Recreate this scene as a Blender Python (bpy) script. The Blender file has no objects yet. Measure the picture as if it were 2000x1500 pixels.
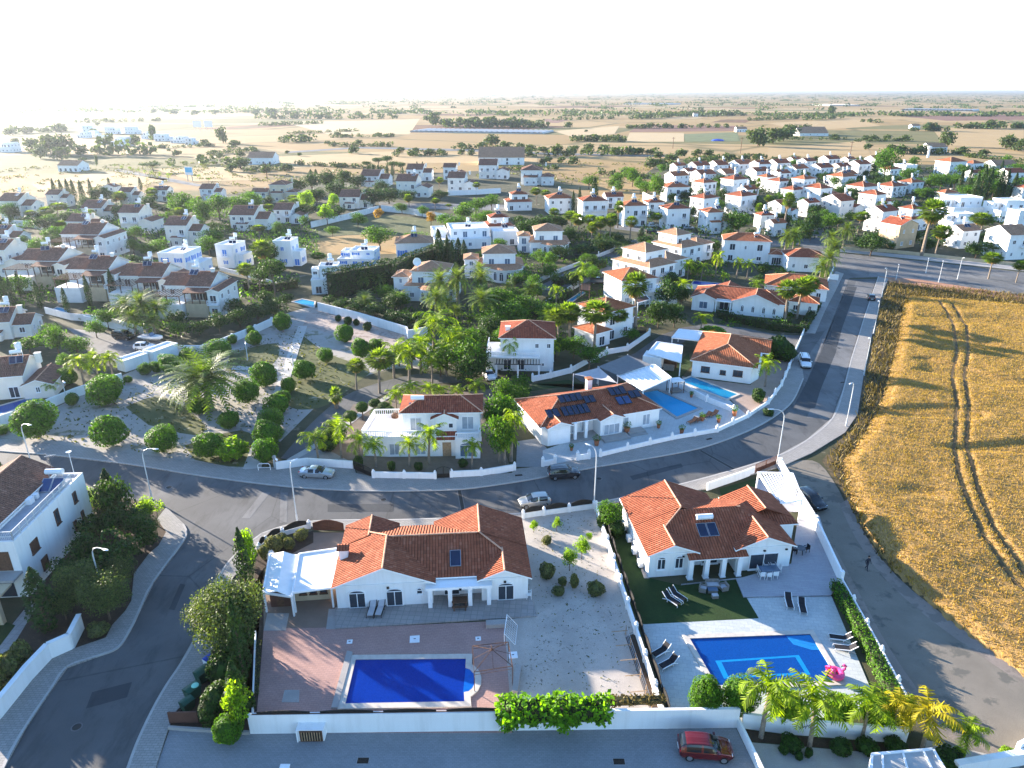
import bpy,math,random
import numpy as np
from mathutils import Vector,Matrix
# camera, world, sun, exposure
SC=bpy.context.scene
COL=SC.collection
F,H=1400.0,47.0
PITCH=math.atan((750-177)/F)
cam_d=bpy.data.cameras.new("camera")
cam_d.sensor_width=36.0
cam_d.lens=36.0*F/2000.0
cam_d.clip_start=0.5
cam_d.clip_end=60000
cam=bpy.data.objects.new("camera",cam_d)
cam.location=(0,0,H)
cam.rotation_euler=(math.pi/2-PITCH,0,0)
COL.objects.link(cam)
SC.camera=cam
SUN_EL,SUN_AZ=math.radians(11.5),math.radians(-54.0)      # azimuth from +Y, to the left
sun_dir=Vector((math.sin(SUN_AZ)*math.cos(SUN_EL),math.cos(SUN_AZ)*math.cos(SUN_EL),math.sin(SUN_EL)))
sun_d=bpy.data.lights.new("sun","SUN")
sun_d.energy=5.0
sun_d.angle=math.radians(0.5)
sun_d.color=(1.0,0.87,0.72)
sun=bpy.data.objects.new("sun",sun_d)
sun.rotation_euler=sun_dir.to_track_quat("Z","Y").to_euler()
sun.location=(-60,40,80)
COL.objects.link(sun)
W=bpy.data.worlds.new("World")
SC.world=W
W.use_nodes=True
nt=W.node_tree
bg=nt.nodes["Background"]
sky=nt.nodes.new("ShaderNodeTexSky")
sky.sky_type="NISHITA"
sky.sun_disc=False
sky.sun_elevation=SUN_EL
sky.sun_rotation=SUN_AZ
sky.altitude=60
sky.air_density=1.0
sky.dust_density=0.2
sky.ozone_density=3.0
tint=nt.nodes.new("ShaderNodeMix"); tint.data_type="RGBA"; tint.blend_type="MULTIPLY"
tint.inputs[0].default_value=1.0
tint.inputs[7].default_value=(0.95,1.0,1.08,1)
nt.links.new(sky.outputs[0],tint.inputs[6])
nt.links.new(tint.outputs[2],bg.inputs[0])
bg.inputs[1].default_value=0.10
SC.view_settings.view_transform="Standard"
SC.view_settings.look="None"
SC.view_settings.gamma=1
SC.view_settings.exposure=2.4
SC.cycles.use_denoising=True
SC.cycles.max_bounces=6
SC.cycles.transparent_max_bounces=12
SC.cycles.volume_bounces=0
SC.cycles.caustics_reflective=False
SC.cycles.caustics_refractive=False
HAZE=0.00009
rnd=random.Random(7)
cP,sP=math.cos(PITCH),math.sin(PITCH)
# geometry helpers
def G(px,py,z=0.0):
 """Point of the level z on the ground plan under a point of the survey photograph."""
 dx=(px-1000)/F
 dy=(750-py)/F
 t=(z-H)/(-sP+dy*cP)
 return Vector((dx*t,(cP+dy*sP)*t,z))
def Zd(py):
 return -H/(-sP+(750-py)/F*cP)
def hgt(px,py,top):
 y=G(px,py).y
 dy=(750-top)/F
 return H+y/(cP+dy*sP)*(-sP+dy*cP)
def link(o,parent=None):
 COL.objects.link(o)
 if parent is not None:
  o.parent=parent
 return o
def tag(o,label=None,cat=None,group=None,kind=None):
 if label: o["label"]=label
 if cat: o["category"]=cat
 if group: o["group"]=group
 if kind: o["kind"]=kind
 return o
def thing(name,label,cat,loc=(0,0,0),yaw=0.0,group=None):
 o=bpy.data.objects.new(name,None)
 o.empty_display_size=0.3
 o.location=loc
 o.rotation_euler=(0,0,yaw)
 link(o)
 return tag(o,label,cat,group)
class MB:
 """Collects faces; build() links them as one mesh object."""
 def __init__(s):
  s.v,s.f,s.m,s.uv=[],[],[],[]
 def face(s,pts,m=0,uv=None):
  b=len(s.v)
  s.v.extend(tuple(p) for p in pts)
  s.f.append(tuple(range(b,b+len(pts))))
  s.m.append(m)
  s.uv.append(uv)
 def box(s,x0,x1,y0,y1,z0,z1,m=0,top=None):
  p=[(x0,y0,z0),(x1,y0,z0),(x1,y1,z0),(x0,y1,z0),(x0,y0,z1),(x1,y0,z1),(x1,y1,z1),(x0,y1,z1)]
  for k,q in enumerate(((3,2,1,0),(4,5,6,7),(0,1,5,4),(1,2,6,5),(2,3,7,6),(3,0,4,7))):
   s.face([p[i] for i in q],top if (k == 1 and top is not None) else m)
  return s
 def prism(s,pts,z0,z1,m=0,top=None,bottom=True):
  n=len(pts)
  a=sum(pts[i][0]*pts[(i+1) % n][1]-pts[(i+1) % n][0]*pts[i][1] for i in range(n))
  if a < 0: pts=pts[::-1]
  s.face([(p[0],p[1],z1) for p in pts],m if top is None else top)
  if bottom: s.face([(p[0],p[1],z0) for p in pts[::-1]],m)
  for i in range(n):
   a,b=pts[i],pts[(i+1) % n]
   s.face([(a[0],a[1],z0),(b[0],b[1],z0),(b[0],b[1],z1),(a[0],a[1],z1)],m)
  return s
 def tube(s,path,r,n=6,m=0,r1=None):
  rings=[]
  L=len(path)
  P=[Vector(p) for p in path]
  for i,p in enumerate(P):
   d=(P[min(i+1,L-1)]-P[max(i-1,0)])
   d=d.normalized() if d.length > 1e-9 else Vector((0,0,1))
   u=d.cross(Vector((0,0,1)) if abs(d.z) < 0.9 else Vector((1,0,0))).normalized()
   w=d.cross(u)
   rr=r if r1 is None else r+(r1-r)*i/max(1,L-1)
   rings.append([p+(u*math.cos(2*math.pi*k/n)+w*math.sin(2*math.pi*k/n))*rr for k in range(n)])
  for a,b in zip(rings,rings[1:]):
   for k in range(n):
    s.face([a[k],b[k],b[(k+1) % n],a[(k+1) % n]],m)
  s.face(rings[0],m)
  s.face(rings[-1][::-1],m)
  return s
 def bar(s,a,b,w,h=None,m=0):
  """square bar from a to b"""
  h=w if h is None else h
  a,b=Vector(a),Vector(b)
  d=(b-a).normalized()
  u=d.cross(Vector((0,0,1)) if abs(d.z) < 0.95 else Vector((0,1,0))).normalized()
  t=u.cross(d)
  q=[u*w/2+t*h/2,-u*w/2+t*h/2,-u*w/2-t*h/2,u*w/2-t*h/2]
  for k in range(4):
   s.face([a+q[k],a+q[(k+1) % 4],b+q[(k+1) % 4],b+q[k]],m)
  s.face([a+x for x in q][::-1],m); s.face([b+x for x in q],m)
  return s
 def lathe(s,prof,n=12,c=(0,0),m=0):
  for (r0,z0),(r1,z1) in zip(prof,prof[1:]):
   for k in range(n):
    a,b=2*math.pi*k/n,2*math.pi*(k+1)/n
    q=[(c[0]+r0*math.cos(a),c[1]+r0*math.sin(a),z0),(c[0]+r0*math.cos(b),c[1]+r0*math.sin(b),z0),
     (c[0]+r1*math.cos(b),c[1]+r1*math.sin(b),z1),(c[0]+r1*math.cos(a),c[1]+r1*math.sin(a),z1)]
    if r0 < 1e-6: q=q[1:] if False else [q[0],q[2],q[3]]
    elif r1 < 1e-6: q=q[:3]
    s.face(q,m)
  return s
 def xf(s,M):
  s.v=[tuple(M @ Vector(p)) for p in s.v]
  return s
 def data(s,name,mats,smooth=False):
  me=bpy.data.meshes.new(name)
  me.from_pydata(s.v,[],s.f)
  for mt in (mats if isinstance(mats,(list,tuple)) else [mats]):
   me.materials.append(mt)
  me.polygons.foreach_set("material_index",s.m)
  if any(u is not None for u in s.uv):
   ul=me.uv_layers.new(name="UVMap")
   flat=[]
   for f,u in zip(s.f,s.uv):
    for i in range(len(f)):
     flat.extend(u[i] if u is not None else (0.0,0.0))
   ul.data.foreach_set("uv",flat)
  if smooth:
   me.polygons.foreach_set("use_smooth",[True]*len(s.f))
  me.update()
  return me
 def build(s,name,mats,parent=None,smooth=False,weld=False):
  o=bpy.data.objects.new(name,s.data(name,mats,smooth))
  if weld:
   import bmesh
   bm=bmesh.new(); bm.from_mesh(o.data)
   bmesh.ops.remove_doubles(bm,verts=bm.verts,dist=1e-4)
   bm.to_mesh(o.data); bm.free()
  return link(o,parent)
def np_mesh(name,V,Fq,mats,mi=None,smooth=False):
 """fast mesh from numpy quads"""
 me=bpy.data.meshes.new(name)
 n,k=Fq.shape
 me.vertices.add(len(V)); me.vertices.foreach_set("co",np.ascontiguousarray(V,dtype=np.float32).ravel())
 me.loops.add(n*k); me.loops.foreach_set("vertex_index",np.ascontiguousarray(Fq,dtype=np.int32).ravel())
 me.polygons.add(n)
 me.polygons.foreach_set("loop_start",np.arange(0,n*k,k,dtype=np.int32))
 for mt in (mats if isinstance(mats,(list,tuple)) else [mats]):
  me.materials.append(mt)
 if mi is not None: me.polygons.foreach_set("material_index",np.asarray(mi,dtype=np.int32))
 if smooth: me.polygons.foreach_set("use_smooth",np.ones(n,dtype=bool))
 me.update(calc_edges=True)
 me.validate()
 return me
def place(me,name,loc=(0,0,0),yaw=0,scale=(1,1,1),parent=None):
 o=bpy.data.objects.new(name,me)
 o.location=loc; o.rotation_euler=(0,0,yaw); o.scale=scale
 return link(o,parent)
def smooth_path(pts,n=6):
 """Catmull-Rom through 2-D points"""
 P=[Vector(p) for p in pts]
 out=[]
 for i in range(len(P)-1):
  p0,p1,p2,p3=P[max(i-1,0)],P[i],P[i+1],P[min(i+2,len(P)-1)]
  for k in range(n):
   t=k/n
   out.append(0.5*(2*p1+(p2-p0)*t+(2*p0-5*p1+4*p2-p3)*t*t+(3*p1-p0-3*p2+p3)*t ** 3))
 out.append(P[-1])
 return out
def sheet(name,pxs,z,m,kind="structure",sm=0,z0=None,label=None,cat=None):
 """level sheet (or slab when z0 is given) over a surveyed outline"""
 w=[G(*p) for p in pxs]
 if sm: w=smooth_path([(p.x,p.y) for p in w],sm)
 mb=MB()
 if z0 is None:
  pts=[(p[0],p[1]) for p in w]
  a=sum(pts[i][0]*pts[(i+1) % len(pts)][1]-pts[(i+1) % len(pts)][0]*pts[i][1] for i in range(len(pts)))
  if a < 0: pts=pts[::-1]
  mb.face([(p[0],p[1],z) for p in pts])
 else:
  mb.prism([(p[0],p[1]) for p in w],z0,z,bottom=False)
 o=mb.build(name,m)
 if kind: o["kind"]=kind
 return tag(o,label,cat)
# materials
def new_mat(name):
 m=bpy.data.materials.new(name)
 m.use_nodes=True
 t=m.node_tree
 b=t.nodes["Principled BSDF"]
 return m,t,b
def nd(t,typ,props=None,**inp):
 n=t.nodes.new("ShaderNode"+typ)
 for k,v in (props or {}).items(): setattr(n,k,v)
 for k,v in inp.items():
  s=n.inputs[int(k[1:])] if k[0] == "i" and k[1:].isdigit() else n.inputs[k.replace("_"," ")]
  if hasattr(v,"is_output") or isinstance(v,bpy.types.NodeSocket): t.links.new(v,s)
  else: s.default_value=v
 return n
def c4(c): return (c[0],c[1],c[2],1.0)
def mixc(t,fac,a,b,blend="MIX"):
 n=t.nodes.new("ShaderNodeMix"); n.data_type="RGBA"; n.blend_type=blend
 for s,v in ((n.inputs[0],fac),(n.inputs[6],a),(n.inputs[7],b)):
  if isinstance(v,bpy.types.NodeSocket): t.links.new(v,s)
  elif isinstance(v,(tuple,list)): s.default_value=c4(v)
  else: s.default_value=v
 return n.outputs[2]
def mth(t,op,a,b=0.0,c=0.0):
 n=t.nodes.new("ShaderNodeMath"); n.operation=op
 for s,v in zip(n.inputs,(a,b,c)):
  if isinstance(v,bpy.types.NodeSocket): t.links.new(v,s)
  else: s.default_value=v
 return n.outputs[0]
def ramp(t,fac,stops):
 n=t.nodes.new("ShaderNodeValToRGB")
 while len(n.color_ramp.elements) < len(stops): n.color_ramp.elements.new(0.5)
 for e,(p,c) in zip(n.color_ramp.elements,stops):
  e.position=p; e.color=c4(c) if not isinstance(c,float) else (c,c,c,1)
 t.links.new(fac,n.inputs[0])
 return n.outputs[0]
def pos(t): return t.nodes.new("ShaderNodeNewGeometry").outputs["Position"]
def noise(t,vec,scale,detail=4.0,rough=0.55):
 return nd(t,"TexNoise",Vector=vec,Scale=scale,Detail=detail,Roughness=rough).outputs[0]
def bump(t,b,h,strength,dist=0.05):
 n=nd(t,"Bump",Strength=strength,Distance=dist,Height=h)
 t.links.new(n.outputs[0],b.inputs["Normal"])
def plain(name,c,rough=0.7,var=0.18,scale=1.5,metal=0.0,bmp=0.0,fine=0.0,spec=0.3,coat=0.0):
 """colour with two scales of wear"""
 m,t,b=new_mat(name)
 p=pos(t)
 f=noise(t,p,scale,5)
 col=mixc(t,ramp(t,f,[(0.3,0.0),(0.7,1.0)]),tuple(x*(1-var) for x in c),tuple(min(1,x*(1+var*0.6)) for x in c))
 if fine:
  g=noise(t,p,14.0,3)
  col=mixc(t,ramp(t,g,[(0.35,0.0),(0.65,1.0)]),col,tuple(x*(1-fine) for x in c))
 t.links.new(col,b.inputs["Base Color"])
 b.inputs["Roughness"].default_value=rough
 b.inputs["Metallic"].default_value=metal
 b.inputs["Specular IOR Level"].default_value=spec
 b.inputs["Coat Weight"].default_value=coat
 if bmp: bump(t,b,noise(t,p,9.0,4),bmp)
 return m
def paving(name,c1,c2,mortar,bw,bh,msz=0.02,yaw=0.0,rough=0.85,off=0.5,stain=0.25):
 m,t,b=new_mat(name)
 p=pos(t)
 mp=nd(t,"Mapping",Vector=p,Rotation=(0,0,yaw))
 br=nd(t,"TexBrick",{"offset": off},Vector=mp.outputs[0],Color1=c4(c1),Color2=c4(c2),Mortar=c4(mortar),Scale=1.0,Mortar_Size=msz,Bias=0.0,Brick_Width=bw,Row_Height=bh)
 f=noise(t,p,0.35,6,0.6)
 col=mixc(t,ramp(t,f,[(0.35,stain),(0.62,0.0)]),br.outputs[0],tuple(x*0.55 for x in c1))
 g=noise(t,p,5.0,4)
 col=mixc(t,ramp(t,g,[(0.45,0.0),(0.75,0.25)]),col,tuple(min(1,x*1.4) for x in c1))
 t.links.new(col,b.inputs["Base Color"])
 b.inputs["Roughness"].default_value=rough
 b.inputs["Specular IOR Level"].default_value=0.25
 bump(t,b,br.outputs[1],-0.25,0.02)
 return m
def tiles(name,c,dark,light,pw=0.30,ph=0.40):
 """clay pan tiles laid by UV in metres: u along the eave, v up the slope"""
 m,t,b=new_mat(name)
 uv=t.nodes.new("ShaderNodeTexCoord").outputs["UV"]
 sx=nd(t,"SeparateXYZ",Vector=uv)
 u,v=sx.outputs[0],sx.outputs[1]
 cu,cv=mth(t,"DIVIDE",u,pw),mth(t,"DIVIDE",v,ph)
 fu,fv=mth(t,"FRACT",cu),mth(t,"FRACT",cv)
 cell=nd(t,"CombineXYZ",X=mth(t,"FLOOR",cu),Y=mth(t,"FLOOR",cv))
 wn=nd(t,"TexWhiteNoise",{"noise_dimensions": "3D"},Vector=cell.outputs[0])
 col=ramp(t,wn.outputs[0],[(0.0,dark),(0.35,c),(0.75,c),(1.0,light)])
 p=pos(t)
 f=noise(t,p,0.5,6,0.65)
 col=mixc(t,ramp(t,f,[(0.42,0.0),(0.7,0.45)]),col,tuple(x*0.55 for x in c))
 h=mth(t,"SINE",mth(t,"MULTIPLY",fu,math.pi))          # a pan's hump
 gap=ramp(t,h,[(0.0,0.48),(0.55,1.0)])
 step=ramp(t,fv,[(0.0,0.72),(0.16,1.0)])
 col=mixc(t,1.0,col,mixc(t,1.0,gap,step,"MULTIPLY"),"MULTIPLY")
 t.links.new(col,b.inputs["Base Color"])
 b.inputs["Roughness"].default_value=0.85
 b.inputs["Specular IOR Level"].default_value=0.10
 hh=mth(t,"ADD",h,mth(t,"MULTIPLY",fv,-0.35))
 bump(t,b,hh,1.0,0.11)
 return m
def leafm(name,c,trans=0.35,var=0.45,warm=(1.15,1.15,0.6)):
 m,t,b=new_mat(name)
 gi=t.nodes.new("ShaderNodeNewGeometry")
 oi=t.nodes.new("ShaderNodeObjectInfo")
 r=gi.outputs["Random Per Island"]
 lo=tuple(x*(1-var) for x in c)
 hi=tuple(min(1,x*(1+var)*w) for x,w in zip(c,warm))
 col=mixc(t,r,lo,hi)
 col=mixc(t,mth(t,"MULTIPLY",oi.outputs["Random"],0.45),col,mixc(t,1.0,col,(0.75,0.95,0.8),"MULTIPLY"))
 cl=noise(t,gi.outputs["Position"],0.9,3)
 col=mixc(t,ramp(t,cl,[(0.4,0.0),(0.65,0.5)]),col,mixc(t,1.0,col,(1.25,1.3,0.8),"MULTIPLY"))
 t.links.new(mixc(t,1.0,col,(0.86,0.92,0.86),"MULTIPLY"),b.inputs["Base Color"])
 b.inputs["Roughness"].default_value=0.6
 b.inputs["Specular IOR Level"].default_value=0.2
 tr=nd(t,"BsdfTranslucent",Color=mixc(t,1.0,col,(1.55,1.6,0.45),"MULTIPLY"))
 mx=nd(t,"MixShader",i0=trans,i1=b.outputs[0],i2=tr.outputs[0])
 t.links.new(mx.outputs[0],t.nodes["Material Output"].inputs[0])
 return m
def glassm(name,c,rough=0.08):
 m,t,b=new_mat(name)
 f=noise(t,pos(t),0.8,2)
 t.links.new(mixc(t,f,tuple(x*0.6 for x in c),tuple(min(1,x*1.5) for x in c)),b.inputs["Base Color"])
 b.inputs["Roughness"].default_value=rough
 b.inputs["Specular IOR Level"].default_value=0.6
 return m
M={}
def stained(name,c):
 m,t,b=new_mat(name)
 p=pos(t)
 st=noise(t,nd(t,"Mapping",Vector=p,Scale=(1.6,1.6,0.16)).outputs[0],1.0,6,0.65)
 col=mixc(t,ramp(t,st,[(0.48,0.0),(0.72,0.34)]),c,tuple(x*k for x,k in zip(c,(0.70,0.68,0.64))))
 col=mixc(t,ramp(t,noise(t,p,0.35,5,0.6),[(0.4,0.0),(0.7,0.22)]),col,tuple(x*0.8 for x in c))
 t.links.new(col,b.inputs["Base Color"])
 b.inputs["Roughness"].default_value=0.9
 b.inputs["Specular IOR Level"].default_value=0.25
 bump(t,b,noise(t,p,9.0,4),0.08)
 return m
M["white"]=stained("white_render",(0.80,0.80,0.79))
M["white2"]=plain("old_white_render",(0.72,0.72,0.70),0.9,0.12,0.7)
M["trim"]=plain("white_trim",(0.82,0.82,0.82),0.6,0.05)
M["cream"]=plain("cream_render",(0.66,0.56,0.42),0.9,0.1,0.6)
M["sand"]=plain("sandstone_render",(0.55,0.42,0.27),0.9,0.15,0.8)
M["stone"]=paving("stone_cladding",(0.42,0.34,0.24),(0.5,0.42,0.32),(0.3,0.25,0.2),0.5,0.25)
M["pink"]=plain("warm_white_render",(0.74,0.68,0.62),0.9,0.08,0.6)
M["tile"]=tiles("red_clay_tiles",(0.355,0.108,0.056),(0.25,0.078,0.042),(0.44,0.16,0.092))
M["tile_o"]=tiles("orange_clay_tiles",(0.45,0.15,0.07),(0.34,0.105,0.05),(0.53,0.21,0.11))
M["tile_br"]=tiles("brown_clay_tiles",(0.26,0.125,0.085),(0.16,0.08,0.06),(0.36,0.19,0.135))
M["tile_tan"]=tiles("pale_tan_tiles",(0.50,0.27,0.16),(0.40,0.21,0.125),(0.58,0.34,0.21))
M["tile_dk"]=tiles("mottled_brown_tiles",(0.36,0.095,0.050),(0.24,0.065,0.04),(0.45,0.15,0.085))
M["ridge"]=plain("ridge_tiles",(0.60,0.33,0.21),0.8,0.3,3.0)
M["ridge_tan"]=plain("pale_ridge_tiles",(0.5,0.36,0.26),0.8,0.2,3.0)
M["glass"]=glassm("dark_glass",(0.035,0.045,0.06))
M["glass_b"]=glassm("sky_glass",(0.10,0.15,0.22))
M["curtain"]=glassm("curtained_glass",(0.32,0.36,0.40),0.25)
M["shut_b"]=plain("blue_shutter_paint",(0.06,0.22,0.62),0.5,0.1)
M["shut_br"]=plain("brown_shutter_paint",(0.10,0.045,0.03),0.6,0.2,4)
M["panel"]=glassm("solar_panel_glass",(0.012,0.02,0.05),0.12)
M["panel_b"]=glassm("blue_panel_glass",(0.02,0.05,0.14),0.12)
M["metal"]=plain("galvanised_metal",(0.5,0.52,0.54),0.35,0.1,3,metal=0.9)
M["lampgrey"]=plain("painted_lamp_steel",(0.55,0.57,0.58),0.5,0.08,2)
M["iron"]=plain("black_iron",(0.02,0.018,0.016),0.6,0.3,4)
M["rust"]=plain("rusty_iron",(0.10,0.05,0.03),0.85,0.4,5)
M["wood"]=plain("dark_timber",(0.12,0.06,0.035),0.75,0.35,5)
M["wood_l"]=plain("light_timber",(0.36,0.24,0.14),0.75,0.3,4)
M["canvas"]=plain("white_canvas",(0.78,0.78,0.76),0.85,0.06)
M["sail"]=plain("grey_shade_cloth",(0.17,0.17,0.175),0.9,0.08)
M["plast_w"]=plain("white_plastic",(0.80,0.80,0.80),0.4,0.04)
M["black"]=plain("black_fabric",(0.018,0.018,0.022),0.85,0.2)
M["grey_c"]=plain("grey_cushion",(0.42,0.42,0.44),0.9,0.1)
M["rattan"]=plain("grey_rattan",(0.22,0.2,0.18),0.9,0.25,6)
M["terra"]=plain("terracotta",(0.36,0.13,0.06),0.8,0.2)
M["soil"]=plain("dark_soil",(0.075,0.05,0.034),0.95,0.4,1.6,bmp=0.4,fine=0.4)
M["bark"]=plain("bark",(0.14,0.095,0.065),0.95,0.35,6,bmp=0.5)
M["palmbark"]=plain("palm_trunk",(0.24,0.19,0.145),0.95,0.35,7,bmp=0.6)
M["rubber"]=plain("tyre_rubber",(0.012,0.012,0.012),0.8,0.1)
M["rim"]=plain("wheel_rim",(0.45,0.46,0.47),0.3,0.1,metal=0.8)
M["carglass"]=glassm("car_glass",(0.010,0.013,0.016),0.04)
M["redlight"]=plain("red_lamp_lens",(0.45,0.01,0.01),0.2,0.05)
M["headlight"]=plain("clear_lamp_lens",(0.7,0.72,0.74),0.12,0.05)
M["pinkv"]=plain("pink_vinyl",(0.90,0.08,0.28),0.25,0.06)
M["bingreen"]=plain("green_bin_plastic",(0.015,0.075,0.045),0.5,0.15)
M["binblue"]=plain("blue_bin_plastic",(0.02,0.08,0.5),0.5,0.15)
M["mint"]=plain("pale_green_plastic",(0.25,0.62,0.47),0.5,0.1)
M["brownp"]=plain("brown_painted_panel",(0.11,0.05,0.035),0.7,0.2)
M["skin"]=plain("skin",(0.45,0.28,0.2),0.6,0.1)
M["hairc"]=plain("dark_hair",(0.03,0.02,0.015),0.7,0.2)
M["jeans"]=plain("dark_cloth",(0.03,0.032,0.045),0.9,0.2)
M["tankw"]=plain("water_tank_paint",(0.78,0.79,0.8),0.35,0.06)
M["kerb"]=plain("kerb_concrete",(0.42,0.40,0.37),0.9,0.2,1.2,fine=0.15)
M["conc"]=plain("pale_concrete",(0.36,0.34,0.32),0.9,0.2,0.8,fine=0.15)
M["pathc"]=plain("park_path_concrete",(0.50,0.47,0.43),0.9,0.2,0.6,fine=0.15)
M["pave"]=paving("pavement_slabs",(0.27,0.255,0.235),(0.33,0.31,0.285),(0.19,0.18,0.165),0.45,0.225,0.022)
M["pave_gr"]=paving("grey_forecourt_pavers",(0.235,0.24,0.245),(0.27,0.275,0.28),(0.18,0.185,0.19),0.3,0.15,0.012)
M["pave_red"]=paving("red_yard_pavers",(0.38,0.225,0.19),(0.43,0.26,0.22),(0.29,0.19,0.165),0.42,0.21,0.02,0.08)
M["terr"]=paving("grey_terrace_tiles",(0.29,0.265,0.25),(0.34,0.31,0.29),(0.22,0.21,0.2),0.6,0.6,0.03,0.08,0.6,0.0)
M["terr2"]=paving("pale_stone_terrace",(0.50,0.52,0.50),(0.42,0.45,0.45),(0.36,0.37,0.37),0.7,0.45,0.02,0.12,0.6)
M["deck2"]=paving("blue_grey_deck_tiles",(0.33,0.33,0.36),(0.37,0.37,0.39),(0.26,0.26,0.29),1.2,0.3,0.012,0.12,0.5)
M["copi"]=plain("pool_coping_stone",(0.52,0.47,0.41),0.7,0.15,2)
M["lawn"]=plain("clipped_lawn",(0.022,0.052,0.010),0.95,0.25,0.6,bmp=0.5,fine=0.35)
M["turf"]=plain("mossy_lawn",(0.05,0.085,0.02),0.95,0.4,0.7,bmp=0.4,fine=0.35)
# ground materials
def asphalt(name,c=0.085,tint=(1.0,0.99,0.98)):
 m,t,b=new_mat(name)
 p=pos(t)
 f=noise(t,p,0.10,6,0.6)
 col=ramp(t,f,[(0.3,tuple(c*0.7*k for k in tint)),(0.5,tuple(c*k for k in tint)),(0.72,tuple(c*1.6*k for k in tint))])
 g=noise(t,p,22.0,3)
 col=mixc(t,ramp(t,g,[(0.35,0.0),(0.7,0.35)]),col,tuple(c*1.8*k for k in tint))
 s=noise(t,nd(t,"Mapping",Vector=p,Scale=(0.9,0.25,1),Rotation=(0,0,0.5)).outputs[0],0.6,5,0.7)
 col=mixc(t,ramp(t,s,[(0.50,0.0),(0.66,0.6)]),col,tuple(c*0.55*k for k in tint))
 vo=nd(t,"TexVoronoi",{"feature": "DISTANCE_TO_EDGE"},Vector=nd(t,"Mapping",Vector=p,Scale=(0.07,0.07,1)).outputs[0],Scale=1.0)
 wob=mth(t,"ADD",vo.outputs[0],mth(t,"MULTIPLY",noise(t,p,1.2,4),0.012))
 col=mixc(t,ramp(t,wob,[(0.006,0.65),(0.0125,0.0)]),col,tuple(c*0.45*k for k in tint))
 t.links.new(col,b.inputs["Base Color"])
 b.inputs["Roughness"].default_value=0.8
 b.inputs["Specular IOR Level"].default_value=0.25
 bump(t,b,g,0.25,0.02)
 return m
def gravel(name,c,spot,sc=2.2,amt=0.58,tint2=None):
 m,t,b=new_mat(name)
 p=pos(t)
 col=mixc(t,ramp(t,noise(t,p,0.3,6,0.6),[(0.35,0.0),(0.65,1.0)]),tuple(x*0.85 for x in c),tint2 or tuple(min(1,x*1.12) for x in c))
 col=mixc(t,ramp(t,noise(t,p,17.0,3),[(0.35,0.0),(0.65,0.5)]),col,tuple(x*0.6 for x in c))
 n=noise(t,p,sc,5,0.62)
 big=noise(t,p,0.16,3)
 col=mixc(t,ramp(t,mth(t,"ADD",n,mth(t,"MULTIPLY",mth(t,"SUBTRACT",big,0.5),0.35)),[(amt,0.0),(amt+0.07,0.85)]),col,spot)
 t.links.new(col,b.inputs["Base Color"])
 b.inputs["Roughness"].default_value=0.95
 b.inputs["Specular IOR Level"].default_value=0.2
 bump(t,b,noise(t,p,12.0,4),0.4,0.05)
 return m
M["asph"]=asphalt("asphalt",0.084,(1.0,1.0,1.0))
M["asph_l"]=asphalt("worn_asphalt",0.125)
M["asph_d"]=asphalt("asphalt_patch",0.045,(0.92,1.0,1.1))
M["gravel"]=gravel("white_gravel",(0.46,0.41,0.36),(0.10,0.095,0.07),2.6,0.62)
M["park"]=gravel("park_gravel_and_moss",(0.38,0.35,0.315),(0.15,0.15,0.085),0.3,0.56)
M["parkgreen"]=gravel("park_patchy_grass",(0.085,0.105,0.038),(0.30,0.28,0.2),0.6,0.62,(0.13,0.13,0.05))
M["rubble"]=gravel("pink_rubble",(0.42,0.34,0.29),(0.22,0.17,0.14),0.9,0.55)
M["dirt"]=gravel("dirt_track",(0.21,0.185,0.15),(0.11,0.105,0.09),0.5,0.56)
M["dirt_p"]=gravel("pale_dusty_gravel",(0.27,0.225,0.19),(0.16,0.14,0.12),0.6,0.5)
M["garden"]=gravel("garden_ground",(0.055,0.062,0.030),(0.22,0.19,0.14),0.22,0.62,(0.095,0.085,0.048))
M["verge"]=gravel("weedy_verge",(0.12,0.09,0.055),(0.045,0.045,0.026),0.7,0.48,(0.17,0.12,0.06))
M["drygrass"]=gravel("dry_yellow_grass",(0.42,0.28,0.115),(0.22,0.165,0.075),0.5,0.58,(0.36,0.22,0.09))
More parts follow.
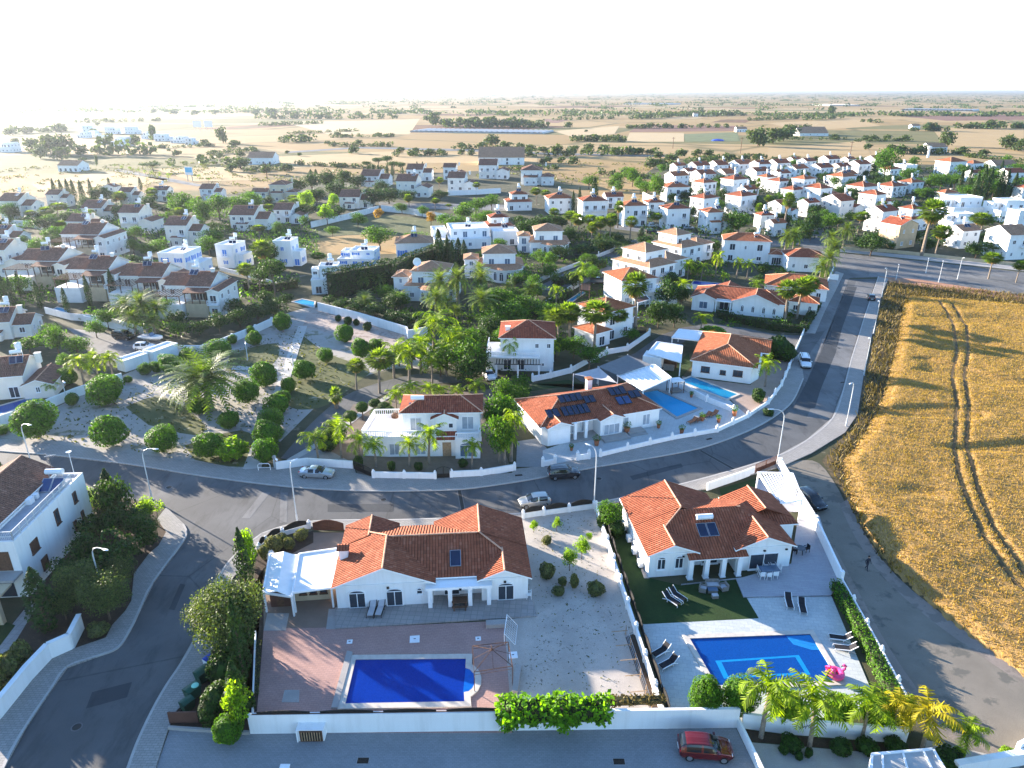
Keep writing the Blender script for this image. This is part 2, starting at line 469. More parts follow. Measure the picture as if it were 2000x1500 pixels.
def far_ground():
 m,t,b=new_mat("farmland")
 p=pos(t)
 mp=nd(t,"Mapping",Vector=p,Scale=(1/210,1/150,1),Rotation=(0,0,0.28))
 vo=nd(t,"TexVoronoi",{"distance": "CHEBYCHEV"},Vector=mp.outputs[0],Scale=1.0,Randomness=0.8)
 r=nd(t,"SeparateColor",Color=vo.outputs["Color"])
 fields=ramp(t,r.outputs[0],[(0.0,(0.310,0.206,0.090)),(0.22,(0.370,0.258,0.129)),(0.42,(0.292,0.194,0.086)),(0.58,(0.396,0.292,0.163)),(0.70,(0.129,0.129,0.052)),(0.79,(0.327,0.224,0.103)),(0.88,(0.129,0.056,0.034)),(0.94,(0.335,0.232,0.112))])
 t.nodes[fields.node.name].color_ramp.interpolation="CONSTANT"
 rows=noise(t,nd(t,"Mapping",Vector=p,Scale=(0.02,0.14,1),Rotation=(0,0,0.3)).outputs[0],1.0,4)
 fields=mixc(t,ramp(t,rows,[(0.4,0.0),(0.7,0.35)]),fields,(0.27,0.185,0.085))
 ve=nd(t,"TexVoronoi",{"feature": "DISTANCE_TO_EDGE"},Vector=mp.outputs[0],Scale=1.0,Randomness=0.8)
 n1=noise(t,p,0.035,5)
 edge=ramp(t,mth(t,"ADD",ve.outputs[0],mth(t,"MULTIPLY",mth(t,"SUBTRACT",n1,0.5),0.05)),[(0.0,1.0),(0.03,0.0)])
 fields=mixc(t,mth(t,"MULTIPLY",edge,0.8),fields,(0.075,0.08,0.035))
 near=gravel  # dry scrub close to the estate
 n2=noise(t,p,0.02,6,0.6)
 scrub=ramp(t,n2,[(0.35,(0.36,0.235,0.11)),(0.5,(0.28,0.185,0.09)),(0.62,(0.12,0.115,0.05))])
 y=nd(t,"SeparateXYZ",Vector=p).outputs[1]
 k=mth(t,"MULTIPLY",mth(t,"SUBTRACT",mth(t,"ADD",y,mth(t,"MULTIPLY",n2,60.0)),470.0),0.03)
 kk=nd(t,"Clamp",Value=k).outputs[0]
 col=mixc(t,kk,scrub,fields)
 col=mixc(t,ramp(t,noise(t,p,0.4,5),[(0.4,0.0),(0.7,0.25)]),col,(0.28,0.2,0.1))
 t.links.new(col,b.inputs["Base Color"])
 b.inputs["Roughness"].default_value=1.0
 b.inputs["Specular IOR Level"].default_value=0.1
 return m
M["far"]=far_ground()
# ground sheets
mb=MB()
R=24000
mb.face([(-R,-300,-0.03),(R,-300,-0.03),(R,R,-0.03),(-R,R,-0.03)])
tag(mb.build("ground",M["far"]),kind="structure")
sheet("village_ground",[(-900,1500),(2600,1500),(2600,345),(1700,318),(1290,318),(1180,400),(1010,330),(700,345),(400,385),(100,385),(-500,400)],-0.02,M["garden"])
KN=[(-700,830),(-200,862),(0,882),(100,890),(250,908),(400,932),(560,952),(700,960),(800,960),(900,957),(1000,944),(1075,931),(1175,912),(1325,886),(1400,867),(1475,837),(1520,810),(1550,783),(1570,740),(1582,700)]
KS=[(1662,700),(1645,765),(1625,817),(1575,860),(1520,890),(1437,917),(1325,947),(1215,972),(1162,983),(1025,1002),(880,1012),(750,1016),(675,1016),(605,1019),(550,1029),(510,1043),(472,1072),(440,1105),(420,1145),(380,1247),(350,1300),(325,1337),(300,1380),(270,1442),(248,1500),(200,1640)]
KW=[(-40,1640),(10,1500),(50,1425),(100,1350),(132,1305),(187,1285),(232,1267),(257,1230),(275,1192),(300,1140),(357,1062),(366,1040),(360,1025),(325,992),(270,978),(165,962),(0,940),(-300,905),(-700,880)]
KUP_R=[(1715,540),(1690,612),(1675,660),(1662,700)]
KUP_L=[(1582,700),(1600,660),(1622,645),(1637,600),(1652,550)]
sheet("road",KN+KUP_L[1:]+[(1655,545),(1712,545)]+KUP_R[1:]+KS[1:]+KW,0.0,M["asph"])
sheet("road",[(1560,478),(1600,500),(1620,530),(1652,551),(1660,543),(1716,541),(1800,548),(2000,580),(2300,622),(2300,578),(2000,532),(1800,510),(1640,494),(1612,478),(1500,470),(1200,440),(1200,447),(1490,484)],0.004,M["asph_l"])
sheet("road",[(1555,478),(1612,478),(1625,440),(1610,420),(1588,425),(1575,450)],0.002,M["asph"])
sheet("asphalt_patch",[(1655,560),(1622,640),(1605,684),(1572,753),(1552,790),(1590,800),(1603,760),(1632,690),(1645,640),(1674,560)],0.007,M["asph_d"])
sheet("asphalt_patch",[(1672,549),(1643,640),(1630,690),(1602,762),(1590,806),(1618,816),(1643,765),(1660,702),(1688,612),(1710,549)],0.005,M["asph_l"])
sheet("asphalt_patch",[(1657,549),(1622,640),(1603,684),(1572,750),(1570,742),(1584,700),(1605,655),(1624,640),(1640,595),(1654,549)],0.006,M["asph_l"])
for q in ([(512,962),(528,962),(488,1012),(472,1012)],[(1583,798),(1634,789),(1622,820),(1576,816)],[(548,962),(562,962),(560,1020),(546,1022)]): sheet("asphalt_patch",q,0.009,M["asph_l"])
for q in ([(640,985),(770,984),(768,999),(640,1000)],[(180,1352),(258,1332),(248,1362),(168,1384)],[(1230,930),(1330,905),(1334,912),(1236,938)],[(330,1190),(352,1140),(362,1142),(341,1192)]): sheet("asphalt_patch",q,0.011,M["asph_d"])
sheet("track_edge",[(1655,975),(1690,1045),(1752,1126),(1862,1216),(2010,1322),(2010,1342),(1850,1235),(1735,1138),(1672,1052),(1640,985)],0.012,M["dirt_p"],sm=3)
sheet("track_edge",[(1600,1040),(1650,1130),(1700,1235),(1780,1372),(1900,1470),(1960,1470),(1830,1390),(1740,1270),(1690,1180),(1625,1060)],0.012,M["dirt_p"],sm=3)
sheet("park_ground",[(-500,800),(0,855),(100,867),(250,885),(350,898),(480,917),(530,880),(590,820),(660,760),(760,720),(830,720),(900,700),(800,655),(640,600),(560,612),(500,640),(420,665),(300,705),(100,800)],-0.005,M["park"],sm=2)
sheet("park_grass",[(585,650),(640,690),(720,720),(700,745),(640,790),(590,800),(560,790),(545,760),(565,700)],0.0,M["parkgreen"],sm=3)
sheet("park_grass",[(450,690),(540,670),(530,715),(440,725)],0.0,M["parkgreen"],sm=3)
sheet("park_grass",[(245,795),(300,775),(350,790),(400,830),(380,850),(290,830)],0.0,M["parkgreen"],sm=3)
sheet("park_grass",[(360,870),(470,840),(500,870),(478,912),(380,898)],0.0,M["parkgreen"],sm=3)
sheet("rubble_slope",[(600,612),(650,612),(740,640),(800,660),(790,690),(730,700),(640,650),(590,640)],0.003,M["rubble"],sm=3)
sheet("park_path",[(583,637),(600,637),(585,680),(570,730),(553,770),(530,815),(510,917),(474,917),(496,860),(525,790),(548,730),(566,680)],0.05,M["pathc"],z0=-0.01)
sheet("park_path",[(455,715),(545,716),(542,724),(452,722)],0.010,M["pathc"])
sheet("lane",[(548,895),(620,815),(690,765),(790,735),(850,730),(910,745),(830,752),(740,775),(690,830),(600,905)],0.014,M["asph"],sm=4)
sheet("lane_kerb",[(560,898),(640,852),(700,806),(800,745),(812,745),(712,808),(650,856),(572,902)],0.05,M["kerb"],z0=0)
sheet("parking_court",[(130,640),(200,650),(330,668),(345,700),(240,712),(190,690)],0.004,M["asph_l"])
sheet("lane",[(1612,645),(1570,655),(1520,654),(1450,640),(1390,632),(1330,640),(1290,655),(1240,690),(1180,712),(1118,733),(1135,745),(1180,755),(1240,735),(1300,690),(1345,662),(1400,652),(1450,658),(1510,668),(1550,685),(1572,705)],0.006,M["asph"])
sheet("road",[(1547,704),(1568,650),(1592,595),(1628,530),(1656,545),(1640,600),(1626,650),(1590,702),(1572,760)],0.003,M["asph_l"])
sheet("lane",[(1040,565),(1110,570),(1300,470),(1250,462)],0.004,M["asph_l"])
sheet("lane",[(740,395),(990,400),(990,412),(740,405)],0.004,M["asph_l"])
sheet("dry_meadow",[(600,468),(720,458),(860,470),(850,492),(620,498)],0.006,M["drygrass"],sm=3)
sheet("meadow",[(610,440),(760,420),(880,440),(870,460),(700,458),(610,462)],0.004,M["parkgreen"],sm=3)
sheet("meadow",[(1160,350),(1290,350),(1280,400),(1170,398)],0.003,M["drygrass"],sm=3)
def kerbline(pxs,name="kerb",w=0.22,h=0.13,side=1):
 P=smooth_path([(p.x,p.y) for p in (G(*q) for q in pxs)],4)
 mb=MB()
 for a,b in zip(P,P[1:]):
  d=(b-a).normalized(); n=Vector((-d.y,d.x))*w*side
  mb.face([(a.x,a.y,h),(b.x,b.y,h),(b.x+n.x,b.y+n.y,h),(a.x+n.x,a.y+n.y,h)][::side])
  mb.face([(a.x,a.y,-0.01),(b.x,b.y,-0.01),(b.x,b.y,h),(a.x,a.y,h)][::side])
 return tag(mb.build(name,M["kerb"]),kind="structure")
kerbline(KN[:-1],side=1)
kerbline(KS[:16],side=1); kerbline(KS[15:],side=1)
kerbline(KW[:13],side=1)
kerbline(KUP_R,side=1)
PN=[(1562,690),(1547,705),(1525,755),(1500,790),(1460,817),(1400,845),(1312,860),(1225,880),(1172,893),(1120,900),(1060,912),(1006,917),(1000,925),(850,935),(730,933),(695,925),(690,906),(540,913),(480,918),(350,898),(250,885),(100,867),(0,857),(-200,840),(-700,812)]
sheet("pavement",KN[:-1]+PN,0.118,M["pave"],z0=-0.01)
PS=[(500,1080),(515,1064),(550,1046),(602,1031),(672,1036),(760,1030),(900,1024),(1020,1011),(1062,1005),(1160,992),(1212,981),(1380,956),(1450,933),(1525,913),(1585,886),(1650,846),(1675,810),(1687,732),(1697,675),(1705,650),(1722,575),(1735,545)]
sheet("pavement",[(1716,541)]+KUP_R+KS[1:17]+PS,0.118,M["pave"],z0=-0.01)
sheet("pavement",KS[16:]+[(300,1640),(305,1500),(330,1422),(345,1390),(365,1370),(385,1330),(405,1290),(425,1250),(440,1180),(455,1130),(500,1081)],0.116,M["pave"],z0=-0.01)
sheet("pavement",KW[:14]+[(307,1015),(325,1040),(310,1067),(292,1082),(262,1122),(257,1175),(245,1195),(220,1222),(207,1247),(140,1270),(100,1287),(0,1402),(-120,1560)],0.118,M["pave"],z0=-0.01)
sheet("pavement",[(1573,650),(1592,600),(1614,560),(1632,530),(1648,535),(1632,568),(1611,608),(1592,652)],0.10,M["conc"],z0=-0.01)
sheet("pavement",[(1640,492),(1800,508),(2000,530),(2000,522),(1800,501),(1640,487)],0.12,M["conc"],z0=-0.01)
sheet("verge_bed",[(1716,540),(1800,547),(2000,578),(2100,592),(2100,600),(2000,590),(1800,560),(1740,552)],0.06,plain("red_gravel_verge",(0.36,0.18,0.11),0.95,0.3,0.6),z0=-0.01)
sheet("dirt_track",[(1525,913),(1560,900),(1600,905),(1640,960),(1680,1050),(1740,1130),(1850,1222),(2000,1330),(2300,1480),(2300,1640),(1900,1640),(1880,1500),(1770,1375),(1690,1250),(1640,1140),(1570,1000)],0.006,M["dirt"],sm=3)
sheet("weedy_verge",[(1735,546),(1900,560),(2300,600),(2300,1475),(2000,1325),(1850,1218),(1740,1126),(1680,1046),(1640,955),(1605,900),(1650,846),(1675,811),(1687,733),(1705,650),(1722,576)],0.0,M["verge"])
def grate(px,py,w,d,yaw,label,z=0.012,n=7):
 t=thing("drain_grate",label,"drain",G(px,py)+Vector((0,0,z)),yaw,"iron drain grates")
 a=MB(); a.box(-w/2,w/2,-d/2,d/2,-0.01,0.012)
 a.build("frame",M["conc"],t)
 a=MB()
 for k in range(n):
  x=-w/2+0.08+(w-0.16)*k/(n-1)
  a.box(x-0.02,x+0.02,-d/2+0.06,d/2-0.06,0.012,0.03)
 a.box(-w/2+0.05,w/2-0.05,-d/2+0.05,-d/2+0.08,0.012,0.03); a.box(-w/2+0.05,w/2-0.05,d/2-0.08,d/2-0.05,0.012,0.03)
 a.build("bars",M["iron"],t)
 a=MB(); a.box(-w/2+0.05,w/2-0.05,-d/2+0.05,d/2-0.05,0.012,0.016); a.build("sump",M["soil"],t)
def slot_drain(p,q,label):
 a,b=G(*p),G(*q)
 t=thing("drain_channel",label,"drain",(a+b)/2,math.atan2(b.y-a.y,b.x-a.x),"channel drains across the road")
 L=(b-a).length/2
 m_=MB(); m_.box(-L,L,-0.2,0.2,0.008,0.016); m_.build("grating",M["iron"],t)
 m_=MB(); m_.box(-L,L,0.2,0.32,0.005,0.012); m_.box(-L,L,-0.32,-0.2,0.005,0.012); m_.build("concrete_edge",M["asph_l"],t)
slot_drain((897,958),(907,1010),"dark channel drain crossing the road behind the central bungalow")
slot_drain((1368,880),(1434,917),"long diagonal channel drain crossing the road right of the dark car")
grate(709,1486,0.95,0.6,0.0,"square iron drain cover in the forecourt below the deep blue pool")
grate(1209,1488,0.95,0.6,0.0,"square iron drain cover in the forecourt left of the red car")
grate(1013,930,1.1,0.5,0.15,"iron gully in the pavement left of the dark parked car",0.125)
grate(1385,859,1.1,0.5,0.4,"iron gully in the pavement outside the solar bungalow",0.125)
grate(1647,747,1.2,0.5,0.3,"dark road gully beside the right-hand kerb, nearest the bend")
grate(1674,656,1.2,0.5,0.3,"dark road gully beside the right-hand kerb, farther up the road")
grate(1556,760,1.0,0.5,1.0,"iron gully by the left kerb below the white pickup")
def manhole(px,py,label):
 t=thing("manhole_cover",label,"manhole cover",G(px,py)+Vector((0,0,.01)),px,"iron manhole covers in the road")
 m=MB(); m.lathe([(0,0),(.34,0),(.34,.012),(.25,.012),(.23,.006),(0,.006)],16); m.build("cover",M["iron"],t)
 m=MB(); m.lathe([(.34,0),(.44,0),(.44,.008),(.34,.008)],16); m.build("rim",M["asph_l"],t)
manhole(749,976,"round iron manhole in the road behind the central bungalow")
manhole(330,952,"round iron manhole in the road at the corner street lamp")
manhole(1170,935,"round iron manhole in the road right of the dark estate car")
manhole(150,1420,"round iron manhole in the cul-de-sac at the lower left")
manhole(1638,680,"round iron manhole in the avenue right of the white pickup")
# wheat field
def inside(poly,X,Y):
 c=np.zeros(X.shape,bool)
 n=len(poly)
 for i in range(n):
  x0,y0=poly[i]; x1,y1=poly[(i+1) % n]
  k=((y0 > Y) != (y1 > Y)) & (X < (x1-x0)*(Y-y0)/(y1-y0+1e-12)+x0)
  c ^= k
 return c
def vnoise(X,Y,s,seed):
 rs=np.random.RandomState(seed); g=rs.rand(256,256)
 x,y=X/s,Y/s
 xi,yi=np.floor(x).astype(int),np.floor(y).astype(int)
 fx,fy=x-xi,y-yi
 fx,fy=fx*fx*(3-2*fx),fy*fy*(3-2*fy)
 a,b,c,d=g[xi % 256,yi % 256],g[(xi+1) % 256,yi % 256],g[xi % 256,(yi+1) % 256],g[(xi+1) % 256,(yi+1) % 256]
 return (a*(1-fx)+b*fx)*(1-fy)+(c*(1-fx)+d*fx)*fy
def pdist(path,X,Y):
 d=np.full(X.shape,1e9)
 for (x0,y0),(x1,y1) in zip(path,path[1:]):
  dx,dy=x1-x0,y1-y0
  t=np.clip(((X-x0)*dx+(Y-y0)*dy)/(dx*dx+dy*dy),0,1)
  d=np.minimum(d,np.hypot(X-x0-t*dx,Y-y0-t*dy))
 return d
FIELD=[(G(*p).x,G(*p).y) for p in [(1768,580),(1900,590),(2300,625),(2300,1465),(2000,1318),(1855,1210),(1750,1118),(1695,1040),(1660,960),(1645,905),(1690,850),(1725,780),(1748,690),(1760,630)]]
TR=[[(G(*p).x,G(*p).y) for p in q] for q in (
 [(1832,592),(1858,630),(1868,690),(1858,740),(1867,800),(1862,880),(1872,940),(1893,1000),(1920,1060),(1985,1150),(2060,1230)],
 [(1858,600),(1885,640),(1890,690),(1882,740),(1890,800),(1886,870),(1897,920),(1910,970),(1938,1040),(2002,1130),(2080,1210)])]
def crop_h(X,Y):
 e=np.clip(pdist(FIELD+FIELD[:1],X,Y)/1.6,0,1)
 h=0.25+0.5*e+0.13*(vnoise(X,Y,2.3,1)-0.5)+0.22*(vnoise(X,Y,9,2)-0.5)+0.10*(vnoise(X,Y,0.8,3)-0.5)
 lay=vnoise(X*0.6+Y*0.3,Y,6.0,5)                     # flattened patches
 h -= 0.45*np.clip((lay-0.68)/0.12,0,1)
 for k,tr in enumerate(TR):
  d=pdist(tr,X,Y)
  h=np.where(d < 0.4,h*0.72,h)
 return np.maximum(h,0.04)
gx,gy=np.arange(24,205,0.42),np.arange(44,178,0.42)
X,Y=np.meshgrid(gx,gy,indexing="ij")
ins=inside(FIELD,X,Y)
Z=np.where(ins,crop_h(X,Y),-0.05)
rs=np.random.RandomState(4)
V=np.stack([X+(rs.rand(*X.shape)-0.5)*0.3,Y+(rs.rand(*X.shape)-0.5)*0.3,Z],-1).reshape(-1,3)
ii,jj=np.meshgrid(np.arange(len(gx)-1),np.arange(len(gy)-1),indexing="ij")
ny=len(gy)
Fq=np.stack([ii*ny+jj,(ii+1)*ny+jj,(ii+1)*ny+jj+1,ii*ny+jj+1],-1).reshape(-1,4)
keep=ins.reshape(-1)[Fq].any(1)
Fq=Fq[keep]
used,inv=np.unique(Fq,return_inverse=True)
def strawm(name,c):
 m,t,b=new_mat(name)
 p=pos(t)
 st=noise(t,nd(t,"Mapping",Vector=p,Scale=(5.0,1.3,2.0),Rotation=(0,0,0.35)).outputs[0],1.0,6,0.65)
 col=ramp(t,st,[(0.28,tuple(x*0.42 for x in c)),(0.5,c),(0.75,tuple(min(1,x*1.35) for x in c))])
 col=mixc(t,ramp(t,noise(t,p,0.16,5,0.6),[(0.38,0.0),(0.66,0.6)]),col,(0.22,0.145,0.055))
 col=mixc(t,ramp(t,noise(t,p,0.45,4,0.6),[(0.56,0.0),(0.72,0.45)]),col,(0.40,0.215,0.065))
 t.links.new(col,b.inputs["Base Color"])
 b.inputs["Roughness"].default_value=0.9
 b.inputs["Specular IOR Level"].default_value=0.2
 bump(t,b,st,0.8,0.15)
 return m
M["straw"]=strawm("ripe_wheat",(0.37,0.222,0.078))
o=link(bpy.data.objects.new("wheat_field",np_mesh("wheat_field",V[used],inv.reshape(-1,4),M["straw"],smooth=False)))
tag(o,"golden ripe wheat field with two tractor tracks beside the bend","wheat field",kind="stuff")
M["crushed"]=plain("crushed_straw_and_soil",(0.15,0.10,0.045),0.95,0.4,1.5,fine=0.3)
for tr in TR:
 P=smooth_path(tr,8)
 m_=MB()
 for a,b in zip(P,P[1:]):
  d=(b-a).normalized(); n=Vector((-d.y,d.x))*(.16+.05*math.sin(a.y*.9))
  za,zb=[float(crop_h(np.array([q.x]),np.array([q.y]))[0])+.10 for q in (a,b)]
  m_.face([((a-n).x,(a-n).y,za),((b-n).x,(b-n).y,zb),((b+n).x,(b+n).y,zb),((a+n).x,(a+n).y,za)][::-1])
 tag(m_.build("tractor_track",M["crushed"],weld=False),kind="structure")
def blades(name,n,poly,hfun,hmin,hmax,wd,mat,seed,lean=0.35,ymax=None):
 rs=np.random.RandomState(seed)
 xs=[p[0] for p in poly]; ys=[p[1] for p in poly]
 X=rs.uniform(min(xs),max(xs),n*3); Y=rs.uniform(min(ys),ymax or max(ys),n*3)
 k=inside(poly,X,Y); X,Y=X[k][:n],Y[k][:n]
 if hfun is crop_h:
  k=np.minimum(pdist(TR[0],X,Y),pdist(TR[1],X,Y)) > .3; X,Y=X[k],Y[k]
 base=hfun(X,Y) if hfun else np.zeros(len(X))
 ang=rs.uniform(0,2*np.pi,len(X)); hh=rs.uniform(hmin,hmax,len(X))
 dx,dy=np.cos(ang)*wd/2,np.sin(ang)*wd/2
 lx,ly=rs.normal(0,lean,len(X))*hh,rs.normal(0,lean,len(X))*hh
 zb=np.maximum(base-0.15,0)
 V=np.stack([np.stack([X-dx,Y-dy,zb],-1),np.stack([X+dx,Y+dy,zb],-1),np.stack([X+dx*.5+lx,Y+dy*.5+ly,base+hh],-1),np.stack([X-dx*.5+lx,Y-dy*.5+ly,base+hh],-1)],1).reshape(-1,3)
 return link(bpy.data.objects.new(name,np_mesh(name,V,np.arange(len(V)).reshape(-1,4),mat)))
M["ear"]=leafm("wheat_ears",(0.37,0.222,0.078),0.3,0.28,(1.08,1.02,0.9))
M["dryw"]=leafm("dry_weeds",(0.105,0.085,0.042),0.2,0.7,(1.45,1.2,0.8))
tag(blades("wheat_ears",170000,FIELD,crop_h,0.05,0.24,0.10,M["ear"],11,0.55),"fine golden ears standing over the wheat field","wheat ears",kind="stuff")
VERGE=[(G(*p).x,G(*p).y) for p in [(1738,552),(1900,566),(2250,600),(2250,622),(1900,592),(1775,580),(1764,630),(1752,690),(1728,780),(1694,850),(1650,905),(1664,960),(1700,1040),(1754,1118),(1740,1124),(1684,1044),(1644,952),(1612,900),(1656,846),(1680,811),(1692,733),(1709,650),(1726,576)]]
tag(blades("verge_weeds",30000,VERGE,None,0.2,0.95,0.16,M["dryw"],12,0.5),"brown dry weeds along the edge of the wheat field","weeds",kind="stuff")
PARK=[(G(*p).x,G(*p).y) for p in [(0,850),(250,880),(480,912),(600,800),(690,750),(640,690),(590,640),(440,690),(300,740),(100,810)]]
M["parkw"]=leafm("park_weeds",(0.07,0.085,0.03),0.3,0.5,(1.6,1.2,0.7))
def park_keep(X,Y): return np.zeros(len(X))
tag(blades("park_weeds",1800,PARK,None,0.06,0.3,0.3,M["parkw"],13,0.7),"low dry weeds scattered over the pale park gravel","weeds",kind="stuff")
YARD=[(G(*p).x,G(*p).y) for p in [(1040,1020),(1155,1008),(1265,1350),(1030,1360),(1050,1200)]]
tag(blades("yard_weeds",500,YARD,None,0.04,0.14,0.14,M["parkw"],14,0.8),"tiny weeds dotted over the white gravel yard","weeds",kind="stuff")
# plants
def unit(v): return v/np.maximum(np.linalg.norm(v,axis=1,keepdims=True),1e-9)
def leaf_quads(P,Nrm,size,rs,aspect=0.6):
 n=len(P)
 Nrm=unit(Nrm)
 T=unit(np.cross(Nrm,rs.normal(size=(n,3))))
 B=np.cross(Nrm,T)
 s=np.asarray(size).reshape(-1,1)
 T=T*s; B=B*s*aspect
 return np.stack([P-T*.5,P+B*.5,P+T*.5,P-B*.5],1).reshape(-1,3)
def clump_cloud(C,R,per,size,rs,squash=0.8,up=0.3,spread=0.8):
 """leaves through the outer half of a set of clumps"""
 Ps,Ns=[],[]
 for c,r in zip(C,R):
  k=max(6,int(per*(r/np.mean(R)) ** 2))
  d=unit(rs.normal(size=(k,3)))
  rad=r*rs.uniform(0.45,1.08,(k,1)) ** 0.7
  Ps.append(np.asarray(c)+d*rad*np.array([1,1,squash]))
  Ns.append(d+rs.normal(size=(k,3))*spread+np.array([0,0,up]))
 P,Nn=np.concatenate(Ps),np.concatenate(Ns)
 return leaf_quads(P,Nn,size*rs.uniform(0.6,1.4,len(P)),rs)
def quads_mesh(name,V,mat): return np_mesh(name,V,np.arange(len(V)).reshape(-1,4),mat)
LF={}
LF["clip"]=leafm("clipped_shrub_leaves",(0.060,0.135,0.016),0.34,0.5,(1.25,1.2,0.5))
LF["topi"]=leafm("topiary_leaves",(0.040,0.082,0.022),0.25,0.4,(1.15,1.1,0.6))
LF["green"]=leafm("broad_leaves",(0.056,0.118,0.022),0.38,0.5,(1.25,1.2,0.5))
LF["lime"]=leafm("lime_leaves",(0.150,0.255,0.025),0.48,0.45,(1.25,1.1,0.5))
LF["vine"]=leafm("vine_leaves",(0.105,0.225,0.025),0.48,0.45,(1.25,1.15,0.5))
LF["dark"]=leafm("dark_evergreen_leaves",(0.028,0.060,0.018),0.26,0.5,(1.25,1.2,0.6))
LF["olive"]=leafm("olive_leaves",(0.080,0.098,0.052),0.3,0.45,(1.15,1.2,0.75))
LF["cyp"]=leafm("cypress_leaves",(0.024,0.050,0.018),0.2,0.5,(1.2,1.2,0.6))
LF["ficus"]=leafm("hedge_leaves",(0.020,0.042,0.013),0.2,0.45,(1.3,1.3,0.5))
LF["amber"]=leafm("amber_leaves",(0.30,0.17,0.03),0.35,0.35,(1.2,1.0,0.6))
LF["far"]=leafm("far_tree_leaves",(0.058,0.085,0.042),0.25,0.5,(1.2,1.15,0.7))
LF["queen"]=leafm("queen_palm_fronds",(0.150,0.225,0.022),0.48,0.5,(1.35,1.15,0.4))
LF["date"]=leafm("date_palm_fronds",(0.110,0.150,0.050),0.38,0.45,(1.25,1.2,0.65))
LF["datel"]=leafm("park_date_palm_fronds",(0.095,0.135,0.042),0.36,0.4,(1.2,1.2,0.6))
LF["goldp"]=leafm("golden_palm_fronds",(0.29,0.26,0.025),0.48,0.45,(1.2,1.05,0.5))
LF["fan"]=leafm("fan_palm_leaves",(0.105,0.155,0.042),0.44,0.5,(1.3,1.2,0.55))
LF["skirt"]=leafm("dead_palm_leaves",(0.34,0.215,0.10),0.3,0.4,(1.1,1.0,0.9))
LF["weedy"]=leafm("grey_green_shrub_leaves",(0.10,0.11,0.06),0.3,0.5,(1.3,1.15,0.8))
PROTO={}
def proto(kind,h0,w0,*parts):
 PROTO.setdefault(kind,[]).append((h0,w0,parts))
def trunk_mesh(name,h,r,rs,limbs=5,spread=0.5,top=None,mat=None):
 m=MB()
 m.tube([(0,0,-0.1),(rs.normal()*.04*h,rs.normal()*.04*h,h*.5),(0,0,h)],r,7,0,r*.6)
 for k in range(limbs):
  a=2*math.pi*(k+rs.rand())/limbs
  e=spread*rs.uniform(0.7,1.1)
  m.tube([(0,0,h*0.9),(math.cos(a)*e*.5,math.sin(a)*e*.5,h+(top-h)*.45),(math.cos(a)*e,math.sin(a)*e,h+(top-h)*.75)],r*.5,5,0,r*.15)
 return m.data(name,mat or M["bark"],True)
def make_tree(kind,h,w,trunk_h,n,per,size,leaf,seed,squash=0.8,flat=1.0):
 rs=np.random.RandomState(seed)
 cz=(trunk_h+h)/2; rz=(h-trunk_h)/2
 d=unit(rs.normal(size=(n,3)))
 C=d*(rs.uniform(0.25,0.85,(n,1)) ** 0.7)*np.array([w/2,w/2,rz*flat])*0.85+np.array([0,0,cz])
 R=rs.uniform(0.16,0.30,n)*w
 V=clump_cloud(C,R,per,size,rs,squash)
 V[:,2]=np.maximum(V[:,2],trunk_h*0.5)
 proto(kind,h,w,("crown",quads_mesh(kind+"_crown",V,leaf)),("trunk",trunk_mesh(kind+"_trunk",max(trunk_h,.3)*1.1,max(0.05,w*0.03),rs,5,w*.28,h*.8)))
def make_ball(kind,r,n,size,leaf,seed,squash=0.85,stem=0.25,lump=0.10):
 """clipped round shrub: dense leaf shell on a lumpy ball"""
 rs=np.random.RandomState(seed)
 d=unit(rs.normal(size=(n,3)))
 k=rs.normal(size=(7,3))
 lob=sum(np.sin(d @ (q*2.6)+i) for i,q in enumerate(k))/7
 rad=r*(1+lump*lob[:,None]*2)*(1-0.18*rs.rand(n,1) ** 2)
 P=d*rad*np.array([1,1,squash])+np.array([0,0,r*squash+stem])
 P[:,2]=np.maximum(P[:,2],0.05)
 V=leaf_quads(P,d*0.9+rs.normal(size=(n,3))*0.55+np.array([0,0,.25]),size*rs.uniform(.6,1.5,n),rs)
 d2=unit(rs.normal(size=(n // 4,3)))
 P2=d2*r*rs.uniform(.6,.86,(len(d2),1))*np.array([1,1,squash])+np.array([0,0,r*squash+stem])
 V=np.concatenate([V,leaf_quads(P2,d2,size*2.6*np.ones(len(P2)),rs,0.9)])
 m=MB().tube([(0,0,-.05),(0,0,stem+r*.5)],.07,6)
 proto(kind,2*r*squash+stem,2*r,("foliage",quads_mesh(kind+"_leaves",V,leaf)),("stem",m.data(kind+"_stem",M["bark"])))
